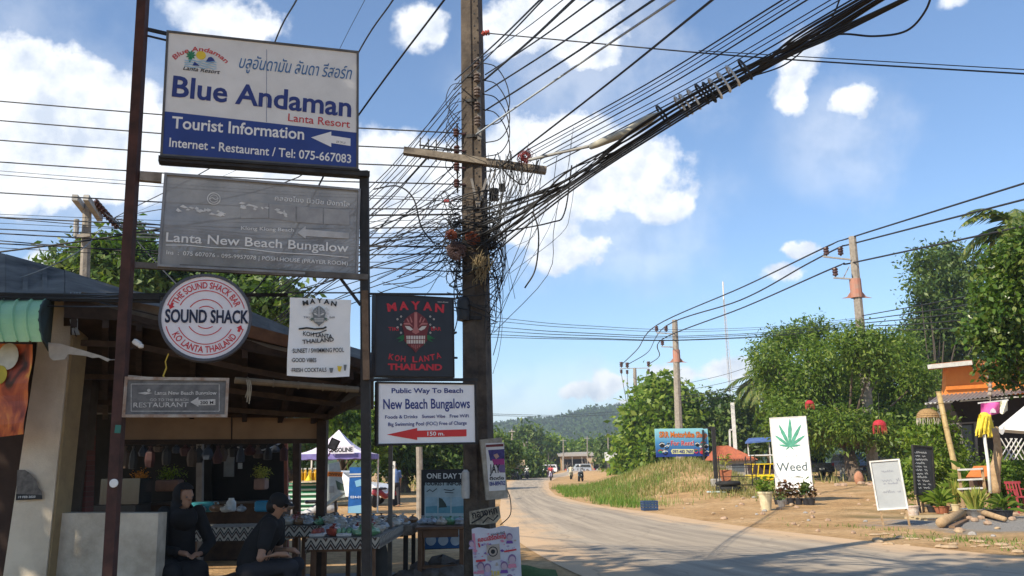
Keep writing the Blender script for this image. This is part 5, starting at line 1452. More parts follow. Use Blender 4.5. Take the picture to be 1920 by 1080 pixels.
m = MB(); S.ptext(m, 'G o o d', (1471, 857), (1495, 856), 4.5, .012, -.004); S.ptext(m, 'Garden', (1477, 897), (1499, 896), 5, .012, -.004); m.build('lettering', mat('print silver', (.42, .44, .44)), t)

# motorbike rental board on the mound
S = Panel((1231, 857), (1330, 855), (1230, 804), 51.0, 51.6)
t = sign_thing('rental_board', 'blue motorbike rental board with orange and red lettering on the grassy mound', S)
m = MB(); S.slab(m, 0, 0, S.w, S.h, 0, -.08)
def gradmat():
    m_ = mat('blue printed board', (.16, .46, .62), .5, var=.1)
    nt = m_.node_tree; N, K = nt.nodes.new, nt.links.new
    tc = N('ShaderNodeTexCoord'); sp = N('ShaderNodeSeparateXYZ'); K(tc.outputs['Generated'], sp.inputs[0])
    r_ = N('ShaderNodeValToRGB'); e = r_.color_ramp.elements; e[0].position = .1; e[0].color = (.02, .05, .24, 1); e[1].position = .95; e[1].color = (.30, .62, .68, 1)
    q = e.new(.5); q.color = (.07, .26, .50, 1); K(sp.outputs[2], r_.inputs[0]); K(r_.outputs[0], nt.nodes['Principled BSDF'].inputs['Base Color'])
    return m_
m.build('panel', gradmat(), t)
m = MB(); S.ptext(m, 'SRR Motorbike Shop', (1236, 820), (1326, 820), 11, .012, .045); m.build('lettering', MAROON, t)
m = MB(); S.ptext(m, 'SRR Motorbike Shop', (1236, 820), (1326, 820), 11, .02, .016); m.build('lettering', ORANGE, t)
m = MB(); S.ptext(m, 'For Rent!', (1258, 835), (1301, 835), 9, .012, .05); m.build('lettering', PALE, t)
m = MB(); S.ptext(m, 'For Rent!', (1258, 835), (1301, 835), 9, .02, .015); m.build('lettering', RED, t)
m = MB(); S.poly(m, [(1260, 842), (1300, 842), (1302, 846), (1300, 851), (1260, 851), (1258, 846)], .012); m.build('number_plate', mat('pale yellow print', (.72, .72, .35)), t)
m = MB(); S.ptext(m, '097-482 7605', (1261, 849.5), (1300, 849.5), 6, .02, .03); m.build('lettering', NAVY, t)
m = MB()
for i, (x, y, r_, k) in enumerate(((1241, 834, 5, 0), (1250, 838, 4, 0), (1238, 846, 4, 3), (1247, 848, 5, 0), (1245, 845, 3, 2), (1253, 833, 3, 2), (1307, 833, 4, 0), (1318, 831, 5, 3), (1324, 836, 4, 0), (1305, 846, 4, 1), (1316, 846, 5, 1), (1325, 848, 4, 0), (1313, 836, 3, 2), (1320, 843, 3, 0))):
    u, v = S.uv(x, y); S.disc(m, u, v, r_ * .033, .012 + i * .0012, 14, k, r_ * .02 if i % 2 else 0)
    S.pline(m, [(x - r_, y), (x, y - r_ * .7), (x + r_, y - r_ * .2)], 1.6, .013 + i * .0012, (k + 2) % 4)
m.build('motorbike_pictures', [BLACK, RED, PALE, GREENINK], t)
for px in (1250, 1318):
    m = MB(); a = P(px, 856, 51.45); m.bar(a - Vector((0, 0, a.z - float(Hf(a.x, a.y)) + .2)), P(px, 806, 51.45), .10); m.build('post', DARKSTEEL, t)
b_ = GT(1343, 905)
t = thing('street_post', 'slim black post with a short top arm beside the rental board', 'post', (b_.x, b_.y, float(Hf(b_.x, b_.y))))
m = MB(); tp = P(1337, 800, b_.y); m.bar(b_ - Vector((0, 0, .2)), tp, .16); m.build('shaft', DARKSTEEL, t)
m = MB(); m.bar(P(1318, 803, b_.y), P(1337, 802, b_.y), .05); m.build('arm', DARKSTEEL, t)

# thin mast
t = thing('antenna_mast', 'very thin pale lattice antenna mast rising above the trees', 'antenna mast', (P(1381, 850, 130).x, 130, 0))
m = MB(); a, b = P(1381, 870, 130), P(1357, 560, 130)
for s in ((-1, 0), (1, 0), (0, 1)):
    m.bar(a + Vector((s[0] * .45, s[1] * .45, 0)), b + Vector((s[0] * .10, s[1] * .1, 0)), .07)
for i in range(40):
    f_ = i / 40; w = .45 * (1 - f_) + .1 * f_; c = a.lerp(b, f_); c2 = a.lerp(b, f_ + 1 / 40); s = 1 if i % 2 else -1; m.bar(c + Vector((s * w, 0, 0)), c2 - Vector((s * w, 0, 0)), .04)
m.build('lattice', mat('mast steel', (.5, .5, .5), .5), t)
m = MB(); m.tube([P(1357, 562, 130), P(1355.5, 528, 130)], .12, 6); m.build('tip', WHITEP, t)
t = thing('concrete_post', 'white square concrete post standing beside the tiled hut', 'post', (P(1377, 850, 84).x, 84, 0))
m = MB(); m.bar((P(1379, 850, 84).x, 84, 0), P(1373, 755, 84), .3); m.build('shaft', WHITEP, t)
m = MB(); m.bar(P(1368, 806, 84), P(1372, 806, 84), .15); m.bar(P(1368, 806, 84), P(1369, 845, 84), .15); m.build('bracket', WHITEP, t)

# tiled hut, blue awning, yellow cart
def hut():
    Y = 58; b = P(1375, 892, Y); z0 = float(Hf(b.x, b.y)); c = Vector((b.x, b.y, z0))
    t = thing('tiled_hut', 'small grey hut with a red tiled hip roof right of the rental board', 'hut', c)
    m = MB(); w, h = 2.1, P(1375, 862, Y).z - z0
    m.box(c + Vector((.2, 1.2, h / 2)), (w, 2.4, h)); m.build('wall', CONCRETE, t)
    m = MB(); e = h - .02; A = [c + Vector((x, y, e)) for x, y in ((-1.25, -.35), (1.6, -.35), (1.6, 2.7), (-1.25, 2.7))]; r1, r2 = c + Vector((-.75, 1.2, e + .95)), c + Vector((.1, 1.2, e + .95))
    n = 16
    def slope(p0, p1, q1, q0):
        fn = lambda i, j: (p0.lerp(p1, i)).lerp(q0.lerp(q1, i), j) + Vector((0, 0, .035 * math.sin(i * n * 2 * math.pi)))
        m.grid(fn, n * 4, 8)
    slope(A[0], A[1], r2, r1); slope(A[2], A[3], r1, r2); slope(A[1], A[2], r2, r2); slope(A[3], A[0], r1, r1)
    m.build('roof', mat('red roof tiles', (.40, .115, .055), .8, col2=(.25, .075, .04), scale=5, bump=.4), t)
    m = MB(); m.box(c + Vector((.35, -.01, h * .62)), (.8, .03, .5)); m.build('window', mat('dim window glass', (.10, .12, .14), .2), t)
hut()
t = thing('blue_awning', 'flat blue awning roof seen left of the tall white Weed board', 'awning', (P(1425, 890, 74).x, 74, .3))
m = MB(); m.prism([P(1397, 832, 73), P(1446, 828, 73), P(1446, 822, 77), P(1404, 824, 77)], (0, 0, .12)); m.build('sheet', mat('blue sheet', (.06, .11, .33), .5, col2=(.12, .2, .42), scale=2), t)
for px in (1402, 1442):
    m = MB(); a = P(px, 830, 73.4); m.bar((a.x, a.y, .2), a, .08); m.build('leg', WHITEP, t)
def cart():
    Y = 52; b = P(1432, 895, Y); c = Vector((b.x, Y, float(Hf(b.x, Y))))
    t = thing('yellow_cart', 'bright yellow open sided passenger cart with a white roof, left of the Weed board', 'cart', c)
    YE = mat('yellow paint', (.72, .52, .02), .4)
    m = MB(); m.rbox(c + Vector((0, 0, .42)), (1.9, 1.3, .34), .06); m.build('body', YE, t)
    for i in range(6):
        m = MB(); x = -.85 + i * .34; m.bar(c + Vector((x, -.62, .6)), c + Vector((x + .10, -.62, 1.18)), .045); m.build('rail', YE, t)
    m = MB(); m.bar(c + Vector((-.92, -.64, 1.2)), c + Vector((.95, -.64, 1.2)), .06); m.bar(c + Vector((-.92, .62, 1.2)), c + Vector((.95, .62, 1.2)), .06); m.build('rail', YE, t)
    for x in (-.85, .9):
        m = MB(); m.bar(c + Vector((x, .6, .5)), c + Vector((x, .6, 1.66)), .06); m.bar(c + Vector((x, -.55, .5)), c + Vector((x, -.55, 1.66)), .06); m.build('roof_post', BLACKPL, t)
    m = MB(); m.rbox(c + Vector((.2, 0, 1.70)), (1.7, 1.5, .08), .03); m.build('roof', WHITEP, t)
    m = MB(); m.box(c + Vector((0, .15, .75)), (1.6, .5, .25)); m.box(c + Vector((0, .45, 1.0)), (1.6, .1, .4)); m.build('seat', mat('dark seat', (.05, .03, .03)), t)
    for x in (-.6, .6):
        m = MB(); m.lathe(c + Vector((x, -.6, .24)), [(0, -.06), (.24, -.06), (.24, .06), (0, .06)], 14, Matrix.Rotation(R(90), 3, 'X')); m.build('wheel', BLACKPL, t)
cart()

# vehicles
GLASS = mat('dark car glass', (.02, .024, .028), .12, spec=.8, var=.1)
TYRE = mat('tyre rubber', (.02, .02, .02), .8)
RIM = mat('wheel rim', (.35, .35, .36), .35, metal=.7)
def vehicle(name, label, cat, loc, rz, paint, kind='car', L_=4.2, W=1.75, H=1.5, group=None):
    """length along +x (front at +x)"""
    t = thing(name, label, cat, (0, 0, 0), group)
    k = L_ / 4.2
    if kind == 'pickup': prof = [(-2.45, .45), (-2.45, .98), (-.75, 1.02), (-.6, 1.02), (-.45, 1.60), (.55, 1.62), (1.15, 1.05), (2.3, .95), (2.45, .75), (2.4, .4)]
    elif kind == 'van': prof = [(-2.1, .4), (-2.12, 1.0), (-2.0, 1.75), (-1.8, 1.82), (.6, 1.82), (1.3, 1.1), (2.05, .95), (2.12, .7), (2.08, .38)]
    else: prof = [(-2.05, .42), (-2.1, .85), (-1.9, 1.0), (-1.25, 1.42), (-.6, 1.5), (.25, 1.48), (1.0, 1.0), (1.8, .9), (2.08, .72), (2.1, .38)]
    prof = [(x * k, z * H / (1.62 if kind == 'pickup' else 1.82 if kind == 'van' else 1.5)) for x, z in prof]
    m = MB(); n = len(prof)
    rows = []
    for s, ins in ((-1, .10), (-1, 0.0), (1, 0.0), (1, .10)):
        rows.append([(x * (1 - ins * .2), s * (W / 2 - ins * (.5 if z < .9 * H / 1.5 else .9)) * (1 if z < 1.0 else .90), z + (0 if ins == 0 else 0)) for x, z in prof])
    rows = [[(x, s * (W / 2) * (1 if z < 1.02 else .86), z) for x, z in prof] for s in (-1, -.94, .94, 1)]
    for i, r_ in enumerate(rows):
        if i in (0, 3): rows[i] = [(x * .985, y, .03 + z * .965) for x, y, z in r_]
    vs = [v for r_ in rows for v in r_]; fs = []
    for r_ in range(3):
        for i in range(n):
            j = (i + 1) % n; fs.append((r_ * n + i, r_ * n + j, (r_ + 1) * n + j, (r_ + 1) * n + i))
    fs += [tuple(range(n)), tuple(range(4 * n - 1, 3 * n - 1, -1))]
    m.add(vs, fs); m.build('body', paint, t)
    gx0, gx1 = {'pickup': (-.40, .75), 'van': (-1.85, .85), 'car': (-1.35, .55)}[kind]
    zt = H * .92; zb = H * .68
    for s in (-1, 1):
        m = MB(); y = s * (W / 2 * .93 + .006); m.prism([(gx0 * k + .12, y, zt), (gx1 * k - .45, y, zt), (gx1 * k, y, zb), (gx0 * k - .05, y, zb)], (0, s * .012, 0)); m.build('side_window', GLASS, t)
    xr = {'pickup': -.53, 'van': -2.06, 'car': -1.58}[kind] * k; xt = {'pickup': -.47, 'van': -2.01, 'car': -1.27}[kind] * k
    m = MB(); m.prism([(xr - .02, -W * .38, zb + .02), (xr - .02, W * .38, zb + .02), (xt - .02, W * .34, zt), (xt - .02, -W * .34, zt)], (-.012, 0, .01)); m.build('rear_window', GLASS, t)
    x1 = {'pickup': .62, 'van': .68, 'car': .35}[kind] * k; x2 = {'pickup': 1.12, 'van': 1.25, 'car': .98}[kind] * k
    m = MB(); m.prism([(x2 + .02, -W * .40, zb), (x2 + .02, W * .40, zb), (x1 + .03, W * .36, zt + .02), (x1 + .03, -W * .36, zt + .02)], (.012, 0, .012)); m.build('windscreen', GLASS, t)
    for x in (-1.35 * k, 1.4 * k):
        for s in (-1, 1):
            m = MB(); rot = Matrix.Rotation(R(90), 3, 'X'); m.lathe((x, s * (W / 2 - .08), .33), [(.2, -.10), (.31, -.10), (.33, -.06), (.33, .06), (.31, .10), (.2, .10)], 18, rot); w_ = m.build('wheel', TYRE, t)
            m = MB(); m.lathe((x, s * (W / 2 - .08), .33), [(0, -.105), (.2, -.11), (.2, .11), (0, .105)], 12, rot); m.build('rim', RIM, w_)
    xe = prof[1][0]; xf = prof[-2][0]
    for s in (-1, 1):
        m = MB(); m.rbox((xe - .01, s * (W / 2 - .12), .82 * H / 1.5), (.06, .16, .22), .015); m.build('tail_light', mat('tail light', (.35, .02, .02), .3), t)
        m = MB(); m.rbox((xf - .02, s * (W / 2 - .25), .72 * H / 1.5), (.08, .36, .14), .02); m.build('headlight', mat('lamp glass', (.6, .62, .64), .15, spec=.8), t)
    m = MB(); m.rbox((xe - .05, 0, .48), (.14, W * .94, .18), .03); m.build('bumper', BLACKPL if kind != 'car' else paint, t)
    m = MB(); m.rbox((xf + .03, 0, .45), (.14, W * .94, .22), .03); m.build('bumper', BLACKPL if kind == 'pickup' else paint, t)
    m = MB(); m.box((xe - .13, 0, .62), (.02, .36, .13)); m.build('number_plate', WHITEP, t)
    t.location = loc; t.rotation_euler = (0, 0, rz)
    return t
PAINT_B = mat('black car paint', (.014, .014, .016), .2, spec=.6, var=.1); PAINT_W = mat('white car paint', (.72, .72, .73), .25, spec=.6, var=.05)
PAINT_D = mat('dark blue car paint', (.025, .03, .05), .2, spec=.6); PAINT_G = mat('grey car paint', (.40, .42, .45), .3)
g = GT(1556, 897); vehicle('pickup_truck', 'black pickup truck seen from behind under the trees right of the Weed board', 'pickup truck', onground(g.x, 66), R(83), PAINT_B, 'pickup', 5.0, 1.9, 1.72)
g = P(1520, 897, 68); vehicle('parked_car', 'white car half hidden by the Weed board beside the black pickup', 'car', onground(g.x, 69), R(95), PAINT_W, 'car', 4.2, 1.75, 1.55)
g = P(1672, 868, 62); vehicle('parked_car', 'dark car half hidden behind the whiteboard and the bushes', 'car', onground(g.x, 63), R(20), PAINT_D, 'car', 4.3, 1.75, 1.5)
g = P(1572, 880, 70); vehicle('parked_car', 'dark estate car parked beside the black pickup under the tree', 'car', onground(P(1588, 880, 72).x, 72), R(88), PAINT_D, 'van', 4.6, 1.8, 1.7)
g = GT(1581, 899); t = thing('fence_post', 'short pale concrete post between the pickup and the tree trunk', 'post', onground(g.x, g.y)); m = MB(); m.rbox(onground(g.x, g.y) + Vector((0, 0, .38)), (.32, .2, .8), .02); m.build('shaft', CONCRETE, t)
g = GT(1602, 906); c = onground(g.x - .3, g.y - 1.5)
m = MB(); m.ball(c + Vector((0, 0, .3)), (.27, .22, .42), 12, 8, jit=.04); solo('boulder', m, mat('orange stone', (.45, .22, .13), .9, col2=(.3, .14, .08)), 'rounded orange stone leaning at the foot of the broad tree', 'stone', smooth=True)
for i in range(16):
    x = c.x + random.uniform(-2.5, 4.5); y = c.y - random.uniform(.5, 3.5); r_ = random.uniform(.08, .22)
    m = MB(); m.ball((x, y, float(Hf(x, y)) + r_ * .3), (r_ * 1.2, r_, r_ * .6), 7, 5, jit=.15)
    solo('rock', m, mat('pale rubble', (.46, .33, .23), .9, col2=(.32, .21, .14)), 'pale rubble stone on the ground in front of the broad tree', 'rock', 'rubble in front of the broad tree')

# plants in pots
def potted(label, px, py, Y, pr, ph, pm_, kind, lm, h, n=60, group=None, name='potted_plant', seed=0, taper=.72):
    r_ = random.Random(seed + int(px)); c = P(px, py, Y); c.z = float(Hf(c.x, c.y))
    t = thing(name, label, 'potted plant', c, group)
    m = MB(); m.lathe(c, [(pr * taper, 0), (pr * .98, ph * .9), (pr * 1.08, ph * .9), (pr * 1.08, ph), (pr * .9, ph), (pr * .88, ph * .85)], 16); m.build('pot', pm_, t)
    m = MB(); top = c + Vector((0, 0, ph * .88))
    for i in range(n):
        a = r_.uniform(0, 6.28)
        if kind == 'sword':
            l = h * r_.uniform(.6, 1.05); q = r_.uniform(.05, .45); b = top + Vector((math.cos(a), math.sin(a), 0)) * pr * .4 * r_.random(); w = .022 + .012 * r_.random()
            d = Vector((math.cos(a) * q, math.sin(a) * q, 1)).normalized(); sd = d.cross(Vector((math.sin(a + 1), math.cos(a), .1))).normalized() * w
            m1 = b + d * l * .55; tip = b + d * l + Vector((math.cos(a), math.sin(a), -.2)) * l * q * .5
            m.add([b - sd, b + sd, m1 + sd * 1.1, tip, m1 - sd * 1.1], [(0, 1, 2, 3, 4)])
        elif kind == 'bush':
            l = h * r_.uniform(.4, 1.0); rr = pr * (1.0 + .5 * l / h) * math.sqrt(r_.random()); p = top + Vector((math.cos(a) * rr, math.sin(a) * rr, l * r_.uniform(.3, 1)))
            d = Vector((r_.gauss(0, 1), r_.gauss(0, 1), r_.gauss(.2, .6))).normalized(); sd = d.cross(Vector((r_.gauss(0, 1), r_.gauss(0, 1), 1))).normalized(); s_ = h * r_.uniform(.10, .2)
            m.add([p - d * s_, p + sd * s_ * .42, p + d * s_, p - sd * s_ * .42], [(0, 1, 2, 3)])
            if i % 6 == 0: m.tube([top, p], .006, 3)
        else:   # spray: arching narrow leaves on a stem
            st = top + Vector((0, 0, h * .35 * r_.random())); el = r_.uniform(.1, 1.1); l = h * r_.uniform(.5, .8); d = Vector((math.cos(a) * math.cos(el), math.sin(a) * math.cos(el), math.sin(el)))
            sd = d.cross(Vector((0, 0, 1))).normalized() * .016 * (1 + h); m1 = st + d * l * .6; tip = st + d * l + Vector((0, 0, -l * .25)); m.add([st - sd * .5, st + sd * .5, m1 + sd, tip, m1 - sd], [(0, 1, 2, 3, 4)])
            if i == 0: m.tube([top - Vector((0, 0, .05)), top + Vector((0, 0, h * .4))], .015, 5)
    m.build('leaves', lm, t); return t
REDLEAF = leafmat('dark red leaf', [(.05, .02, .012), (.12, .045, .025), (.06, .07, .02), (.20, .10, .05)], .25)
YELLEAF = leafmat('variegated leaf', [(.10, .16, .02), (.30, .30, .06), (.42, .38, .10), (.16, .22, .04)], .3)
g = GT(1437, 957); potted('cream tapered pot with a green shrub left of the Weed board', 1437, 957, g.y, .22, .58, CREAM, 'bush', LF_YEL, .62, 130, taper=.7)
gw = 'small plants along the foot of the Weed board'
for i, (px, py, pm_, lm, h) in enumerate(((1459, 950, BLACKPL, REDLEAF, .5), (1471, 949, GALV, REDLEAF, .7), (1484, 946, BLACKPL, REDLEAF, .75), (1498, 943, BLACKPL, REDLEAF, .55), (1512, 940, BLACKPL, LF_DARK, .85), (1521, 937, BLACKPL, REDLEAF, .6), (1466, 953, GALV, LF_DARK, .35))):
    potted('dark leafed plant in a small pot at the foot of the Weed board', px, py, 31.0 - i * .08 + (0 if i < 6 else -.6), .14, .22, pm_, 'bush', lm, h, 60, gw)
m = MB(); a = GT(1510, 945); m.bar(a, P(1497, 905, a.y + .6), .045); solo('wooden_stake', m, TIMBER, 'thin wooden stake leaning among the plants under the Weed board', 'stake')
# whiteboard on legs
S = Panel((1648, 954), (1700, 951), (1635, 867), 20.9, 20.6)
t = sign_thing('whiteboard', 'white framed whiteboard on thin legs with faint handwriting', S, 'board')
m = MB(); S.slab(m, 0, 0, S.w, S.h, 0, -.03); m.build('panel', mat('whiteboard face', (.40, .42, .43), .35, col2=(.33, .35, .365), scale=2), t)
m = MB(); S.frame(m, .035, .03, -.04); m.build('frame', WHITEP, t)
for u in (.02, S.w - .02):
    m = MB(); p = S.at(u, -.035, -.02); m.bar(p, (p.x + .02, p.y - .05, float(Hf(p.x, p.y)) - .05), .035); m.build('leg', TIMBER, t)
m = MB()
def scrawl(S, m, x0, x1, y, sl, hgt, r_, wpx, d):
    """a handwritten line: loops that stay unreadable, as in the photo"""
    pts = []; x = x0
    while x < x1:
        for k in range(6): pts.append((x + r_.uniform(0, 1), y + (x - x0) * sl - hgt * (.5 + .5 * math.sin(k * 2.2 + r_.random())) * r_.uniform(.4, 1))); x += hgt * .22
        if r_.random() < .4: S.pline(m, pts, wpx, d); pts = []; x += hgt * .6
    if len(pts) > 1: S.pline(m, pts, wpx, d)
r_ = random.Random(8)
for y, x0, x1, h in ((886, 1652, 1674, 6), (904, 1653, 1683, 8), (909, 1655, 1680, 5), (925, 1655, 1684, 6)): scrawl(S, m, x0, x1, y, -.05, h, r_, .6, .004)
m.build('handwriting', mat('faded marker', (.13, .13, .2)), t)
# chalkboard
S = Panel((1718, 925), (1752, 927), (1704, 836), 25.6, 25.9)
t = sign_thing('chalkboard', 'tall leaning black chalkboard covered in white chalk lines', S, 'board')
m = MB(); S.slab(m, 0, 0, S.w, S.h, 0, -.03); m.build('panel', mat('slate black', (.022, .024, .026), .7, col2=(.045, .047, .05), scale=5), t)
m = MB(); S.frame(m, .045, .03, -.04); m.build('frame', mat('black frame', (.03, .028, .026), .6), t)
for u in (.05, S.w - .05):
    m = MB(); p = S.at(u, -.05, -.02); m.bar(p, (p.x + .03, p.y - .05, float(Hf(p.x, p.y)) - .05), .05); m.build('leg', DARKSTEEL, t)
m = MB()
for i in range(11):
    y = 850 + i * 6.6; x0 = 1709 + (y - 836) * .155; scrawl(S, m, x0, x0 + 25 * r_.uniform(.6, 1), y, .02, 5, r_, .9, .004)
m.build('chalk_writing', mat('chalk', (.62, .62, .60)), t)
for px, w in ((1722, .05), (1731, .09)):
    g = GT(px, 957 + (px - 1722) * .4); m = MB(); m.tube([g - Vector((0, 0, .05)), P(px - 6, 915, g.y + .3)], w * .6, 7); solo('wooden_post', m, TIMBER, 'round bare timber post behind the chalkboard leg' if w > .06 else 'slim timber stick behind the left chalkboard leg', 'post')
# pots by the little garden
g = GT(1712, 972); c = onground(g.x, g.y); t = thing('bucket', 'dirty white plastic bucket at the foot of the chalkboard', 'bucket', c)
m = MB(); m.lathe(c, [(.13, 0), (.17, .29), (.185, .29), (.185, .32), (.165, .32), (.15, .05), (0, .05)], 18); m.build('body', mat('dirty white plastic', (.62, .55, .47), .6, col2=(.42, .28, .2), scale=9), t)
m = MB(); m.tube(crm([c + Vector((-.18, 0, .3)), c + Vector((-.12, -.1, .2)), c + Vector((.05, -.16, .16)), c + Vector((.17, -.05, .28))], 4), .006, 4); m.build('handle', GALV, t)
potted('terracotta bowl with an arching green plant beside the chalkboard', 1767, 963, GT(1767, 963).y, .21, .2, TERRA, 'spray', LF_YEL, .75, 60, seed=1)
potted('small pale pot of upright sword leaves right of the terracotta bowl', 1792, 958, GT(1792, 958).y, .15, .2, CREAM, 'sword', YELLEAF, .85, 46, seed=2)
potted('dark pot with a bushy green plant left of the terracotta bowl', 1748, 962, GT(1748, 962).y + .4, .14, .18, BLACKPL, 'spray', LF_MID, .7, 60, seed=3)
g = GT(1832, 970); potted('wide shiny metal basin planted with yellow green shoots', 1830, 970, g.y, .36, .22, mat('shiny basin', (.55, .55, .56), .25, metal=.9), 'sword', YELLEAF, .62, 110, seed=4, taper=.9)
potted('black tub with low green leaves right of the metal basin', 1861, 971, GT(1861, 971).y, .20, .22, BLACKPL, 'bush', LF_YEL, .3, 70, seed=5)
potted('black tub with a small spiky palm, rightmost of the tubs', 1884, 973, GT(1884, 973).y, .22, .22, BLACKPL, 'spray', LF_MID, .72, 30, seed=6)
potted('tall spiky dracaena under the dark porch of the orange house', 1828, 900, 27.5, .2, .25, TERRA, 'spray', LF_YEL, 1.75, 60, seed=7)
# timber on the ground
def plank(label, a, b, w, h, name='plank', m_=TIMBER, z=0.0):
    p, q = GT(*a), GT(*b); m = MB(); up = Vector((0, 0, h / 2 + z + .005)); m.bar(p + up, q + up, w, h); solo(name, m, m_, label, 'timber')
t_ = GT(1748, 975); c = onground(t_.x, t_.y); t = thing('pallet', 'broken pale pallet lying on the gravel in front of the pots', 'pallet', c)
PALE_T = mat('pale pallet wood', (.58, .46, .28), .85, col2=(.42, .31, .17), scale=7)
for i in range(4):
    m = MB(); m.box(c + Vector((0, -.33 + i * .22, .085)), (1.0, .13, .022), R(8)); m.build('board', PALE_T, t)
for x in (-.42, .42):
    m = MB(); m.box(c + Vector((x, 0, .035)), (.09, .85, .07), R(8)); m.build('runner', PALE_T, t)
p, q = GT(1765, 990), GT(1813, 966); m = MB(); u = Vector((0, 0, .11)); m.tube([p + u, p.lerp(q, .5) + u, q + u], [.11, .10, .09], 10); solo('log', m, TIMBER, 'thick peeled log lying on the gravel beside the pallet', 'log', smooth=True)
plank('dark flat plank lying along the thick log', (1785, 991), (1812, 977), .12, .05, m_=mat('dark plank', (.2, .12, .07), .8))
p, q = GT(1817, 964), GT(1885, 980); m = MB(); u = Vector((0, 0, .08)); m.tube([p + u, p.lerp(q, .5) + u + Vector((0, 0, .04)), q + u], [.07, .08, .06], 8); solo('driftwood', m, TIMBER, 'crooked driftwood branch in front of the black tubs', 'driftwood', smooth=True)
for i, (px, py) in enumerate(((1806, 972), (1818, 975), (1828, 978), (1840, 974), (1852, 984), (1893, 972), (1905, 968), (1899, 976))):
    g = GT(px, py); m = MB(); m.ball(g + Vector((0, 0, .04)), (.10, .08, .06), 7, 5, jit=.15); solo('rock', m, mat('pale rubble', (.4,) * 3), 'pale stone edging the garden by the black tubs', 'rock', 'stones edging the garden')
for i in range(30):
    px, py = random.uniform(1640, 1910), random.uniform(1004, 1034); py = 1006 + (px - 1640) * .07 + random.uniform(-9, 14); g = GT(px, py); r_2 = random.uniform(.03, .09)
    m = MB(); m.ball(g + Vector((0, 0, r_2 * .2)), (r_2 * 1.6, r_2, r_2 * .5), 6, 4, jit=.2); solo('rock', m, mat('sandstone chips', (.50, .37, .23), .9, col2=(.34, .24, .15)), 'flat sandstone chip along the dusty edge of the road', 'rock', 'stone chips along the road edge')

pb = []
for k in range(3): m = MB(); m.ball((0, 0, .02), (.09, .07, .045), 7, 5, jit=.2); o = m.build('rock', (mat('pale rubble', (.4,) * 3), mat('sandstone chips', (.5,) * 3), CONCRETE)[k]); tag(o, 'small loose stone scattered on the dusty yard', 'rock', 'loose stones on the yard'); pb.append(o)
for k in range(95):
    px, py = random.uniform(1240, 1900), random.uniform(925, 1010)
    g = GT(px, py)
    if g.x < np.interp(g.y, [13, 20, 29, 40], [8.3, 6.2, 4.8, 4.2]): continue
    o = pb[k] if k < 3 else pb[k % 3].copy()
    if k >= 3: COL.objects.link(o)
    o.location = onground(g.x, g.y); s_ = random.uniform(.35, 1.3); o.scale = (s_, s_ * random.uniform(.7, 1.3), s_); o.rotation_euler = (0, 0, random.uniform(0, 6))
# little orange house
HY = 33.0
hb = P(1850, 900, HY); hc = Vector((hb.x, HY, float(Hf(hb.x, HY))))
house = thing('orange_house', 'low house with orange walls, a white edged flat roof and a dark open porch', 'house', hc)
def quadbox(name, m_, q, d, parent):
    m = MB(); m.prism([P(*p) for p in q], d); return m.build(name, m_, parent)
quadbox('wall', ORANGEW, [(1772, 745, HY), (1990, 735, HY), (1990, 668, HY), (1775, 690, HY)], (0, .3, 0), house)
m = MB(); a = [P(1742, 694, HY - .5), P(1818, 686, HY - .5), P(1990, 665, HY - .5), P(1990, 665, HY + 2), P(1746, 690, HY + 2)]; m.prism(a, (0, 0, .16)); rf = m.build('roof', mat('orange soffit', (.50, .20, .09), .8), house)
m = MB(); m.bar(P(1740, 688, HY - .56), P(1822, 680, HY - .56), .06, .16); m.build('fascia', WHITEP, rf)
m = MB(); m.bar(P(1774, 728, HY - .05), P(1880, 722, HY - .05), .07, .14); m.build('ledge', mat('bright orange', (.72, .22, .04)), house)
m = MB()
def corr(i, j):
    p = P(1738, 757, HY - 2.4).lerp(P(1990, 728, HY - 2.4), i); q = P(1760, 741, HY).lerp(P(1990, 722, HY), i)
    return p.lerp(q, j) + Vector((0, 0, .025 * math.sin(i * 60 * math.pi)))
m.grid(corr, 240, 2); m.build('porch_roof', GALV, house, solidify=.01)
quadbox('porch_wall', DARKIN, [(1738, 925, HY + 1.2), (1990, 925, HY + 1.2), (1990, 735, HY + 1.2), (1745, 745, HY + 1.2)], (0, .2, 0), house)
for x0, y0, x1, y1 in ((1784, 795, 1862, 790), (1800, 792, 1806, 880), (1828, 792, 1832, 862), (1760, 760, 1768, 900)):
    m = MB(); m.bar(P(x0, y0, HY + 1.0), P(x1, y1, HY + 1.0), .10, .06); m.build('window_frame', mat('grey frame', (.22, .21, .2)), house)
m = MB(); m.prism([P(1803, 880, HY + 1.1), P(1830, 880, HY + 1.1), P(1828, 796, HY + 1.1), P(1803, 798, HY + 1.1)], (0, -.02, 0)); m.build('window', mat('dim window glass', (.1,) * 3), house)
m = MB(); m.bar(P(1735, 757, HY - 2.3), P(1785, 754, HY - 2.3), .06); m.bar(P(1800, 752, HY - 2.3), P(1990, 738, HY - 2.3), .05); m.build('beam', WHITEP, house)
m = MB(); q = [P(1760, 735, 29.6), P(1772, 792, 29.4), P(1790, 872, 29.2), P(1796, 925, 29.1)]; m.tube(q, [.085, .09, .095, .1], 9)
for i in range(9):
    f_ = i / 8 * 2.999; k = int(f_); c = q[k].lerp(q[k + 1], f_ - k); m.lathe(c, [(.098, -.012), (.104, 0), (.098, .012)], 9)
g_ = q[-1]; solo('bamboo_pole', m, BAMBOO, 'leaning thick bamboo pole holding up the porch roof edge', 'pole', smooth=True)
m = MB()
for i in range(5): m.ball(P(1856 + (i % 2) * 1.2, 707 + i * 8, HY - 2.4), .085, 8, 6)
m.tube([P(1856, 700, HY - 2.4), P(1857, 760, HY - 2.4)], .02, 5); solo('shell_string', m, mat('shell grey', (.36, .30, .26), .7), 'string of grey shells hanging at the porch roof edge', 'shell string')
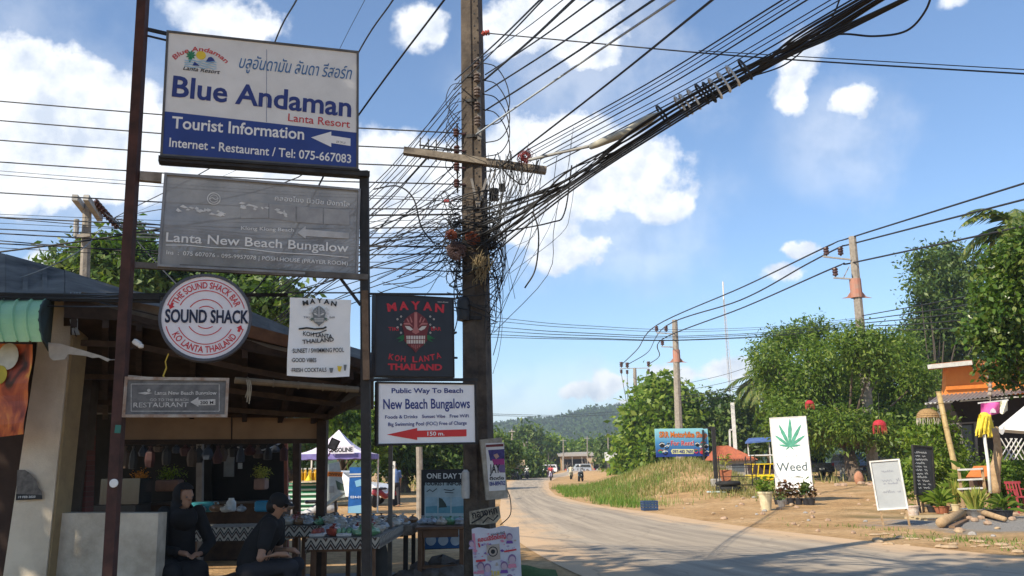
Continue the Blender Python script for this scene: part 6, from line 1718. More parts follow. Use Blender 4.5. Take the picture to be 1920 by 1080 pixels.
def lamp_shade(label, px, py, Y, r, m_, hang, rows=6):
    c = P(px, py, Y); t = thing('hanging_lamp', label, 'lamp', c)
    m = MB(); prof = [(r * math.sin(a), r * .85 * math.cos(a)) for a in [R(8 + k * 82 / 7) for k in range(8)]]
    for (ra, za), (rb_, zb) in zip(prof, prof[1:]):
        m.lathe(c, [(ra, za), (rb_ * 1.0, zb + (za - zb) * .25)], 18)
        m.tube([c + Vector((rb_ * 1.02 * math.cos(k * .349), rb_ * 1.02 * math.sin(k * .349), zb)) for k in range(19)], r * .03, 4)
    m.build('shade', m_, t)
    m = MB(); rr = random.Random(int(px))
    for k in range(46):
        a = rr.uniform(0, 6.28); p = c + Vector((r * math.cos(a), r * math.sin(a), r * .02)); m.tube([p, p + Vector((rr.uniform(-.1, .1) * r, rr.uniform(-.1, .1) * r, -r * rr.uniform(.5, 1.0) * (1.5 if 'red' in label else .8)))], r * .022, 3)
    m.build('fringe', m_ if 'red' in label else mat('pale fringe', (.50, .45, .36)), t)
    m = MB(); m.tube([c + Vector((0, 0, r * .8)), P(px - 2, py - hang, Y)], r * .03, 4); m.build('cord', CABLE, t)
lamp_shade('woven straw lamp shade hanging from the porch bar', 1740, 783, 29.6, .36, mat('woven straw', (.42, .27, .12), .8, col2=(.24, .14, .06), scale=25), 30)
RLAMP = mat('red strings', (.50, .035, .05), .7)
lamp_shade('red stringed lamp shade low under the broad tree', 1649, 797, 50, .36, RLAMP, 60)
lamp_shade('red stringed lamp shade high in the broad tree', 1518, 757, 50, .24, RLAMP, 40)
# flags, parasol and small yard things
m = MB(); m.grid(lambda i, j: P(1839 + i * 35, 756 + j * 22 - 2 * i + 2 * j * math.sin(i * 4), 25.6 + .10 * math.sin(i * 5 + j * 2)), 12, 8); t = thing('flag', 'pink cloth flag with a pale figure hanging by the white parasol', 'flag', P(1856, 778, 25.6)); m.build('cloth', mat('pink cloth', (.62, .10, .32), .8), t, solidify=.004)
m = MB(); m.prism([P(1856, 774, 25.45), P(1868, 774, 25.45), P(1866, 768, 25.45), P(1862, 765, 25.45), P(1858, 768, 25.45)], (0, .01, 0)); m.build('print', mat('pale print', (.66, .6, .62)), t)
m = MB(); m.grid(lambda i, j: P(1875 + i * 14, 752 + j * 22 - i + 3 * j * math.sin(i * 5), 25.5 + .08 * math.sin(i * 5 + j * 3)), 8, 8); solo('flag', m, mat('yellow white cloth', (.68, .60, .30), .8, col2=(.7, .7, .62), scale=3), 'small yellow and white flag right of the pink one', 'flag', solidify=.004)
m = MB(); m.bar(P(1834, 756, 25.7), P(1890, 750, 25.7), .04); solo('flag_rail', m, WHITEP, 'thin white rail the pink and yellow flags hang from', 'rail')
pc = P(1962, 735, 23.0)
t = thing('parasol', 'big white square parasol cut off by the right edge', 'parasol', (pc.x, pc.y, float(Hf(pc.x, pc.y))))
rim = P(1862, 797, 23.0); hw = pc.x - rim.x
m = MB(); cs = [Vector((pc.x + x * hw, pc.y + y * hw, rim.z)) for x, y in ((-1, -.35), (.35, -1), (1, .35), (-.35, 1))]
ap = Vector((pc.x, pc.y, pc.z + .1))
for i in range(4):
    a, b = cs[i], cs[(i + 1) % 4]; m.grid(lambda u, v: (a.lerp(b, u)).lerp(ap, v) - Vector((0, 0, .10 * math.sin(math.pi * u) * (1 - v))), 8, 6)
    m.grid(lambda u, v: a.lerp(b, u) - Vector((0, 0, .10 * math.sin(math.pi * u) + .14 * v)), 8, 1)
m.build('canopy', mat('white canvas', (.80, .78, .74), .85, var=.05), t, solidify=.004)
m = MB(); m.tube([(pc.x, pc.y, 0), (pc.x, pc.y, pc.z + .12)], .03, 8); m.build('pole', WHITEP, t)
m = MB(); pl = [P(1844, 806, 25.0), P(1853, 872, 24.8), P(1857, 925, 24.7)]; m.tube(pl, .045, 8); solo('white_pole', m, WHITEP, 'slanting white pole with a yellow cloth tied round its top', 'pole', smooth=True)
m = MB(); rr = random.Random(4)
for i in range(9):
    a = i / 9 * 6.28; x0 = 1846 + 7 * math.cos(a); m.grid(lambda u, v: P(x0 + (u - .5) * 9 + v * (rr.uniform(-.3, .3) + 7 * math.cos(a)), 777 + v * (26 + 18 * abs(math.sin(i * 1.7))), 24.95 + .14 * math.sin(a) + .05 * math.sin(u * 5 + v * 4)), 4, 6)
m.ball(P(1846, 782, 24.95), (.16, .16, .14), 8, 6, jit=.1)
solo('yellow_cloth', m, mat('yellow cloth', (.74, .58, .06), .8), 'bright yellow cloth tied round the slanting white pole', 'cloth')
m = MB(); m.tube(crm([P(1868, 925, 25.4), P(1866, 880, 25.4), P(1871, 845, 25.4), P(1865, 800, 25.4)], 4), [.13, .12, .14, .13, .15, .14, .12, .13, .12, .10, .10, .09, .08], 9); solo('carved_post', m, TIMBER, 'pale driftwood post beside the slanting white pole', 'post', smooth=True)
m = MB()
for i in range(4): m.bar(P(1874 + i * 9, 862, 26), P(1898 + i * 9, 822, 26), .035, .02); m.bar(P(1876 + i * 9, 822, 26.03), P(1900 + i * 9, 862, 26.03), .035, .02)
solo('lattice', m, WHITEP, 'white diagonal lattice behind the driftwood post', 'lattice')
t = thing('rail_fence', 'short white rail fence left of the orange roofed box', 'fence', GT(1800, 935))
for y in (881, 900, 917):
    m = MB(); m.bar(P(1796, y, 25.2), P(1842, y - 2, 25.2), .055, .05); m.build('rail', WHITEP, t)
for x in (1797, 1841):
    m = MB(); a = P(x, 876, 25.25); m.bar((a.x, a.y, float(Hf(a.x, a.y))), a, .06); m.build('post', TIMBER, t)
b_ = GT(1852, 958); c = onground(b_.x, b_.y)
t = thing('spirit_house', 'small box on a post with a slanted bright orange roof', 'box on a post', c)
m = MB(); m.prism([P(1811, 897, b_.y - .5), P(1853, 898, b_.y - .5), P(1868, 875, b_.y + .5), P(1826, 876, b_.y + .5)], (0, 0, .035)); m.build('roof', mat('orange roof board', (.70, .22, .05), .6, col2=(.56, .16, .04), scale=3), t)
m = MB(); m.rbox(P(1842, 912, b_.y), (.52, .5, .35), .02); m.build('box', mat('dark brown box', (.13, .08, .055), .8), t)
m = MB(); m.bar(c - Vector((0, 0, .05)), P(1850, 915, b_.y), .13); m.bar(c + Vector((-.3, 0, -.05)), P(1834, 915, b_.y), .06); m.build('post', TIMBER, t)
t = thing('plastic_chair', 'red plastic chair cut off by the right edge', 'chair', GT(1909, 962)); c = Vector(t.location)
RP = mat('red plastic', (.62, .02, .02), .35)
m = MB(); m.rbox(c + Vector((.12, 0, .44)), (.46, .46, .04), .015); m.build('seat', RP, t)
m = MB()
for i in range(5): m.bar(c + Vector((-.07 + i * .09, .22, .46)), c + Vector((-.07 + i * .09, .30, .82)), .035, .02)
m.bar(c + Vector((-.12, .31, .84)), c + Vector((.36, .31, .84)), .03, .07); m.build('backrest', RP, t)
for x in (-.09, .33):
    for y in (-.2, .22):
        m = MB(); m.bar(c + Vector((x * 1.1, y * 1.1, 0)), c + Vector((x, y, .43)), .05, .035); m.build('leg', RP, t)
    m = MB(); m.bar(c + Vector((x, -.2, .64)), c + Vector((x, .26, .66)), .05, .03); m.bar(c + Vector((x, -.2, .43)), c + Vector((x, -.2, .64)), .035, .03); m.build('armrest', RP, t)

# crate, planter, rack by the mound
g = GT(1218, 957); c = onground(g.x, g.y)
t = thing('crate', 'empty dark blue plastic crate at the road edge below the mound', 'crate', c)
m = MB(); CB = mat('blue crate plastic', (.035, .07, .15), .5); w, d_, h = .50, .34, .30
m.box(c + Vector((0, 0, .02)), (w, d_, .03), R(8))
for z in (.06, .14, .22, .29):
    for s in (-1, 1):
        rt = Matrix.Rotation(R(8), 3, 'Z'); m.box(c + rt @ Vector((0, s * d_ / 2, z)), (w, .02, .05), R(8)); m.box(c + rt @ Vector((s * w / 2, 0, z)), (.02, d_ - .022, .05), R(8))
for x in (-1, 0, 1):
    for s in (-1, 1): m.box(c + Matrix.Rotation(R(8), 3, 'Z') @ Vector((x * (w / 2 - .03), s * (d_ / 2 - .012), h / 2)), (.05, .018, h), R(8))
m.build('body', CB, t)
g = GT(1366, 923); c = onground(g.x, g.y)
m = MB(); 
for z in (.13, .34): m.lathe(c + Vector((0, 0, z)), [(.33, -.10), (.48, -.08), (.53, 0), (.48, .08), (.33, .10)], 20)
solo('tyre_planter', m, TYRE, 'stack of old black tyres at the foot of the mound', 'tyres', smooth=True)
m = MB(); cc = c + Vector((-.05, .05, .44)); t = thing('potted_plant', 'square terracotta pot with a bare little plant on the tyre stack', 'potted plant', cc)
m.lathe(cc, [(.26, 0), (.36, .42), (.36, .45), (.30, .45)], 4, Matrix.Rotation(R(30), 3, 'Z')); m.build('pot', TERRA, t)
m = MB(); m.tube([cc + Vector((0, 0, .4)), cc + Vector((.02, 0, .95))], .02, 5)
for i in range(14):
    a = i * 2.4; p = cc + Vector((0, 0, .6 + i * .03)); m.add([p, p + Vector((.15 * math.cos(a), .15 * math.sin(a), .12)), p + Vector((.34 * math.cos(a), .34 * math.sin(a), .1)), p + Vector((.17 * math.cos(a + .3), .17 * math.sin(a + .3), .05))], [(0, 1, 2, 3)])
m.build('leaves', YELLEAF, t)
g = GT(1345, 913); m = MB(); m.rbox(onground(g.x, g.y) + Vector((0, 0, .16)), (.5, .35, .34), .03); solo('block', m, CONCRETE, 'pale concrete block left of the tyre stack', 'block')
g = GT(1344, 925); m = MB(); m.box(onground(g.x, g.y) + Vector((0, 0, .06)), (.8, .14, .05), R(-25)); solo('plank', m, mat('pale blue plank', (.42, .55, .58), .7), 'pale blue board lying in front of the concrete block', 'plank')
g = GT(1382, 922); c = onground(g.x, g.y); t = thing('metal_rack', 'empty dark metal rack standing right of the tyre stack', 'rack', c)
w, d_, h = 1.5, .6, 1.45
for x in (-.5, .5):
    for y in (-.5, .5): 
        m = MB(); m.bar(c + Vector((x * w, y * d_, 0)), c + Vector((x * w, y * d_, h)), .035); m.build('leg', DARKSTEEL, t)
for z in (.25, .6, .95, 1.3):
    m = MB(); 
    for y in (-.5, 0, .5): m.bar(c + Vector((-w / 2, y * d_, z)), c + Vector((w / 2, y * d_, z)), .025)
    m.build('shelf', DARKSTEEL, t)
# ---------------------------------------------------------------- market stall on the left
STUCCO = mat('beige stucco', (.72, .62, .48), .9, col2=(.42, .34, .25), scale=1.3, detail=14, bump=.25, bscale=60)
STAINWALL = mat('stained cement', (.62, .55, .45), .95, col2=(.36, .30, .23), scale=3.0, bump=.3, bscale=50)
BROWNWOOD = mat('dark brown timber', (.065, .040, .027), .8, col2=(.026, .017, .013), scale=6, bump=.3)
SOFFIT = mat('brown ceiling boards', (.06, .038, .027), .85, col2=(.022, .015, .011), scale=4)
CANVAS = mat('tan canvas', (.36, .235, .14), .85, col2=(.27, .17, .10), scale=2.5)
OLDROOF = mat('old grey roofing', (.20, .18, .155), .9, col2=(.045, .04, .036), scale=1.6, bump=.5, detail=10)
BRICK = None
def brick():
    m_ = mat('red brick', (.16, .055, .045), .9); nt = m_.node_tree; N, K = nt.nodes.new, nt.links.new
    b = N('ShaderNodeTexBrick'); b.inputs['Scale'].default_value = 4.2; b.inputs['Color1'].default_value = (.15, .05, .042, 1); b.inputs['Color2'].default_value = (.10, .036, .03, 1); b.inputs['Mortar'].default_value = (.09, .07, .06, 1); b.inputs['Mortar Size'].default_value = .015
    tc = N('ShaderNodeTexCoord'); mp = N('ShaderNodeMapping'); mp.inputs['Rotation'].default_value = (R(90), 0, 0); K(tc.outputs['Object'], mp.inputs[0]); K(mp.outputs[0], b.inputs[0]); K(b.outputs[0], nt.nodes['Principled BSDF'].inputs['Base Color']); return m_
BRICK = brick()
shop = thing('market_stall', 'dark open fronted stall with a low wall, brown timber roof and tan canvas strip', 'stall', Vector((P(300, 1000, 10).x, 10, 0)))
def quad(name, m_, q, d, parent=None):
    m = MB(); m.prism([P(*p) if len(p) == 3 else p for p in q], d); return m.build(name, m_, parent if parent is not None else shop)
# pillar
def gz(px, py, Y): p = P(px, py, Y); return Vector((p.x, p.y, 0))
def column(name, m_, x0t, x1t, yt, x0b, x1b, yb, Y, dep, parent=None):
    m = MB(); a0, a1 = P(x0b, yb, Y), P(x1b, yb, Y); b0, b1 = P(x0t, yt, Y), P(x1t, yt, Y)
    f_ = a0.z / (b0.z - a0.z); a0 = a0 - (b0 - a0) * f_; f_ = a1.z / (b1.z - a1.z); a1 = a1 - (b1 - a1) * f_
    m.prism([a0, a1, b1, b0], (0, dep, 0)); return m.build(name, m_, parent if parent is not None else shop)
pil = column('pillar', STUCCO, 84, 139, 556, 6, 86, 1078, 8.7, .32)
column('corner_strip', mat('yellowish plaster', (.34, .25, .13), .9, col2=(.25, .18, .1), scale=5), 139, 146, 556, 86, 92, 1078, 8.72, .30, pil)
# torn notice on the pillar
S = Panel((30, 938), (79, 936), (33, 881), 8.66, 8.67)
t = thing('torn_notice', 'torn black and grey paper notice stuck on the beige pillar', 'notice', S.at(S.w / 2, 0, 0))
m = MB(); S.poly(m, [(30, 938), (33, 881), (47, 881), (58, 888), (68, 900), (73, 915), (79, 922), (80, 936)], .004); m.build('paper', mat('print grey photo', (.20, .18, .16), .8, col2=(.07, .065, .06), scale=16), t)
m = MB(); S.poly(m, [(30, 938), (30.6, 926), (79, 928), (80, 936)], .006); m.build('black_band', BLACK, t)
m = MB(); S.ptext(m, '19 FEB 2023', (35, 934), (67, 933), 4, .008, .03); m.build('lettering', PALE, t)
# low wall
lw = column('low_wall', STAINWALL, 94, 297, 962, 84, 291, 1078, 8.85, .22)
# brick and panel wall behind the pillar
column('brick_wall', BRICK, 108, 166, 775, 96, 158, 1000, 10.2, .2)
column('panel_wall', mat('brown panelling', (.085, .07, .055), .8), 128, 176, 670, 116, 166, 776, 10.15, .2)
quad('back_wall', mat('dark back wall', (.022, .02, .019), .9, col2=(.012, .011, .01), scale=2), [(60, 1010, 16.5), (396, 1000, 16.5), (396, 700, 16.5), (60, 700, 16.5)], (0, .15, 0))  # near-black colour paints the shade at the back of the stall
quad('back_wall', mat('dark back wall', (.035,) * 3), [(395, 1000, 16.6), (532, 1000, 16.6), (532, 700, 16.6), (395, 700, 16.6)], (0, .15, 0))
quad('shade_wall', DARKIN, [P(60, 1060, 9.2), P(60, 1010, 16.5), P(60, 700, 16.5), P(60, 560, 9.2)], (-.15, 0, 0))  # wall added to close the stall and keep light out
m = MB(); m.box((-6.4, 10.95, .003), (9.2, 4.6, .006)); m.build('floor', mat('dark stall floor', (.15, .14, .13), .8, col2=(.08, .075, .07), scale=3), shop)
# posts
column('post', BROWNWOOD, 594, 612, 775, 592, 608, 960, 11.6, .16); column('post', mat('red brown post', (.22, .075, .05), .8), 532, 538, 826, 533, 539, 960, 15.8, .08)
column('post', BROWNWOOD, 549, 562, 826, 548, 561, 960, 14.6, .12); column('post', mat('grey post', (.16, .15, .14), .8), 368, 379, 826, 367, 378, 960, 15.0, .10)
# canvas strip with hem and seam
cv = quad('canvas_strip', CANVAS, [(225, 826, 11.3), (600, 823, 11.7), (602, 784, 11.7), (225, 781, 11.3)], (0, .03, 0))
m = MB(); m.bar(P(222, 778, 11.28), P(606, 780, 11.7), .05, .05); m.bar(P(222, 829, 11.28), P(604, 827, 11.7), .04, .06); m.bar(P(434.5, 782, 11.5), P(434.5, 824, 11.52), .012, .03); m.build('rail', BROWNWOOD, cv)
# ceiling under the roof, with rafters and purlins
FE = [P(120, 592, 8.5), P(250, 598, 8.7), P(470, 655, 9.2), (P(690, 700, 9.7))]; BE = [P(120, 770, 11.4), P(250, 772, 11.5), P(470, 778, 11.6), P(606, 781, 11.75)]
m = MB()
for i in range(3): m.add([FE[i], FE[i + 1], BE[i + 1], BE[i]], [(0, 1, 2, 3)])
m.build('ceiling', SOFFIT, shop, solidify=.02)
for f_ in (.05, .2, .35, .5, .65, .8, .95):
    k = min(2, int(f_ * 3)); u = f_ * 3 - k; a, b = FE[k].lerp(FE[k + 1], u), BE[k].lerp(BE[k + 1], u)
    m = MB(); dn = Vector((0, 0, -.06)); m.bar(a + dn, b + dn, .06, .10); m.build('rafter', BROWNWOOD, shop)
for f_ in (.12, .45, .75):
    q = [FE[i].lerp(BE[i], f_) + Vector((0, 0, -.13)) for i in range(4)]; m = MB()
    for a, b in zip(q, q[1:]): m.bar(a, b, .05, .06)
    m.build('purlin', mat('lit brown timber', (.09, .055, .035), .8, col2=(.045, .028, .018), scale=6), shop)  # lighter brown than the rafters, painted as if lit
top_ = [P(120, 556, 8.48), P(240, 586, 8.68), P(470, 622, 9.18), P(540, 640, 9.35), P(692, 687, 9.7)]; bot_ = [P(120, 596, 8.5), P(250, 602, 8.7), P(470, 660, 9.2), P(540, 674, 9.37), P(692, 704, 9.72)]
m = MB()
for i in range(4): m.prism([bot_[i], bot_[i + 1], top_[i + 1], top_[i]], (0, .02, 0))
m.build('front_board', BROWNWOOD, shop)
# back room roof, unseen, added to block light from the stall
m = MB(); m.box((-8.9, 14.75, 2.95), (10.6, 5.0, .1)); m.build('shade_roof', OLDROOF, shop)
# fascia boards and roof covering
for a, b, h_, m_ in ((P(140, 556, 8.62), P(470, 560, 9.1), .07, OLDROOF), (P(455, 618, 9.1), P(540, 640, 9.3), .13, mat('orange brown board', (.19, .09, .045), .8, col2=(.10, .05, .028), scale=6)), (P(540, 640, 9.3), P(692, 688, 9.7), .10, BROWNWOOD), (P(235, 592, 8.7), P(455, 640, 9.12), .16, BROWNWOOD), (P(150, 560, 8.64), P(310, 590, 8.9), .14, mat('tan board', (.24, .17, .11), .8, col2=(.13, .09, .06), scale=5))):
    m = MB(); m.bar(a, b, .03, h_); m.build('fascia', m_, shop)
m = MB()
RF = [P(-160, 440, 10.5), P(10, 482, 10.5), P(120, 512, 10.5), P(232, 548, 10.5), P(470, 590, 10.7), P(560, 628, 10.9), P(700, 668, 11.0)]
RE = [P(-160, 560, 8.4), P(10, 562, 8.4), P(120, 560, 8.5), P(250, 590, 8.7), P(470, 645, 9.2), P(560, 665, 9.4), P(700, 703, 9.75)]
RB = [Vector((v.x * 1.12, 12.4, 2.35)) for v in RF]
for i in range(6):
    m.add([RE[i], RE[i + 1], RF[i + 1], RF[i]], [(0, 1, 2, 3)]); m.add([RF[i], RF[i + 1], RB[i + 1], RB[i]], [(0, 1, 2, 3)])
rf = m.build('roof', OLDROOF, shop, solidify=-.04)
for i in range(18):
    f_ = i / 18 * 6; k = int(f_); u = f_ - k; a, b = RE[k].lerp(RE[k + 1], u), RF[k].lerp(RF[k + 1], u); m = MB(); m.bar(a + Vector((0, 0, .015)), b + Vector((0, 0, .015)), .05, .03); m.build('roof_rib', OLDROOF, rf)
m = MB(); m.bar(P(-30, 553, 8.3), P(300, 558, 8.6), .04, .05); m.bar(P(-30, 560, 8.32), P(300, 566, 8.62), .025, .025); m.bar(P(200, 553, 8.6), P(540, 553, 9.0), .03, .035); m.build('gutter_pipe', DARKSTEEL, shop)
m = MB(); m.bar(P(672, 750, 9.6), P(606, 784, 11.7), .05, .09); m.build('edge_beam', BROWNWOOD, shop)
m = MB(); q = [P(440, 713, 9.0), P(560, 722, 9.3), P(672, 731, 9.6)]; m.tube(q, .036, 8)
for f_ in (.1, .3, .5, .7, .9): c = q[0].lerp(q[2], f_); m.lathe(c, [(.038, -.012), (.046, 0), (.038, .012)], 8, Matrix.Rotation(R(90), 3, 'Y'))
solo('bamboo_pole', m, mat('grey bamboo', (.30, .24, .16), .7, col2=(.18, .14, .09), scale=6), 'level grey bamboo pole tied under the stall roof', 'pole')
for i in range(5):
    x = 462 + (i % 3) * 3; m = MB(); m.tube(crm([P(x, 712, 8.97), P(x + 3, 728, 8.95), P(x - 2 + i, 745 + i * 3, 8.95)], 4), .006, 4); solo('cord', m, mat('pale cord', (.42, .38, .30), .8), 'frayed pale cord dangling from the end of the bamboo pole', 'cord', 'cords on the bamboo pole')
m = MB(); m.bar(P(240, 706, 8.8), P(330, 714, 8.9), .035, .03); solo('pipe', m, mat('pale pipe', (.36, .35, .33), .6), 'pale pipe under the stall roof behind the small grey sign', 'pipe')
m = MB(); c = P(257, 643, 7.55); m.rbox(c, (.07, .06, .05), .01, Matrix.Rotation(R(35), 3, 'Y')); m.rbox(c + Vector((.04, -.01, -.03)), (.04, .04, .04), .008); t = thing('security_camera', 'small white camera on a wire right of the rusty post', 'camera', c); m.build('body', WHITEP, t)
m = MB(); m.tube(crm([P(232, 560, 7.6), P(240, 600, 7.6), P(232, 640, 7.58), P(245, 655, 7.56), P(257, 645, 7.55)], 5), .005, 4); m.build('cable', CABLE, t)
# hanging torn awning strip
S = Panel((88, 672), (210, 676), (90, 641), 8.2, 8.3)
m = MB(); pts = [(90, 642), (112, 644), (150, 655), (190, 667), (208, 674), (201, 678), (185, 670), (172, 671), (160, 667), (128, 664), (122, 674), (100, 676), (92, 668)]
S.poly(m, pts, 0); S.poly(m, pts, -.015); n = len(pts)
m.add([], []); o_ = len(m.v); m.f += [(i, (i + 1) % n, n + (i + 1) % n, n + i) for i in range(n)]; m.mi += [0] * n
solo('torn_board', m, mat('pale torn board', (.52, .49, .44), .8, col2=(.36, .33, .29), scale=6), 'torn pale board slanting from the green awning to the rusty post', 'board')
m = MB(); m.tube([P(205, 675, 8.3), P(240, 673, 7.6)], .004, 4); solo('tie_wire', m, CABLE2, 'thin wire tying the torn board to the rusty post', 'wire')
# green awning
GREENM = mat('faded green sheet', (.44, .68, .36), .45, col2=(.30, .54, .30), scale=2.2, spec=.5)
t = thing('green_awning', 'curved faded green corrugated awning at the left edge', 'awning', P(60, 640, 8.2))
a0, a1 = P(-140, 640, 7.9), P(80, 641, 7.9); b0, b1 = P(-140, 566, 8.65), P(101, 565, 8.65)
def awn(i, j):
    p, q = a0.lerp(a1, i), b0.lerp(b1, i); th = j * math.pi / 2
    y = p.y + (q.y - p.y) * (1 - math.cos(th)); z = p.z + (q.z - p.z) * math.sin(th); x = p.x + (q.x - p.x) * j
    ph = (i * 9) % 1; rib = .022 if ph < .12 else 0
    return Vector((x, y - rib, z + rib * .5))
m = MB(); m.grid(awn, 110, 14); m.build('sheet', GREENM, t, smooth=False, solidify=.006)
m = MB(); pr = [awn(1, j / 8) for j in range(9)]; m.prism(pr + [Vector((pr[-1].x, pr[-1].y, pr[0].z))], (.02, 0, 0)); m.build('end_plate', mat('dark end', (.05, .07, .06), .8), t)
# fiery banner
def fire():
    m_ = bpy.data.materials.new('sunset picture print'); m_.use_nodes = True; nt = m_.node_tree; N, K = nt.nodes.new, nt.links.new
    b = nt.nodes['Principled BSDF']; b.inputs['Roughness'].default_value = .5
    tc = N('ShaderNodeTexCoord'); w = N('ShaderNodeTexNoise'); w.inputs['Scale'].default_value = 3.2; w.inputs['Detail'].default_value = 7; w.inputs['Distortion'].default_value = 1.2
    mp = N('ShaderNodeMapping'); mp.inputs['Scale'].default_value = (1.6, 1, .8); mp.inputs['Rotation'].default_value = (0, R(25), 0); K(tc.outputs['Object'], mp.inputs[0]); K(mp.outputs[0], w.inputs[0])
    r_ = N('ShaderNodeValToRGB'); e = r_.color_ramp.elements; e[0].position = .3; e[0].color = (.06, .02, .012, 1); e[1].position = .72; e[1].color = (.85, .60, .10, 1)
    for p, c in ((.42, (.40, .07, .03, 1)), (.52, (.66, .16, .04, 1)), (.60, (.80, .32, .06, 1))): q = e.new(p); q.color = c
    K(w.outputs['Fac'], r_.inputs[0]); K(r_.outputs[0], b.inputs['Base Color']); return m_
m = MB(); a0, a1, b0, b1 = P(-150, 836, 8.2), P(43, 814, 8.25), P(-150, 640, 8.2), P(62, 646, 8.25)
m.grid(lambda i, j: a0.lerp(a1, i).lerp(b0.lerp(b1, i), j) + Vector((0, .015 * math.sin(j * 14 + i * 3) + .01 * math.sin(i * 9), 0)), 20, 16); t = thing('picture_banner', 'orange and red sunset picture banner hanging under the green awning', 'banner', P(0, 814, 8.2)); m.build('cloth', fire(), t, solidify=.004)
m = MB(); u = b0.lerp(b1, .90); 
for k, (fx, fz, r_, c_) in enumerate(((.80, .86, .10, mat('print pale glow', (.62, .62, .55))), (.74, .66, .07, mat('print lime', (.50, .42, .06))))):
    p = a0.lerp(a1, fx).lerp(b0.lerp(b1, fx), fz) + Vector((0, -.02 - k * .003, 0)); m2 = MB(); m2.lathe(p, [(0, 0), (r_, 0), (r_, .004), (0, .004)], 20, Matrix.Rotation(R(90), 3, 'X'), squash=1.3); m2.build('print_spot', c_, t)
# neighbour's dark opening
m = MB(); m.prism([gz(-200, 900, 9.4), gz(40, 900, 9.4), P(60, 640, 9.4), P(-200, 640, 9.4)], (0, .1, 0)); solo('shutter', m, mat('dark brown shutter', (.05, .028, .02), .8), 'dark shuttered opening left of the beige pillar', 'shutter')
# wires bunched on the pillar
m = MB(); rr = random.Random(6)
for i in range(9):
    x = 137 + rr.uniform(-5, 6); m.tube(crm([P(x + rr.uniform(-4, 14), 548, 8.6), P(x, 575, 8.55), P(x + rr.uniform(-6, 6), 600, 8.55), P(x + rr.uniform(0, 10), 628, 8.55)], 4), .006, 4)
tag(m.build('wire_bunch', CABLE2, None, True, org=P(140, 600, 8.6)), 'bunch of loose pale wires on the pillar under the grey roof', 'wires', kind='stuff')
for i, (ya, yb) in enumerate(((548, 553), (556, 560), (563, 552), (571, 575))):
    wire([(-60, ya, 8.2), (140, (ya + yb) / 2 + 2, 8.3), (232, yb, 7.62)], .008, 'black cable along the stall front above the green awning', 'cables along the stall front')

# ---- inside and in front: tables and goods
def zigzag():
    m_ = mat('zigzag cloth', (.3, .3, .3), .85); nt = m_.node_tree; N, K = nt.nodes.new, nt.links.new
    tc = N('ShaderNodeTexCoord'); sp = N('ShaderNodeSeparateXYZ'); K(tc.outputs['Object'], sp.inputs[0])
    def mm(op, a, b=None):
        n = N('ShaderNodeMath'); n.operation = op
        for i, v in enumerate((a, b)):
            if v is None: continue
            if isinstance(v, (int, float)): n.inputs[i].default_value = v
            else: K(v, n.inputs[i])
        return n.outputs[0]
    xy = mm('ADD', sp.outputs[0], sp.outputs[1]); tri = mm('PINGPONG', xy, .055)
    s_ = mm('FRACT', mm('MULTIPLY', mm('ADD', mm('MULTIPLY', tri, 1.5), sp.outputs[2]), 8.0))
    r_ = N('ShaderNodeValToRGB'); r_.color_ramp.interpolation = 'CONSTANT'; e = r_.color_ramp.elements; e[0].position = 0; e[0].color = (.40, .36, .30, 1); e[1].position = .4; e[1].color = (.07, .04, .03, 1); q = e.new(.65); q.color = (.30, .28, .25, 1); q = e.new(.8); q.color = (.03, .03, .03, 1)
    K(s_, r_.inputs[0]); K(r_.outputs[0], nt.nodes['Principled BSDF'].inputs['Base Color']); return m_
ZIG = zigzag()
def table(name, label, x0, x1, y0, y1, h, m_, rz=0.0, cloth=None, drop=.25, legs=True, bar=False):
    c = Vector(((x0 + x1) / 2, (y0 + y1) / 2, 0)); t = thing(name, label, 'table', c); w, d_ = x1 - x0, y1 - y0
    rt = Matrix.Rotation(rz, 3, 'Z')
    L_ = lambda x, y, z: c + rt @ Vector((x, y, z))
    m = MB(); m.rbox(L_(0, 0, h - .02), (w, d_, .04), .008, rz); m.build('tabletop', m_, t)
    for x in (-1, 1):
        for y in (-1, 1):
            m = MB(); m.bar(L_(x * (w / 2 - .06), y * (d_ / 2 - .06), 0), L_(x * (w / 2 - .06), y * (d_ / 2 - .06), h - .04), .055); m.build('leg', m_, t)
    m = MB(); m.box(L_(0, -d_ / 2 + .05, h - .09), (w - .2, .03, .10), rz); m.build('apron', m_, t)
    if bar: m = MB(); m.box(L_(0, -d_ / 2 + .06, .22), (w - .2, .03, .05), rz); m.build('stretcher', m_, t)
    if cloth:
        m = MB(); e = .012
        m.box(L_(0, 0, h + e / 2), (w + .03, d_ + .03, e), rz)
        m.box(L_(0, -d_ / 2 - .018, h - drop / 2), (w + .03, .006, drop), rz); m.box(L_(-w / 2 - .018, 0, h - drop * .7), (.006, d_ + .03, drop * 1.4), rz); m.box(L_(w / 2 + .018, 0, h - drop / 2), (.006, d_ + .03, drop), rz)
        m.build('tablecloth', cloth, t)
    return t, L_
WOODT = mat('brown table wood', (.17, .085, .045), .6, col2=(.09, .045, .025), scale=6)
xL, xR = P(588, 1010, 10.2).x, P(716, 1010, 10.2).x
longt, LT = table('long_table', 'long stall table with a brown and white zigzag cloth, heaped with food bags', xL, xR, 9.9, 12.9, .75, WOODT, 0, ZIG, .11)
xa, xb = P(560, 1000, 12.6).x, xL - .1
BT, LBT = table('back_table', 'low dark table behind the seated man, with a zigzag cloth', P(330, 960, 12.4).x, P(545, 960, 12.4).x, 12.3, 13.1, .74, WOODT, 0, ZIG, .17)
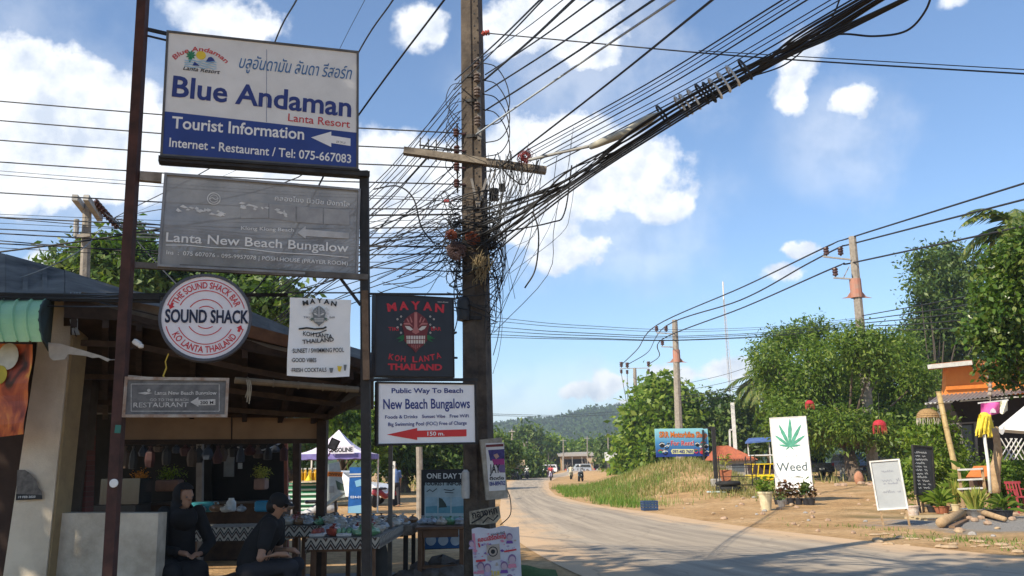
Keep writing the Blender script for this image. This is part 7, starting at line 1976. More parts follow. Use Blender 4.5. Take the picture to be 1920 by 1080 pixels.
st, LS = table('side_table', 'narrow black table with a worn strip cloth, right of the long table', P(694, 990, 12.2).x, P(772, 990, 12.2).x, 12.0, 13.0, .74, mat('black table', (.035, .03, .028), .6), 0, mat('worn strip cloth', (.30, .25, .2), .85, col2=(.14, .10, .08), scale=20), .12)
wt, LW = table('wooden_table', 'plain brown wooden table in front of the tour information board', P(779, 990, 12.0).x, P(872, 990, 12.0).x, 11.8, 12.6, .74, WOODT, R(3), None, bar=True)
mt, LM = table('middle_table', 'middle food table left of the long one, its zigzag cloth in deep shade', P(550, 970, 12.2).x, P(655, 970, 12.2).x, 11.35, 12.25, .80, WOODT, R(-12), ZIG, .12)
# bags and trays of food
FOILS = [mat('clear bag grey', (.42, .44, .46), .3, col2=(.22, .24, .26), scale=12, spec=.7), mat('bag brown food', (.30, .17, .09), .35, col2=(.16, .09, .05), scale=10, spec=.6), mat('bag pale food', (.55, .50, .42), .35, col2=(.34, .30, .25), scale=10, spec=.6), mat('bag green food', (.10, .26, .12), .35, col2=(.20, .34, .22), scale=10, spec=.6), mat('bag red food', (.36, .07, .05), .35, col2=(.2, .04, .03), scale=10, spec=.6)]
rr = random.Random(12)
def bag(c, s_, m_, label, group):
    m = MB(); n_, k_ = 9, 6
    vs, fs = [], []
    for i in range(k_ + 1):
        a = math.pi * i / k_
        for j in range(n_):
            t = 2 * math.pi * j / n_; q = 1 + rr.uniform(-.18, .18); r_ = math.sin(a) ** .7 if a < math.pi * .99 and a > .01 else 0
            vs.append((c[0] + s_ * r_ * math.cos(t) * q, c[1] + s_ * r_ * math.sin(t) * q, c[2] + s_ * .55 * (1 + math.cos(a) * (1 if a > .3 else 1.25)) * q * .92))
    for i in range(k_):
        for j in range(n_): q = (j + 1) % n_; fs.append((i * n_ + j, (i + 1) * n_ + j, (i + 1) * n_ + q, i * n_ + q))
    m.add(vs, fs); m.lathe((c[0], c[1], c[2] + s_ * 1.08), [(s_ * .12, 0), (s_ * .08, s_ * .12), (s_ * .3, s_ * .34), (s_ * .26, s_ * .36)], 7)
    return solo('food_bag', m, m_, label, 'food bag', group)
def tray(c, w, d_, m_, label, group):
    m = MB(); m.rbox((c[0], c[1], c[2] + .02), (w, d_, .04), .012); t = thing('food_tray', label, 'tray', c, group); m.build('tray', mat('tray plastic', (.5, .5, .5), .4), t)
    m = MB()
    for k in range(9): m.ball((c[0] + rr.uniform(-.38, .38) * w, c[1] + rr.uniform(-.38, .38) * d_, c[2] + .055), (w * .17, w * .15, .035), 7, 5, jit=.12)
    m.build('food', m_, t)
DARKC_ = mat('black goods bag', (.02, .02, .022), .5)
names = ['clear grey', 'brown', 'pale', 'green', 'red']
w_ = xR - xL
for r_ in range(7):
    y = 10.12 + r_ * .40
    for k in range(5):
        x = xL + w_ * (k + .5) / 5 + rr.uniform(-.03, .03); i = 3 if (r_ == 0 and k > 1) else 0 if (r_ == 1 and k < 4) else rr.choice((0, 0, 1, 2, 2, 4))
        if r_ == 0 and k in (0, 2): tray((x, y, .764), .17, .26, FOILS[i], 'plastic tray of %s food at the front of the long table' % names[i], 'trays on the long table')
        else: bag((x, y + rr.uniform(-.05, .05), .764), rr.uniform(.075, .105), FOILS[i], 'tied bag of %s food heaped on the long table' % names[i], '%s bags on the long table' % names[i])
for k in range(22):
    i = (0, 2, 1, 0, 3, 2, 0, 4, 0, 1, 2)[k % 11]; bag(LM(-.36 + (k % 6) * .145, -.32 + (k // 6) * .2 + rr.uniform(-.03, .03), .814), rr.uniform(.07, .1), FOILS[i], 'tied bag of %s food crowded on the middle table' % names[i], '%s bags on the middle table' % names[i])
for k in range(4): bag(LS(-.25 + k * .17, rr.uniform(-.3, .3), .754), .08, FOILS[(0, 2, 0, 1)[k]], 'tied bag of %s food on the narrow side table' % names[(0, 2, 0, 1)[k]], 'bags on the side table')
tray(LS(.08, -.3, .754), .36, .22, FOILS[1], 'tray of brown food on the narrow side table', None)
for k, i in enumerate((0, 0, 2, 3, 0)): bag(LW(-.26 + k * .13, rr.uniform(-.15, .15), .74), .085, FOILS[i], 'clear bag of %s on the wooden table' % ('greens' if i == 3 else 'food'), 'bags on the wooden table')
for k in range(8):
    i = (2, 0, 1, 2, 0, 2, 0, 1)[k]; bag(LBT(-.75 + k * .2, rr.uniform(-.2, .2), .944), rr.uniform(.07, .1), FOILS[i], 'tied bag of %s food on the low table at the back' % names[i], 'bags on the back table')
c = LBT(-.55, .1, .944); m = MB(); m.rbox(c + Vector((0, 0, .07)), (.34, .24, .14), .02); solo('plastic_box', m, mat('teal plastic', (.04, .24, .28), .4), 'teal plastic box on the low table behind the woman', 'box')
c = LBT(.42, -.12, .944); m = MB(); m.rbox(c + Vector((0, 0, .075)), (.30, .22, .15), .02); solo('plastic_box', m, mat('blue plastic', (.03, .22, .36), .4), 'blue plastic box on the low table in front of the man', 'box')
c = LBT(-.15, .05, .944); m = MB(); m.lathe(c, [(.06, 0), (.075, .02), (.07, .13), (.04, .17), (.04, .19), (0, .19)], 12); solo('jar', m, WHITEP, 'white round jar on the low table between the two sellers', 'jar')
# things seen inside, several coloured darker to stand for the stall's shade
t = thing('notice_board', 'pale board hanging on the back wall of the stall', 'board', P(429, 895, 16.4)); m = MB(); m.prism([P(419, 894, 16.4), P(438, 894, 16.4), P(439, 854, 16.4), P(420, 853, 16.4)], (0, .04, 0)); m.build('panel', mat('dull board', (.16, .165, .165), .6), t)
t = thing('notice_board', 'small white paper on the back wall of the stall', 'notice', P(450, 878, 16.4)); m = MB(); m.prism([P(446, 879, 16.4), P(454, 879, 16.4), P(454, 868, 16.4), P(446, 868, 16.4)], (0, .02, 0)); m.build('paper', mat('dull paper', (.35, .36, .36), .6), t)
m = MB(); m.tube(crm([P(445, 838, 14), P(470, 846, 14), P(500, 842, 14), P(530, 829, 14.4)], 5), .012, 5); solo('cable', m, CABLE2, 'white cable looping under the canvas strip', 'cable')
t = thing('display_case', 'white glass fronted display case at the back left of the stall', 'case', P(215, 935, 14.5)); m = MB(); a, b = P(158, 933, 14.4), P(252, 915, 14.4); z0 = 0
m.box(((a.x + b.x) / 2, 14.8, .5), (b.x - a.x, .6, 1.0)); m.build('cabinet', mat('white cabinet shaded dark', (.022, .023, .024), .6), t)  # white cabinet coloured near-black to stand for shade
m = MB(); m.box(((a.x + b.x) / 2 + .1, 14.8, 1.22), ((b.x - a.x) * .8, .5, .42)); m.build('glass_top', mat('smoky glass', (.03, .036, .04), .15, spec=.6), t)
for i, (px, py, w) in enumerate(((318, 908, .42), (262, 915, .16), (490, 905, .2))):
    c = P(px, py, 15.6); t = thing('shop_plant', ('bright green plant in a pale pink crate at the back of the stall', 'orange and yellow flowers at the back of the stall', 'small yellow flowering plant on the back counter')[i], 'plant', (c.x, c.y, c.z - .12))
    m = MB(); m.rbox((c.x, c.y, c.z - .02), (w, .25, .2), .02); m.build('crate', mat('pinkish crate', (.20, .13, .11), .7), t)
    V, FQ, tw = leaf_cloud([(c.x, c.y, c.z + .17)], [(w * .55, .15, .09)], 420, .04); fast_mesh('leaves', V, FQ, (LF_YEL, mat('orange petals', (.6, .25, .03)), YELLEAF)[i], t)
t = thing('counter', 'dark counter along the back of the stall', 'counter', P(420, 960, 15.6)); m = MB(); a, b = P(250, 940, 15.4), P(530, 940, 15.4); m.box(((a.x + b.x) / 2, 15.7, .48), (b.x - a.x, .5, .96)); m.build('body', BROWNWOOD, t)
m = MB(); m.box(((a.x + b.x) / 2, 15.66, .98), (b.x - a.x + .1, .6, .04)); m.build('top', mat('grey counter top', (.05, .05, .05), .5), t)

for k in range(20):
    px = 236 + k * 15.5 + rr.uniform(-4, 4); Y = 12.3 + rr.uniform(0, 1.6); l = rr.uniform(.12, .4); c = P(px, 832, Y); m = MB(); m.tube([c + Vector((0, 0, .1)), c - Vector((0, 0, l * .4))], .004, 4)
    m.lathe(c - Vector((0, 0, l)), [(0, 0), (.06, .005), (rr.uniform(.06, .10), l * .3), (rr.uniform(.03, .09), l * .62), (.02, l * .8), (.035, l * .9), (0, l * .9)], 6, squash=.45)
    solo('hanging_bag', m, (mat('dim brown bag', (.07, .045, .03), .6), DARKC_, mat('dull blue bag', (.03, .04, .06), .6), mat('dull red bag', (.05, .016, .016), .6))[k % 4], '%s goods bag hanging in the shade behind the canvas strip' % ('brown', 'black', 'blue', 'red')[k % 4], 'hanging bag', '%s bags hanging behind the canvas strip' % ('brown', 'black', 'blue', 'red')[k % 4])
# tourist information board
S = Panel((790, 1031), (872, 1028), (785, 881), 13.0, 13.1)
t = sign_thing('tour_board', 'dark tour information board headed One Day with blue sea pictures, behind the wooden table', S, 'board')
m = MB(); S.slab(m, 0, 0, S.w + .1, S.h, 0, -.05); m.build('panel', mat('black board', (.02, .021, .024), .6), t)
m = MB(); S.poly(m, [(796, 1024), (875, 1024), (875, 905), (796, 905)], .004, 0); S.poly(m, [(797, 1029), (875, 1027), (875, 1004), (797, 1004)], .006, 1)
for i, x in enumerate((787 + 11, 787 + 35, 787 + 60)): S.poly(m, [(x, 932), (x + 22, 932), (x + 22, 962), (x, 962)], .006, 2); S.poly(m, [(x, 950), (x + 22, 948), (x + 22, 962), (x, 962)], .007, 3)
S.poly(m, [(823, 933), (829, 935), (836, 945), (838, 951), (823, 952)], .008, 4)
for i, x in enumerate((808, 831, 854)): u, v = S.uv(x, 1013); S.disc(m, u, v, .075, .008, 20, 5)
for x in (798, 824, 850): S.poly(m, [(x, 968), (x + 22, 968), (x + 22, 990), (x, 990)], .006, 6)
m.build('pictures', [mat('print pale sea', (.38, .46, .48)), mat('print deep blue', (.03, .10, .24)), mat('print sky grey', (.30, .42, .48)), mat('print sea', (.12, .28, .34)), mat('print rock', (.05, .07, .06)), mat('print pale disc', (.42, .47, .50)), mat('print green sea', (.14, .28, .26))], t)
m = MB(); S.ptext(m, 'ONE DAY TRIP', (800, 897), (885, 897), 10, .006, .022); m.build('lettering', PALE, t)
m = MB(); S.ptext(m, 'TOURIST INFORMATION', (793, 910), (905, 910), 7, .010, .03); m.build('lettering', BLACK, t)
m = MB(); S.pline(m, [(800, 922), (806, 918), (811, 922), (819, 916)], 1.6, .008); S.pline(m, [(832, 918), (846, 920), (852, 917)], 1.6, .008); S.pline(m, [(834, 923), (850, 924)], 1.4, .008); m.build('drawing', BLACK, t)
for u in (.03, S.w - .03):
    m = MB(); p = S.at(u, 0, -.03); m.bar(p, (p.x, p.y - .05, 0), .05); m.build('leg', BROWNWOOD, t)
# stones under the tables, sack, pipe post
for i, (px, py, s_) in enumerate(((793, 1062, .20), (830, 1066, .26), (862, 1064, .22), (812, 1080, .22), (850, 1088, .24), (778, 1078, .2), (760, 1094, .18))):
    Y = 12.8 if i < 3 else 11.9; c = P(px, py, Y); c.z = s_ * .35; m = MB(); m.ball(c, (s_ * 1.1, s_ * .9, s_ * .7), 8, 6, jit=.14); solo('rock', m, mat('dark stone', (.16, .13, .11), .95, col2=(.08, .065, .055), scale=8, bump=.4), 'dark rough stone on the ground under the wooden table', 'rock', 'stones under the wooden table')
c = P(706, 1070, 11.7); c.z = 0
m = MB(); m.ball(c + Vector((0, 0, .25)), (.16, .22, .40), 12, 8, jit=.03); solo('sack', m, mat('dark sack', (.06, .055, .05), .9), 'dark stuffed sack on the ground behind the black sign post', 'sack', smooth=True)
m = MB(); a, b = P(731, 1080, 11.2), P(733, 700, 11.2); f_ = a.z / (b.z - a.z); m.bar(a - (b - a) * f_, P(733, 760, 11.2), .05); solo('steel_post', m, mat('weathered steel', (.1, .1, .1)), 'thin grey steel post between the black post and the concrete pole', 'post')
# green strip at the foot of the pole
c = G(990, 1072); m = MB(); m.grid(lambda i, j: Vector((c.x - .35 + i * .75, c.y - .9 + j * 1.15 - .9 * i * i * .35, .03 + .10 * math.sin(math.pi * j) * math.sin(math.pi * min(1, i + .15)))), 14, 10); solo('green_mat', m, mat('green turf', (.06, .12, .02), .95, col2=(.03, .07, .012), scale=20, bump=.5), 'green turf covered mound at the foot of the pole', 'turf', solidify=.03)

# ---- fuel stand, gazebo and boards behind the stall
def gazebo():
    Y = 29.0; A = P(553, 858, Y); B = P(688, 858, Y); w = B.x - A.x; c = Vector(((A.x + B.x) / 2, Y + w / 2, 0))
    t = thing('gazebo', 'pale purple gazebo tent with a gasoline sign, behind the stall', 'gazebo', c)
    PUR = mat('pale purple canvas', (.72, .65, .74), .7, col2=(.66, .58, .68), scale=1.5); DP = mat('deep purple canvas', (.20, .17, .42), .7)
    ze = P(600, 851, Y).z; zp = P(618, 806, Y + w / 2).z
    cs = [Vector((c.x + x * w / 2, c.y + y * w / 2, ze)) for x, y in ((-1, -1), (1, -1), (1, 1), (-1, 1))]; ap = Vector((c.x, c.y, zp))
    m = MB()
    for i in range(4):
        a, b = cs[i], cs[(i + 1) % 4]; m.grid(lambda u, v: a.lerp(b, u).lerp(ap, v) - Vector((0, 0, .18 * math.sin(math.pi * v))), 4, 8)
    m.build('canopy', PUR, t, solidify=.01)
    m = MB()
    for i in range(4): a, b = cs[i], cs[(i + 1) % 4]; m.grid(lambda u, v: a.lerp(b, u) - Vector((0, 0, .16 * v + .03 * abs(math.sin(u * 15)) * v)), 30, 1)
    m.build('valance', DP, t, solidify=.008)
    for a in cs: m = MB(); m.bar((a.x, a.y, 0), a, .05); m.build('leg', WHITEP, t)
    S = Panel((624, 851), (664, 850), (625, 836), Y - .12, Y - .12)
    m = MB(); S.slab(m, -.05, 0, S.w, S.h, 0, -.02); sg = m.build('sign', mat('lilac white', (.66, .64, .72), .6), t)
    m = MB(); S.ptext(m, 'GASOLINE', (616, 848), (661, 846.5), 8, .006, .035); m.build('lettering', BLACK, sg)
gazebo()
S = Panel((614, 843), (627, 846), (621, 820), 11.5, 11.5)
t = thing('hanging_sign', 'small tilted dark sign hanging from the stall post in front of the gazebo', 'sign', S.at(S.w / 2, 0, 0)); m = MB(); m.prism([P(613, 840, 11.5), P(628, 846, 11.5), P(638, 827, 11.5), P(622, 820, 11.5)], (0, .03, 0)); m.build('panel', mat('dark grey sign', (.13, .11, .11), .6), t)
m = MB(); m.prism([P(616, 838, 11.48), P(627, 842, 11.48), P(634, 828, 11.48), P(624, 823, 11.48)], (0, .01, 0)); m.build('picture', mat('mid grey print', (.30, .27, .27), .6, col2=(.18, .15, .16), scale=20), t)
m = MB(); m.tube([P(620, 845, 11.5), P(616, 856, 11.5)], .008, 4); m.build('tail', mat('dull red', (.3, .05, .05)), t)
Y = 23.0; c = P(570, 940, Y); c.z = 0; x0, x1 = P(530, 905, Y).x, P(606, 905, Y).x; zt = P(570, 905, Y).z
t = thing('fuel_stand', 'green and white striped corrugated fuel stand behind the seated man', 'stand', ((x0 + x1) / 2, Y, 0))
m = MB(); m.grid(lambda i, j: Vector((x0 + (x1 - x0) * i, Y + .02 * math.sin(j * 44), .25 + (zt - .25) * j)), 2, 60); o_ = m.build('striped_front', mat('x', (1, 1, 1)), t)
STR = bpy.data.materials.new('green white stripes'); STR.use_nodes = True; nt = STR.node_tree; tc = nt.nodes.new('ShaderNodeTexCoord'); sp = nt.nodes.new('ShaderNodeSeparateXYZ'); mm_ = nt.nodes.new('ShaderNodeMath'); mm_.operation = 'PINGPONG'; mm_.inputs[1].default_value = .06; rp = nt.nodes.new('ShaderNodeValToRGB'); rp.color_ramp.interpolation = 'CONSTANT'
mu = nt.nodes.new('ShaderNodeMath'); mu.operation = 'MULTIPLY'; mu.inputs[1].default_value = 16
nt.links.new(tc.outputs['Object'], sp.inputs[0]); nt.links.new(sp.outputs[2], mm_.inputs[0]); nt.links.new(mm_.outputs[0], mu.inputs[0]); nt.links.new(mu.outputs[0], rp.inputs[0])
rp.color_ramp.elements[0].color = (.015, .16, .07, 1); rp.color_ramp.elements[1].position = .6; rp.color_ramp.elements[1].color = (.50, .56, .50, 1); nt.links.new(rp.outputs[0], nt.nodes['Principled BSDF'].inputs['Base Color'])
o_.data.materials[0] = STR
m = MB(); m.box(((x0 + x1) / 2, Y + .4, zt * .5), (x1 - x0 - .04, .7, zt - .05)); m.build('body', DARKIN, t)
a, b = P(551, 901, Y).x, P(596, 901, Y).x
m = MB(); m.box(((a + b) / 2, Y + .1, zt + .03), (b - a, .6, .04)); m.build('shelf', mat('pale plank shelf', (.55, .42, .26), .7), t)
BOT = mat('amber fuel bottle', (.55, .30, .015), .15, spec=.8, var=.1)
for i in range(9):
    x = a + .05 + (b - a - .12) * i / 8 + rr.uniform(-.01, .01); m = MB(); z = zt + .05; m.lathe((x, Y + .05 + .06 * (i % 2), z), [(.045, 0), (.045, .20), (.018, .27), (.018, .29), (0, .29)], 10); bt = thing('fuel_bottle', 'amber bottle of fuel with a pale cap on the plank shelf', 'bottle', (x, Y + .05, z), 'fuel bottles on the stand'); m.build('bottle', BOT, bt)
    m = MB(); m.lathe((x, Y + .05 + .06 * (i % 2), z + .29), [(.022, 0), (.022, .035), (0, .035)], 8); m.build('cap', WHITEP, bt)
x = P(580.5, 900, Y).x; m = MB(); m.lathe((x, Y - .10, zt + .052), [(.085, 0), (.085, .015), (.014, .15), (.010, .22), (0, .22)], 14); solo('funnel', m, mat('yellow plastic', (.75, .58, .02), .4), 'yellow funnel standing upside down before the fuel bottles', 'funnel')
def standee(name, label, bl, br, tl, Y, base, stripes, lines):
    S = Panel(bl, br, tl, Y, Y + .05); t = sign_thing(name, label, S, 'banner')
    m = MB(); S.slab(m, 0, 0, S.w, S.h, 0, -.03); m.build('panel', base, t)
    m = MB(); mats_ = []
    for i, (q, mt) in enumerate(stripes): S.poly(m, q, .005 + i * .002, i); mats_.append(mt)
    m.build('print', mats_, t)
    for m_, ls in lines:
        m = MB()
        for (txt, a, b, h_) in ls: S.ptext(m, txt, a, b, h_, .022, .015)
        m.build('lettering', m_, t)
    m = MB(); p = S.at(S.w / 2, 0, -.05); m.bar(p, (p.x, p.y + .25, 0), .06); m.bar(S.at(.1, .02, -.03), S.at(S.w - .1, .02, -.03) , .05); m.build('foot', DARKSTEEL, t)
standee('standing_banner', 'pale grey green standing banner with an orange heading, behind the long table', (609, 941), (648, 932), (614, 870), 21.5, mat('print pale sage', (.42, .47, .45), .6), [([(615, 884), (643, 885), (642, 894), (614, 893)], ORANGE), ([(629, 900), (644, 908), (645, 920), (633, 918)], mat('print moss', (.06, .10, .07))), ([(618, 911), (627, 911), (627, 924), (617, 924)], mat('print grey lines', (.30, .33, .32)))], [(BLACK, [('DIVING', (616, 892), (642, 892.5), 6)])])
standee('standing_banner', 'deep blue standing banner with white print, just left of the black post', (652, 962), (688, 962), (653, 876), 20.5, mat('print ocean blue', (.025, .13, .42), .5), [([(655, 888), (687, 887), (687, 890), (655, 891)], PALE), ([(655, 893), (680, 892), (680, 894), (655, 895)], PALE), ([(665, 902), (687, 895), (687, 909), (668, 913)], SKYINK), ([(653, 950), (688, 945), (688, 962), (653, 962)], SKYINK)], [(WHITE, [('024-0132', (657, 934), (685, 934), 4.5)])])
S = Panel((794 - 65, 905), (738 + 2, 905), (729, 865), 33, 33)
t = sign_thing('name_board', 'white board with a number beside the parked white car', S, 'sign'); m = MB(); S.slab(m, 0, -.6, S.w, S.h, 0, -.04); m.build('panel', WHITEP, t)
m = MB(); S.ptext(m, '\u0e43\u0e15', (731, 878), (739, 878), 7, .006, .02); m.build('lettering', BLACK, t)
g = P(703, 935, 33); vehicle('parked_car', 'white car parked left of the thin steel post, in shade', 'car', (P(725, 930, 38).x - 2.0, 38, 0), R(-12), PAINT_W, 'car', 4.2, 1.75, 1.5)
m = MB(); q = [P(787, 885, 27), P(783, 690, 27)]; a = q[0]; m.tube([(a.x, a.y, 0), q[0], P(786, 838, 27)], .10, 8); solo('concrete_post', m, CONC2, 'pale round post standing behind the tour information board', 'post')
# leaning plank by the blue banner
m = MB(); a, b = P(600, 955, 16), P(642, 925, 17.5); m.bar(a, b, .10, .03); solo('leaning_plank', m, mat('pale plank shelf', (.5, .4, .3)), 'pale plank sloping up behind the long table', 'plank')
# ---------------------------------------------------------------- people, motorbikes
SKIN = mat('skin', (.36, .20, .13), .55, var=.1); BLACKC = mat('black cloth', (.016, .016, .018), .9); DARKC = mat('dark cloth', (.03, .03, .036), .9)
def merged(name, mb, vox, m_, parent, M, smooth=4):
    """overlapping limbs grown into one continuous surface"""
    me = bpy.data.meshes.new('raw'); me.from_pydata([tuple(v) for v in mb.v], [], mb.f); o = bpy.data.objects.new('raw', me); COL.objects.link(o)
    md = o.modifiers.new('r', 'REMESH'); md.mode = 'VOXEL'; md.voxel_size = vox
    sm = o.modifiers.new('s', 'SMOOTH'); sm.iterations = smooth; sm.factor = .5
    dg = bpy.context.evaluated_depsgraph_get(); dg.update(); r_ = bpy.data.meshes.new_from_object(o.evaluated_get(dg)); bpy.data.objects.remove(o); bpy.data.meshes.remove(me)
    org = ORG[parent.name]; r_.transform(Matrix.Translation(-org) @ M); r_.materials.clear(); r_.materials.append(m_); r_.name = name
    r_.polygons.foreach_set('use_smooth', [True] * len(r_.polygons))
    ob = bpy.data.objects.new(name, r_); COL.objects.link(ob); ob.parent = parent; ORG[ob.name] = org; return ob
def limb(m, pts, rs, n=10):
    m.tube(pts, rs, n)
    for p, r_ in zip(pts, rs): m.ball(p, r_, 10, 6)
def hand(m, w, d, up, s=1.0, curl=.5):
    """palm with four bent fingers of different length and a side thumb; d = pointing direction"""
    w, d, up = Vector(w), Vector(d).normalized(), Vector(up).normalized(); sd = d.cross(up).normalized()
    limb(m, [w, w + d * .045 * s, w + d * .085 * s], [.024 * s, .030 * s, .030 * s])
    for k, ln in enumerate((.070, .080, .074, .056)):
        b = w + d * .09 * s + sd * (k - 1.5) * .019 * s; a = b + d * ln * .45 * s - up * .010 * s; e = a + (d * (1 - curl) - up * curl) * ln * .55 * s
        limb(m, [b, a, e], [.0095 * s, .0088 * s, .0075 * s], 6)
    b = w + d * .03 * s - sd * .028 * s; limb(m, [b, b + (d - sd * .8).normalized() * .035 * s, b + (d * 1.2 - sd * .5 - up * .3).normalized() * .062 * s], [.012 * s, .0105 * s, .0085 * s], 6)
def head(m, c, f, r=.1, det=True):
    """skull with brow, nose, chin, ears; f = facing direction"""
    c, f = Vector(c), Vector(f).normalized(); s = f.cross(Vector((0, 0, 1))).normalized(); u = s.cross(f).normalized()
    rot = Matrix((s, f, u)).transposed()
    m.ball(c + u * r * .18, (r * .78, r * .95, r * .95), 14, 10, rot); m.ball(c + f * r * .22 - u * r * .45, (r * .58, r * .62, r * .62), 12, 8, rot)
    if det:
        m.tube([c + f * r * .86 + u * r * .15, c + f * r * 1.08 - u * r * .22], [r * .10, r * .19], 7); m.ball(c + f * r * .74 - u * r * .62, (r * .24, r * .14, r * .10), 8, 5, rot); m.ball(c + f * r * .58 - u * r * .95, (r * .25, r * .22, r * .18), 8, 5, rot)
        for q in (-1, 1): m.ball(c + s * q * r * .78 - u * r * .05, (r * .10, r * .2, r * .28), 8, 5, rot); m.ball(c + s * q * r * .34 + f * r * .80 + u * r * .24, (r * .26, r * .12, r * .10), 8, 5, rot)
    return s, f, u
def eyes(parent, c, f, r, M):
    c, f = Vector(c), Vector(f).normalized(); s = f.cross(Vector((0, 0, 1))).normalized(); u = s.cross(f).normalized()
    for q in (-1, 1):
        m = MB(M=M); m.ball(c + s * q * r * .33 + f * r * .80 + u * r * .05, r * .12, 8, 6); m.build('eye', mat('eye white', (.14, .12, .11), .3), parent)
V3 = Vector
def near_people():
    # the woman: dark headscarf and robe, sitting half turned to the right
    hp = P(343, 932, 9.6); base = V3((hp.x - .02, 9.62, 0)); M = Matrix.Translation(base)
    t = thing('person', 'seated woman in a black headscarf and long black robe, arm across her lap', 'person', base)
    f = V3((.8, -.55, -.05)); hc = V3((.04, -.02, hp.z)); hip = V3((-.02, .05, .50)); ch = V3((.0, .02, 1.0)); nk = V3((.02, 0, hp.z - .16))
    m = MB(); head(m, hc, f, .105); limb(m, [hc - V3((0, 0, .06)), nk, ch, hip], [.05, .055, .11, .13])
    for q, el, wr in ((-1, V3((-.16, -.16, .72)), V3((.10, -.24, .68))), (1, V3((.30, .10, .76)), V3((.30, -.16, .66)))):
        sh = ch + V3((.16 * q, .06 * q, .08)); limb(m, [ch, sh, el, wr], [.07, .055, .042, .028]); hand(m, wr, V3((1, -.3, -.15)) if q < 0 else V3((-.4, -1, -.1)), (0, 0, 1))
    for q in (-1, 1):
        kn = V3((.22 + .10 * q, -.38 + .12 * q, .50)); an = kn + V3((.02, -.05, -.43)); limb(m, [hip + V3((.08 * q, 0, 0)), kn, an, an + V3((.10, -.14, -.03))], [.085, .06, .04, .032])
    merged('body', m, .010, SKIN, t, M); eyes(t, hc, f, .105, M)
    m = MB(); s_ = .018      # robe
    limb(m, [nk - V3((0, 0, .10)), ch, V3((0, .03, .75)), hip], [.10, .155, .16, .20])
    for q, el, wr in ((-1, V3((-.16, -.16, .72)), V3((.06, -.23, .685))), (1, V3((.30, .10, .76)), V3((.30, -.12, .67)))):
        sh = ch + V3((.16 * q, .06 * q, .08)); limb(m, [ch, sh, el, wr], [.11, .08, .07, .055])
    for q in (-1, 1):
        kn = V3((.22 + .10 * q, -.38 + .12 * q, .50)); limb(m, [hip + V3((.08 * q, 0, 0)), kn, kn + V3((.03, -.04, -.34))], [.13, .11, .13])
    limb(m, [V3((.2, -.3, .47)), V3((.24, -.36, .16))], [.14, .17]); merged('robe', m, .014, BLACKC, t, M)
    m = MB(); u = V3((0, 0, 1)); back = -f.normalized()
    m.ball(hc + back * .022 + u * .035, (.118, .118, .125), 16, 12); limb(m, [hc + back * .06 - u * .05, hc + back * .05 - u * .18, ch + V3((0, 0, .06))], [.105, .115, .15]); m.ball(ch + V3((.06, -.08, .02)), (.15, .13, .14), 12, 8)
    h_ = merged('headscarf', m, .012, BLACKC, t, M, 3)
    # open the scarf in front of the face
    me = h_.data; fw = f.normalized(); cc = V3(hc) + base - ORG[t.name]
    import bmesh
    b = bmesh.new(); b.from_mesh(me); dead = [x for x in b.faces if (x.calc_center_median() - cc).dot(fw) > .045 and abs((x.calc_center_median() - cc).z + .02) < .10]
    bmesh.ops.delete(b, geom=dead, context='FACES'); b.to_mesh(me); b.free()
    # the man: cap, dark shirt, bent forward over his lap, facing right
    hp = P(522, 947, 9.45); base = V3((P(478, 1060, 9.45).x, 9.45, 0)); M = Matrix.Translation(base)
    t = thing('person', 'seated man in a black cap and black T-shirt bending over his work', 'person', base)
    hx = hp.x - base.x; hc = V3((hx, -.02, hp.z)); f = V3((.86, -.12, -.42)); hip = V3((-.05, .05, .47)); ch = V3((hx * .62, .03, hp.z - .24)); nk = V3((hx * .82, 0, hp.z - .10))
    m = MB(); head(m, hc, f, .105); limb(m, [hc - V3((.02, 0, .05)), nk, ch, hip], [.05, .056, .12, .13])
    arms = ((-1, ch + V3((.03, -.17, .04)), V3((hx * .58, -.26, .63)), V3((hx + .06, -.20, .66))), (1, ch + V3((.03, .19, .04)), V3((hx * .8, .26, .66)), V3((hx + .10, .06, .68))))
    for q, sh, el, wr in arms: limb(m, [ch, sh, el, wr], [.08, .06, .045, .028]); hand(m, wr, V3((1, .35 * -q, -.1)), (0, 0, 1))
    legs = []
    for q in (-1, 1):
        kn = V3((.42, .13 * q - .02, .52)); an = V3((.40, .14 * q - .02, .08)); legs.append((q, kn, an)); limb(m, [hip + V3((0, .09 * q, 0)), kn, an, an + V3((.16, 0, -.04))], [.09, .06, .042, .034])
    merged('body', m, .010, SKIN, t, M); eyes(t, hc, f, .105, M)
    m = MB(); limb(m, [nk - V3((.03, 0, .05)), ch, hip.lerp(ch, .5) + V3((-.03, 0, .03)), hip + V3((0, 0, .08))], [.085, .15, .16, .165])
    for q, sh, el, wr in arms: limb(m, [ch, sh, sh.lerp(el, .62)], [.12, .085, .072])
    merged('shirt', m, .012, BLACKC, t, M)
    m = MB(); limb(m, [hip + V3((0, 0, .03)), hip], [.165, .165])
    for q, kn, an in legs: limb(m, [hip + V3((0, .09 * q, 0)), kn, an.lerp(kn, .15)], [.12, .085, .065])
    merged('trousers', m, .012, DARKC, t, M)
    m = MB(); fd = f.normalized(); s_ = fd.cross(V3((0, 0, 1))).normalized(); u = s_.cross(fd).normalized(); rot = Matrix((s_, fd, u)).transposed()
    m.ball(hc + u * .045 - fd * .005, (.098, .113, .088), 16, 10, rot); cap = merged('cap', m, .010, BLACKC, t, M, 2)
    m = MB(M=M); m.prism([hc + u * .062 + fd * .085 + s_ * x * .078 + fd * y * .075 for x, y in ((-1, 0), (-.8, .75), (0, 1.05), (.8, .75), (1, 0))], u * .006); m.build('brim', BLACKC, cap)
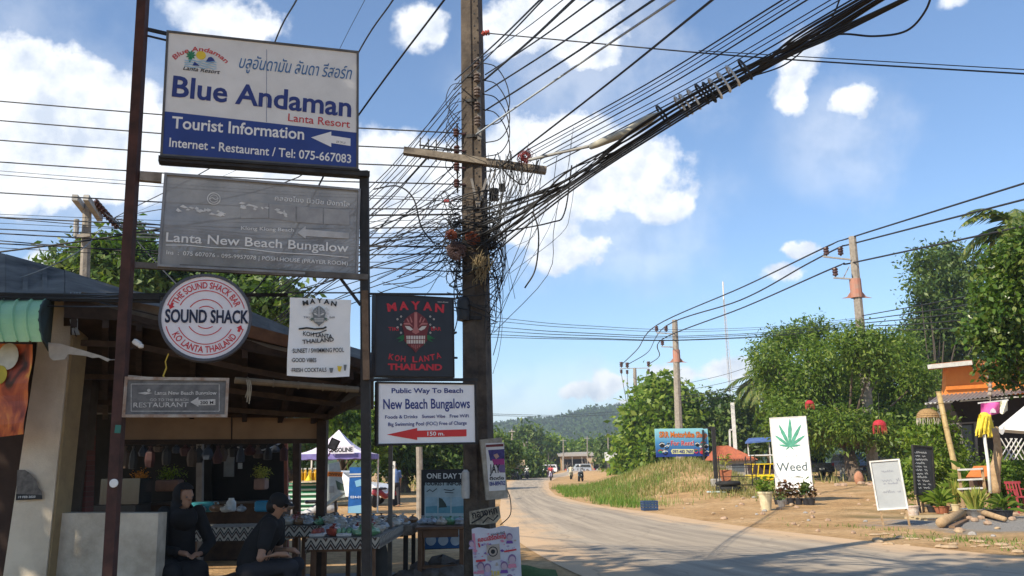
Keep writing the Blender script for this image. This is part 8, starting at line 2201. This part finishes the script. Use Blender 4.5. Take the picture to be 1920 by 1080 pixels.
    m = MB(); m.ball(hc - fd * .035 - u * .02, (.088, .085, .10), 14, 9, rot); merged('hair', m, .012, mat('black hair', (.01, .009, .009), .6), t, M, 2)
    m = MB(); m.rbox((base.x, 9.5, .42), (.62, .42, .04), .012)
    t = thing('bench', 'low dark bench under the bending man', 'bench', base); m.build('seat', BROWNWOOD, t)
    for x in (-.27, .27): m = MB(); m.box((base.x + x, 9.5, .2), (.05, .36, .40)); m.build('leg', BROWNWOOD, t)
    bx = P(343, 1000, 9.62).x; t = thing('plastic_chair', 'pale plastic chair under the seated woman', 'chair', (bx, 9.65, 0)); PC = mat('pale plastic chair', (.20, .21, .23), .5)
    m = MB(); m.rbox((bx - .03, 9.68, .37), (.46, .44, .04), .012); m.build('seat', PC, t); m = MB(); m.rbox((bx - .26, 9.80, .66), (.05, .40, .52), .02, R(-20)); m.build('backrest', PC, t)
    for x in (-.2, .18):
        for y in (-.18, .18): m = MB(); m.bar((bx - .03 + x * 1.1, 9.68 + y * 1.1, 0), (bx - .03 + x, 9.68 + y, .36), .035); m.build('leg', PC, t)
near_people()

def motorbike(label, col, loc, rz, group=None):
    t = thing('motorbike', label, 'motorbike', (0, 0, 0), group); PM = mat('bike paint %s' % (col,), col, .3, spec=.6)
    rx = Matrix.Rotation(R(90), 3, 'X')
    for x in (-.62, .62):
        m = MB(); m.lathe((x, 0, .28), [(.19, -.05), (.26, -.05), (.28, 0), (.26, .05), (.19, .05)], 16, rx); w = m.build('wheel', TYRE, t)
        m = MB(); m.lathe((x, 0, .28), [(0, -.03), (.19, -.035), (.19, .035), (0, .03)], 10, rx); m.build('rim', RIM, w)
    m = MB(); limb(m, [V3((-.75, 0, .66)), V3((-.35, 0, .60)), V3((0, 0, .42)), V3((.28, 0, .46)), V3((.45, 0, .80)), V3((.48, 0, .94))], [.07, .13, .11, .10, .11, .07]); m.ball((-.55, 0, .56), (.3, .12, .13), 10, 7); merged('body', m, .035, PM, t, Matrix.Identity(4))
    m = MB(); m.rbox((-.36, 0, .74), (.75, .24, .09), .04); m.build('seat', BLACKPL, t)
    m = MB(); m.tube([(.42, -.34, 1.0), (.50, -.1, 1.0), (.50, .1, 1.0), (.42, .34, 1.0)], .016, 6); m.build('handlebar', DARKSTEEL, t)
    m = MB(); m.bar((.52, 0, .9), (.62, 0, .28), .06); m.build('fork', DARKSTEEL, t)
    m = MB(); m.ball((.58, 0, .90), (.07, .09, .08), 10, 7); m.build('headlight', mat('lamp glass', (.6,) * 3), t)
    for s in (-1, 1):
        m = MB(); m.tube([(.46, s * .2, 1.0), (.45, s * .28, 1.16)], .01, 4); m.ball((.45, s * .29, 1.18), (.02, .06, .04), 8, 5); m.build('mirror', DARKSTEEL, t)
    m = MB(); m.prism([(.52, -.17, .45), (.60, 0, .42), (.52, .17, .45), (.50, .15, .88), (.57, 0, .92), (.50, -.15, .88)], (.02, 0, 0)); m.build('front_shield', PM, t)
    t.location = loc; t.rotation_euler = (0, 0, rz); return t
def figure(label, loc, rz, shirt, trousers, pose='stand', group=None, helmet=None):
    t = thing('person', label, 'person', (0, 0, 0), group); I = Matrix.Identity(4); f = V3((1, 0, -.05))
    if pose == 'ride': hip = V3((-.28, 0, .84)); ch = V3((-.16, 0, 1.24)); hc = V3((-.08, 0, 1.52)); kn = [V3((.10, .17 * q, .72)) for q in (-1, 1)]; an = [V3((.0, .19 * q, .32)) for q in (-1, 1)]; el = [V3((.10, .30 * q, 1.10)) for q in (-1, 1)]; wr = [V3((.38, .32 * q, 1.04)) for q in (-1, 1)]
    else: hip = V3((0, 0, .90)); ch = V3((.02, 0, 1.32)); hc = V3((.05, 0, 1.60)); kn = [V3((.10 * q, .09 * q, .48)) for q in (-1, 1)]; an = [V3((.12 * q - .04, .10 * q, .07)) for q in (-1, 1)]; el = [V3((-.08 * q, .26 * q, 1.10)) for q in (-1, 1)]; wr = [V3((.04 - .10 * q, .26 * q, .86)) for q in (-1, 1)]
    m = MB(); head(m, hc, f, .105); limb(m, [hc - V3((0, 0, .08)), ch, hip], [.055, .11, .12])
    for i, q in enumerate((-1, 1)):
        sh = ch + V3((0, .18 * q, .08)); limb(m, [ch, sh, el[i], wr[i]], [.07, .055, .042, .03]); hand(m, wr[i], wr[i] - el[i], (0, 0, 1)); limb(m, [hip + V3((0, .09 * q, 0)), kn[i], an[i], an[i] + V3((.15, 0, -.03))], [.085, .06, .042, .035])
    merged('body', m, .02, SKIN, t, I)
    m = MB(); limb(m, [ch + V3((0, 0, .12)), ch, hip + V3((0, 0, .06))], [.09, .155, .15])
    for i, q in enumerate((-1, 1)): sh = ch + V3((0, .18 * q, .08)); limb(m, [ch, sh, sh.lerp(el[i], .7)], [.1, .08, .068])
    merged('shirt', m, .022, shirt, t, I)
    m = MB(); limb(m, [hip + V3((0, 0, .05)), hip], [.155, .155])
    for i, q in enumerate((-1, 1)): limb(m, [hip + V3((0, .09 * q, 0)), kn[i], kn[i].lerp(an[i], .85)], [.115, .08, .06])
    merged('trousers', m, .022, trousers, t, I)
    m = MB(); m.ball(hc + V3((-.015, 0, .04)), (.12, .105, .11) if helmet else (.10, .09, .10), 12, 8); merged('helmet' if helmet else 'hair', m, .02, helmet or mat('black hair', (.01,) * 3), t, I, 2)
    t.location = loc; t.rotation_euler = (0, 0, rz); return t
CL = {k: mat('cloth ' + k, c, .9) for k, c in (('red', (.55, .09, .10)), ('white', (.6, .6, .58)), ('sand', (.55, .50, .36)), ('blue', (.10, .16, .32)), ('grey', (.25, .27, .30)), ('dark', (.03, .03, .035)))}
def at(px, py): return G(px, py)
def rider(px, py, rz, col, lab_b, lab_p, shirt, tr, hel):
    g = at(px, py); motorbike(lab_b, col, g, rz); figure(lab_p, g, rz, shirt, tr, 'ride', None, hel)
rider(1033, 901, R(-96), (.35, .30, .40), 'pale scooter carrying a rider in red towards the viewer on the far road', 'rider in a red top on the pale scooter coming down the far road', CL['red'], CL['dark'], CL['dark'])
rider(1026, 895, R(-96), (.25, .05, .07), 'dark red motorbike just behind the pale scooter on the far road', 'rider in grey on the dark red motorbike behind the pale scooter', CL['grey'], CL['dark'], CL['dark'])
rider(1071, 899, R(80), (.30, .28, .15), 'sand coloured scooter riding away on the right of the far road', 'rider in a sand coloured shirt riding away on the far road', CL['sand'], CL['sand'], CL['dark'])
rider(1089, 903, R(70), (.06, .10, .12), 'dark scooter riding away beside the grass at the right of the far road', 'rider in dark grey riding away beside the roadside grass', CL['grey'], CL['dark'], CL['white'])
rider(988, 897, R(-110), (.05, .05, .06), 'black motorbike waiting at the left edge of the far road', 'rider in white sitting on the black motorbike at the far road edge', CL['white'], CL['dark'], CL['white'])
gm_ = 'motorbikes parked along the left of the far road'
for i, (px, py, col) in enumerate(((966, 900, (.04, .04, .05)), (983, 898, (.06, .06, .07)), (994, 896, (.30, .05, .05)), (999, 894, (.30, .05, .05)))):
    motorbike(('black motorbike parked nearest the concrete pole on the far road', 'grey black motorbike parked behind the nearest one by the far road', 'red motorbike parked third along the far road', 'red motorbike parked farthest along the left of the far road')[i], col, at(px, py), R(-60 + i * 9), gm_)
g = P(731, 932, 36); g.z = 0; motorbike('red motorbike parked in the shade right of the white car', (.30, .03, .04), (g.x - .2, 36, 0), R(60)); figure('person in a blue shirt standing beside the red motorbike', (g.x + .25, 35.8, 0), R(120), CL['blue'], CL['dark'])
c = P(568, 946, 21.8); motorbike('white and black scooter parked in front of the striped fuel stand', (.55, .55, .56), (c.x, 22.0, 0), R(200))

# ---------------------------------------------------------------- far shops along the road
def far_shop(label, x0, x1, yt, yb, Y, wall, roofc, dep=8, sign=None, open_=True):
    a, b = P(x0, yb, Y), P(x1, yb, Y); z1 = P(x0, yt, Y).z; c = V3(((a.x + b.x) / 2, Y, 0)); t = thing('roadside_shop', label, 'shop', c, 'low shops along the far road'); w = b.x - a.x
    m = MB(); m.box(c + V3((0, dep / 2, z1 * .5 - .2)), (w * .96, dep, z1 - .4)); m.build('wall', wall, t)
    m = MB(); m.prism([V3((a.x - .6, Y - 1.6, z1 - .75)), V3((b.x + .6, Y - 1.6, z1 - .75)), V3((b.x + .6, Y + dep, z1 + .25)), V3((a.x - .6, Y + dep, z1 + .25))], (0, 0, .12)); m.build('roof', roofc, t)
    m = MB(); m.box(c + V3((0, -.02, z1 * .36)), (w * .84, .08, z1 * .66)); m.build('shopfront', DARKIN, t)
    for k in range(4): m = MB(); x = a.x + w * (k + .15) / 3.3; m.bar((x, Y - 1.4, 0), (x, Y - 1.4, z1 - .7), .12); m.build('post', CONCRETE, t)
    for k in range(5): m = MB(); x = a.x + w * (k + .6) / 5.6; m.rbox((x, Y - .7, .45), (w * .11, .6, .9), .06); m.build('goods', (CL['red'], CL['white'], YE_, CL['blue'], CL['sand'])[k], t)
    if sign: m = MB(); m.box((a.x + w * sign[0], Y - 1.75, z1 - .1), (w * sign[1], .1, sign[2])); m.build('sign', sign[3], t)
YE_ = mat('cloth yellow', (.6, .42, .06), .9)
far_shop('long low shop with a pale roof beside the bend of the far road', 1052, 1112, 850, 885, 205, TIMBER, mat('pale sheet roof', (.36, .32, .27), .7), sign=None)
far_shop('tan roofed shop with an orange front right of the long low shop', 1110, 1146, 861, 887, 190, mat('ochre front', (.5, .32, .16), .8), mat('tan thatch', (.42, .29, .17), .9), 6)
far_shop('grey roofed shop left of the long low shop', 1020, 1052, 860, 886, 225, mat('ochre front', (.5,) * 3), OLDROOF)
far_shop('small brown roofed shop left of the far road beside the dark trees', 948, 976, 868, 897, 108, TIMBER, mat('tan thatch', (.4,) * 3), 4)
S = Panel((1134, 864), (1157, 864), (1134, 848), 176, 176); t = sign_thing('billboard', 'plain white billboard at the right end of the far shops', S); m = MB(); S.slab(m, 0, 0, S.w, S.h, 0, -.2); m.build('panel', WHITEP, t)
for u in (.3, S.w - .3): m = MB(); p = S.at(u, 0, -.1); m.bar((p.x, p.y, 0), p, .15); m.build('post', DARKSTEEL, t)
g = P(1088, 886, 170); vehicle('parked_jeep', 'pale grey jeep parked before the long low shop by the far road', 'jeep', (g.x, 172, 0), R(185), PAINT_G, 'van', 4.6, 1.8, 1.9)
g = P(1060, 885, 190); vehicle('parked_van', 'white van parked at the bend of the far road', 'van', (g.x - 4, 190, 0), R(170), PAINT_W, 'van', 4.6, 1.8, 1.9)
gp = 'thin street poles along the far road'
for px, y0, Y, lab in ((960, 805, 118, 'thin pale lamp post beside the dark tree left of the far road'), (983, 825, 140, 'second thin pole along the left of the far road'), (1056, 822, 200, 'thin pole in front of the grey roofed shop'), (1101, 818, 195, 'thin pole in front of the long low shop'), (1140, 812, 185, 'thin pole left of the round bush against the hill')):
    t = far_pole('street_pole', lab, px, y0, px + 1, 893, Y, ((px - 6, y0 + 4, px + 6, y0 + 4),), rr=.13); t['group'] = gp; t['category'] = 'street pole'
# unseen trees added outside the frame to shade the stall front and the road
def shade(label, x, y, z, r_, n, cat='tree'):
    t = thing('shade_tree', label, cat, (x, y, 0)); m = MB(); m.tube([(x, y, -.2), (x + .2, y, z * .5), (x, y, z)], [.3, .24, .15], 8); m.build('trunk', BARK, t)
    C_ = [(x + random.uniform(-1, 1) * r_, y + random.uniform(-1, 1) * r_, z + random.uniform(-.55, .6) * r_) for _ in range(8)]; V, FQ, tw = leaf_cloud(C_, [r_ * .62] * 8, n, .42, aspect=.6); fast_mesh('crown', V, FQ, LF_MID, t)
shade('unseen leafy tree added left of the stall to shade its front', -9.4, 3.0, 8.2, 3.2, 9500)
shade('unseen tall tree added behind the viewer to shade the road', -6.0, -1.5, 13.5, 2.6, 3200)
shade('unseen tall tree added behind the viewer to shade the right road edge', -1.5, -6.5, 14.5, 2.4, 2500)
# ---------------------------------------------------------------- the air
m = MB(); m.box((0, 1600, 59.5), (6400, 4200, 123))
hz = bpy.data.materials.new('haze'); hz.use_nodes = True; nt = hz.node_tree; nt.nodes.clear()
ho = nt.nodes.new('ShaderNodeOutputMaterial'); hv = nt.nodes.new('ShaderNodeVolumePrincipled')
hv.inputs['Color'].default_value = (.80, .89, 1.0, 1); hv.inputs['Density'].default_value = .00042; hv.inputs['Anisotropy'].default_value = .2
nt.links.new(hv.outputs[0], ho.inputs['Volume'])
tag(m.build('haze', hz), kind='stuff')
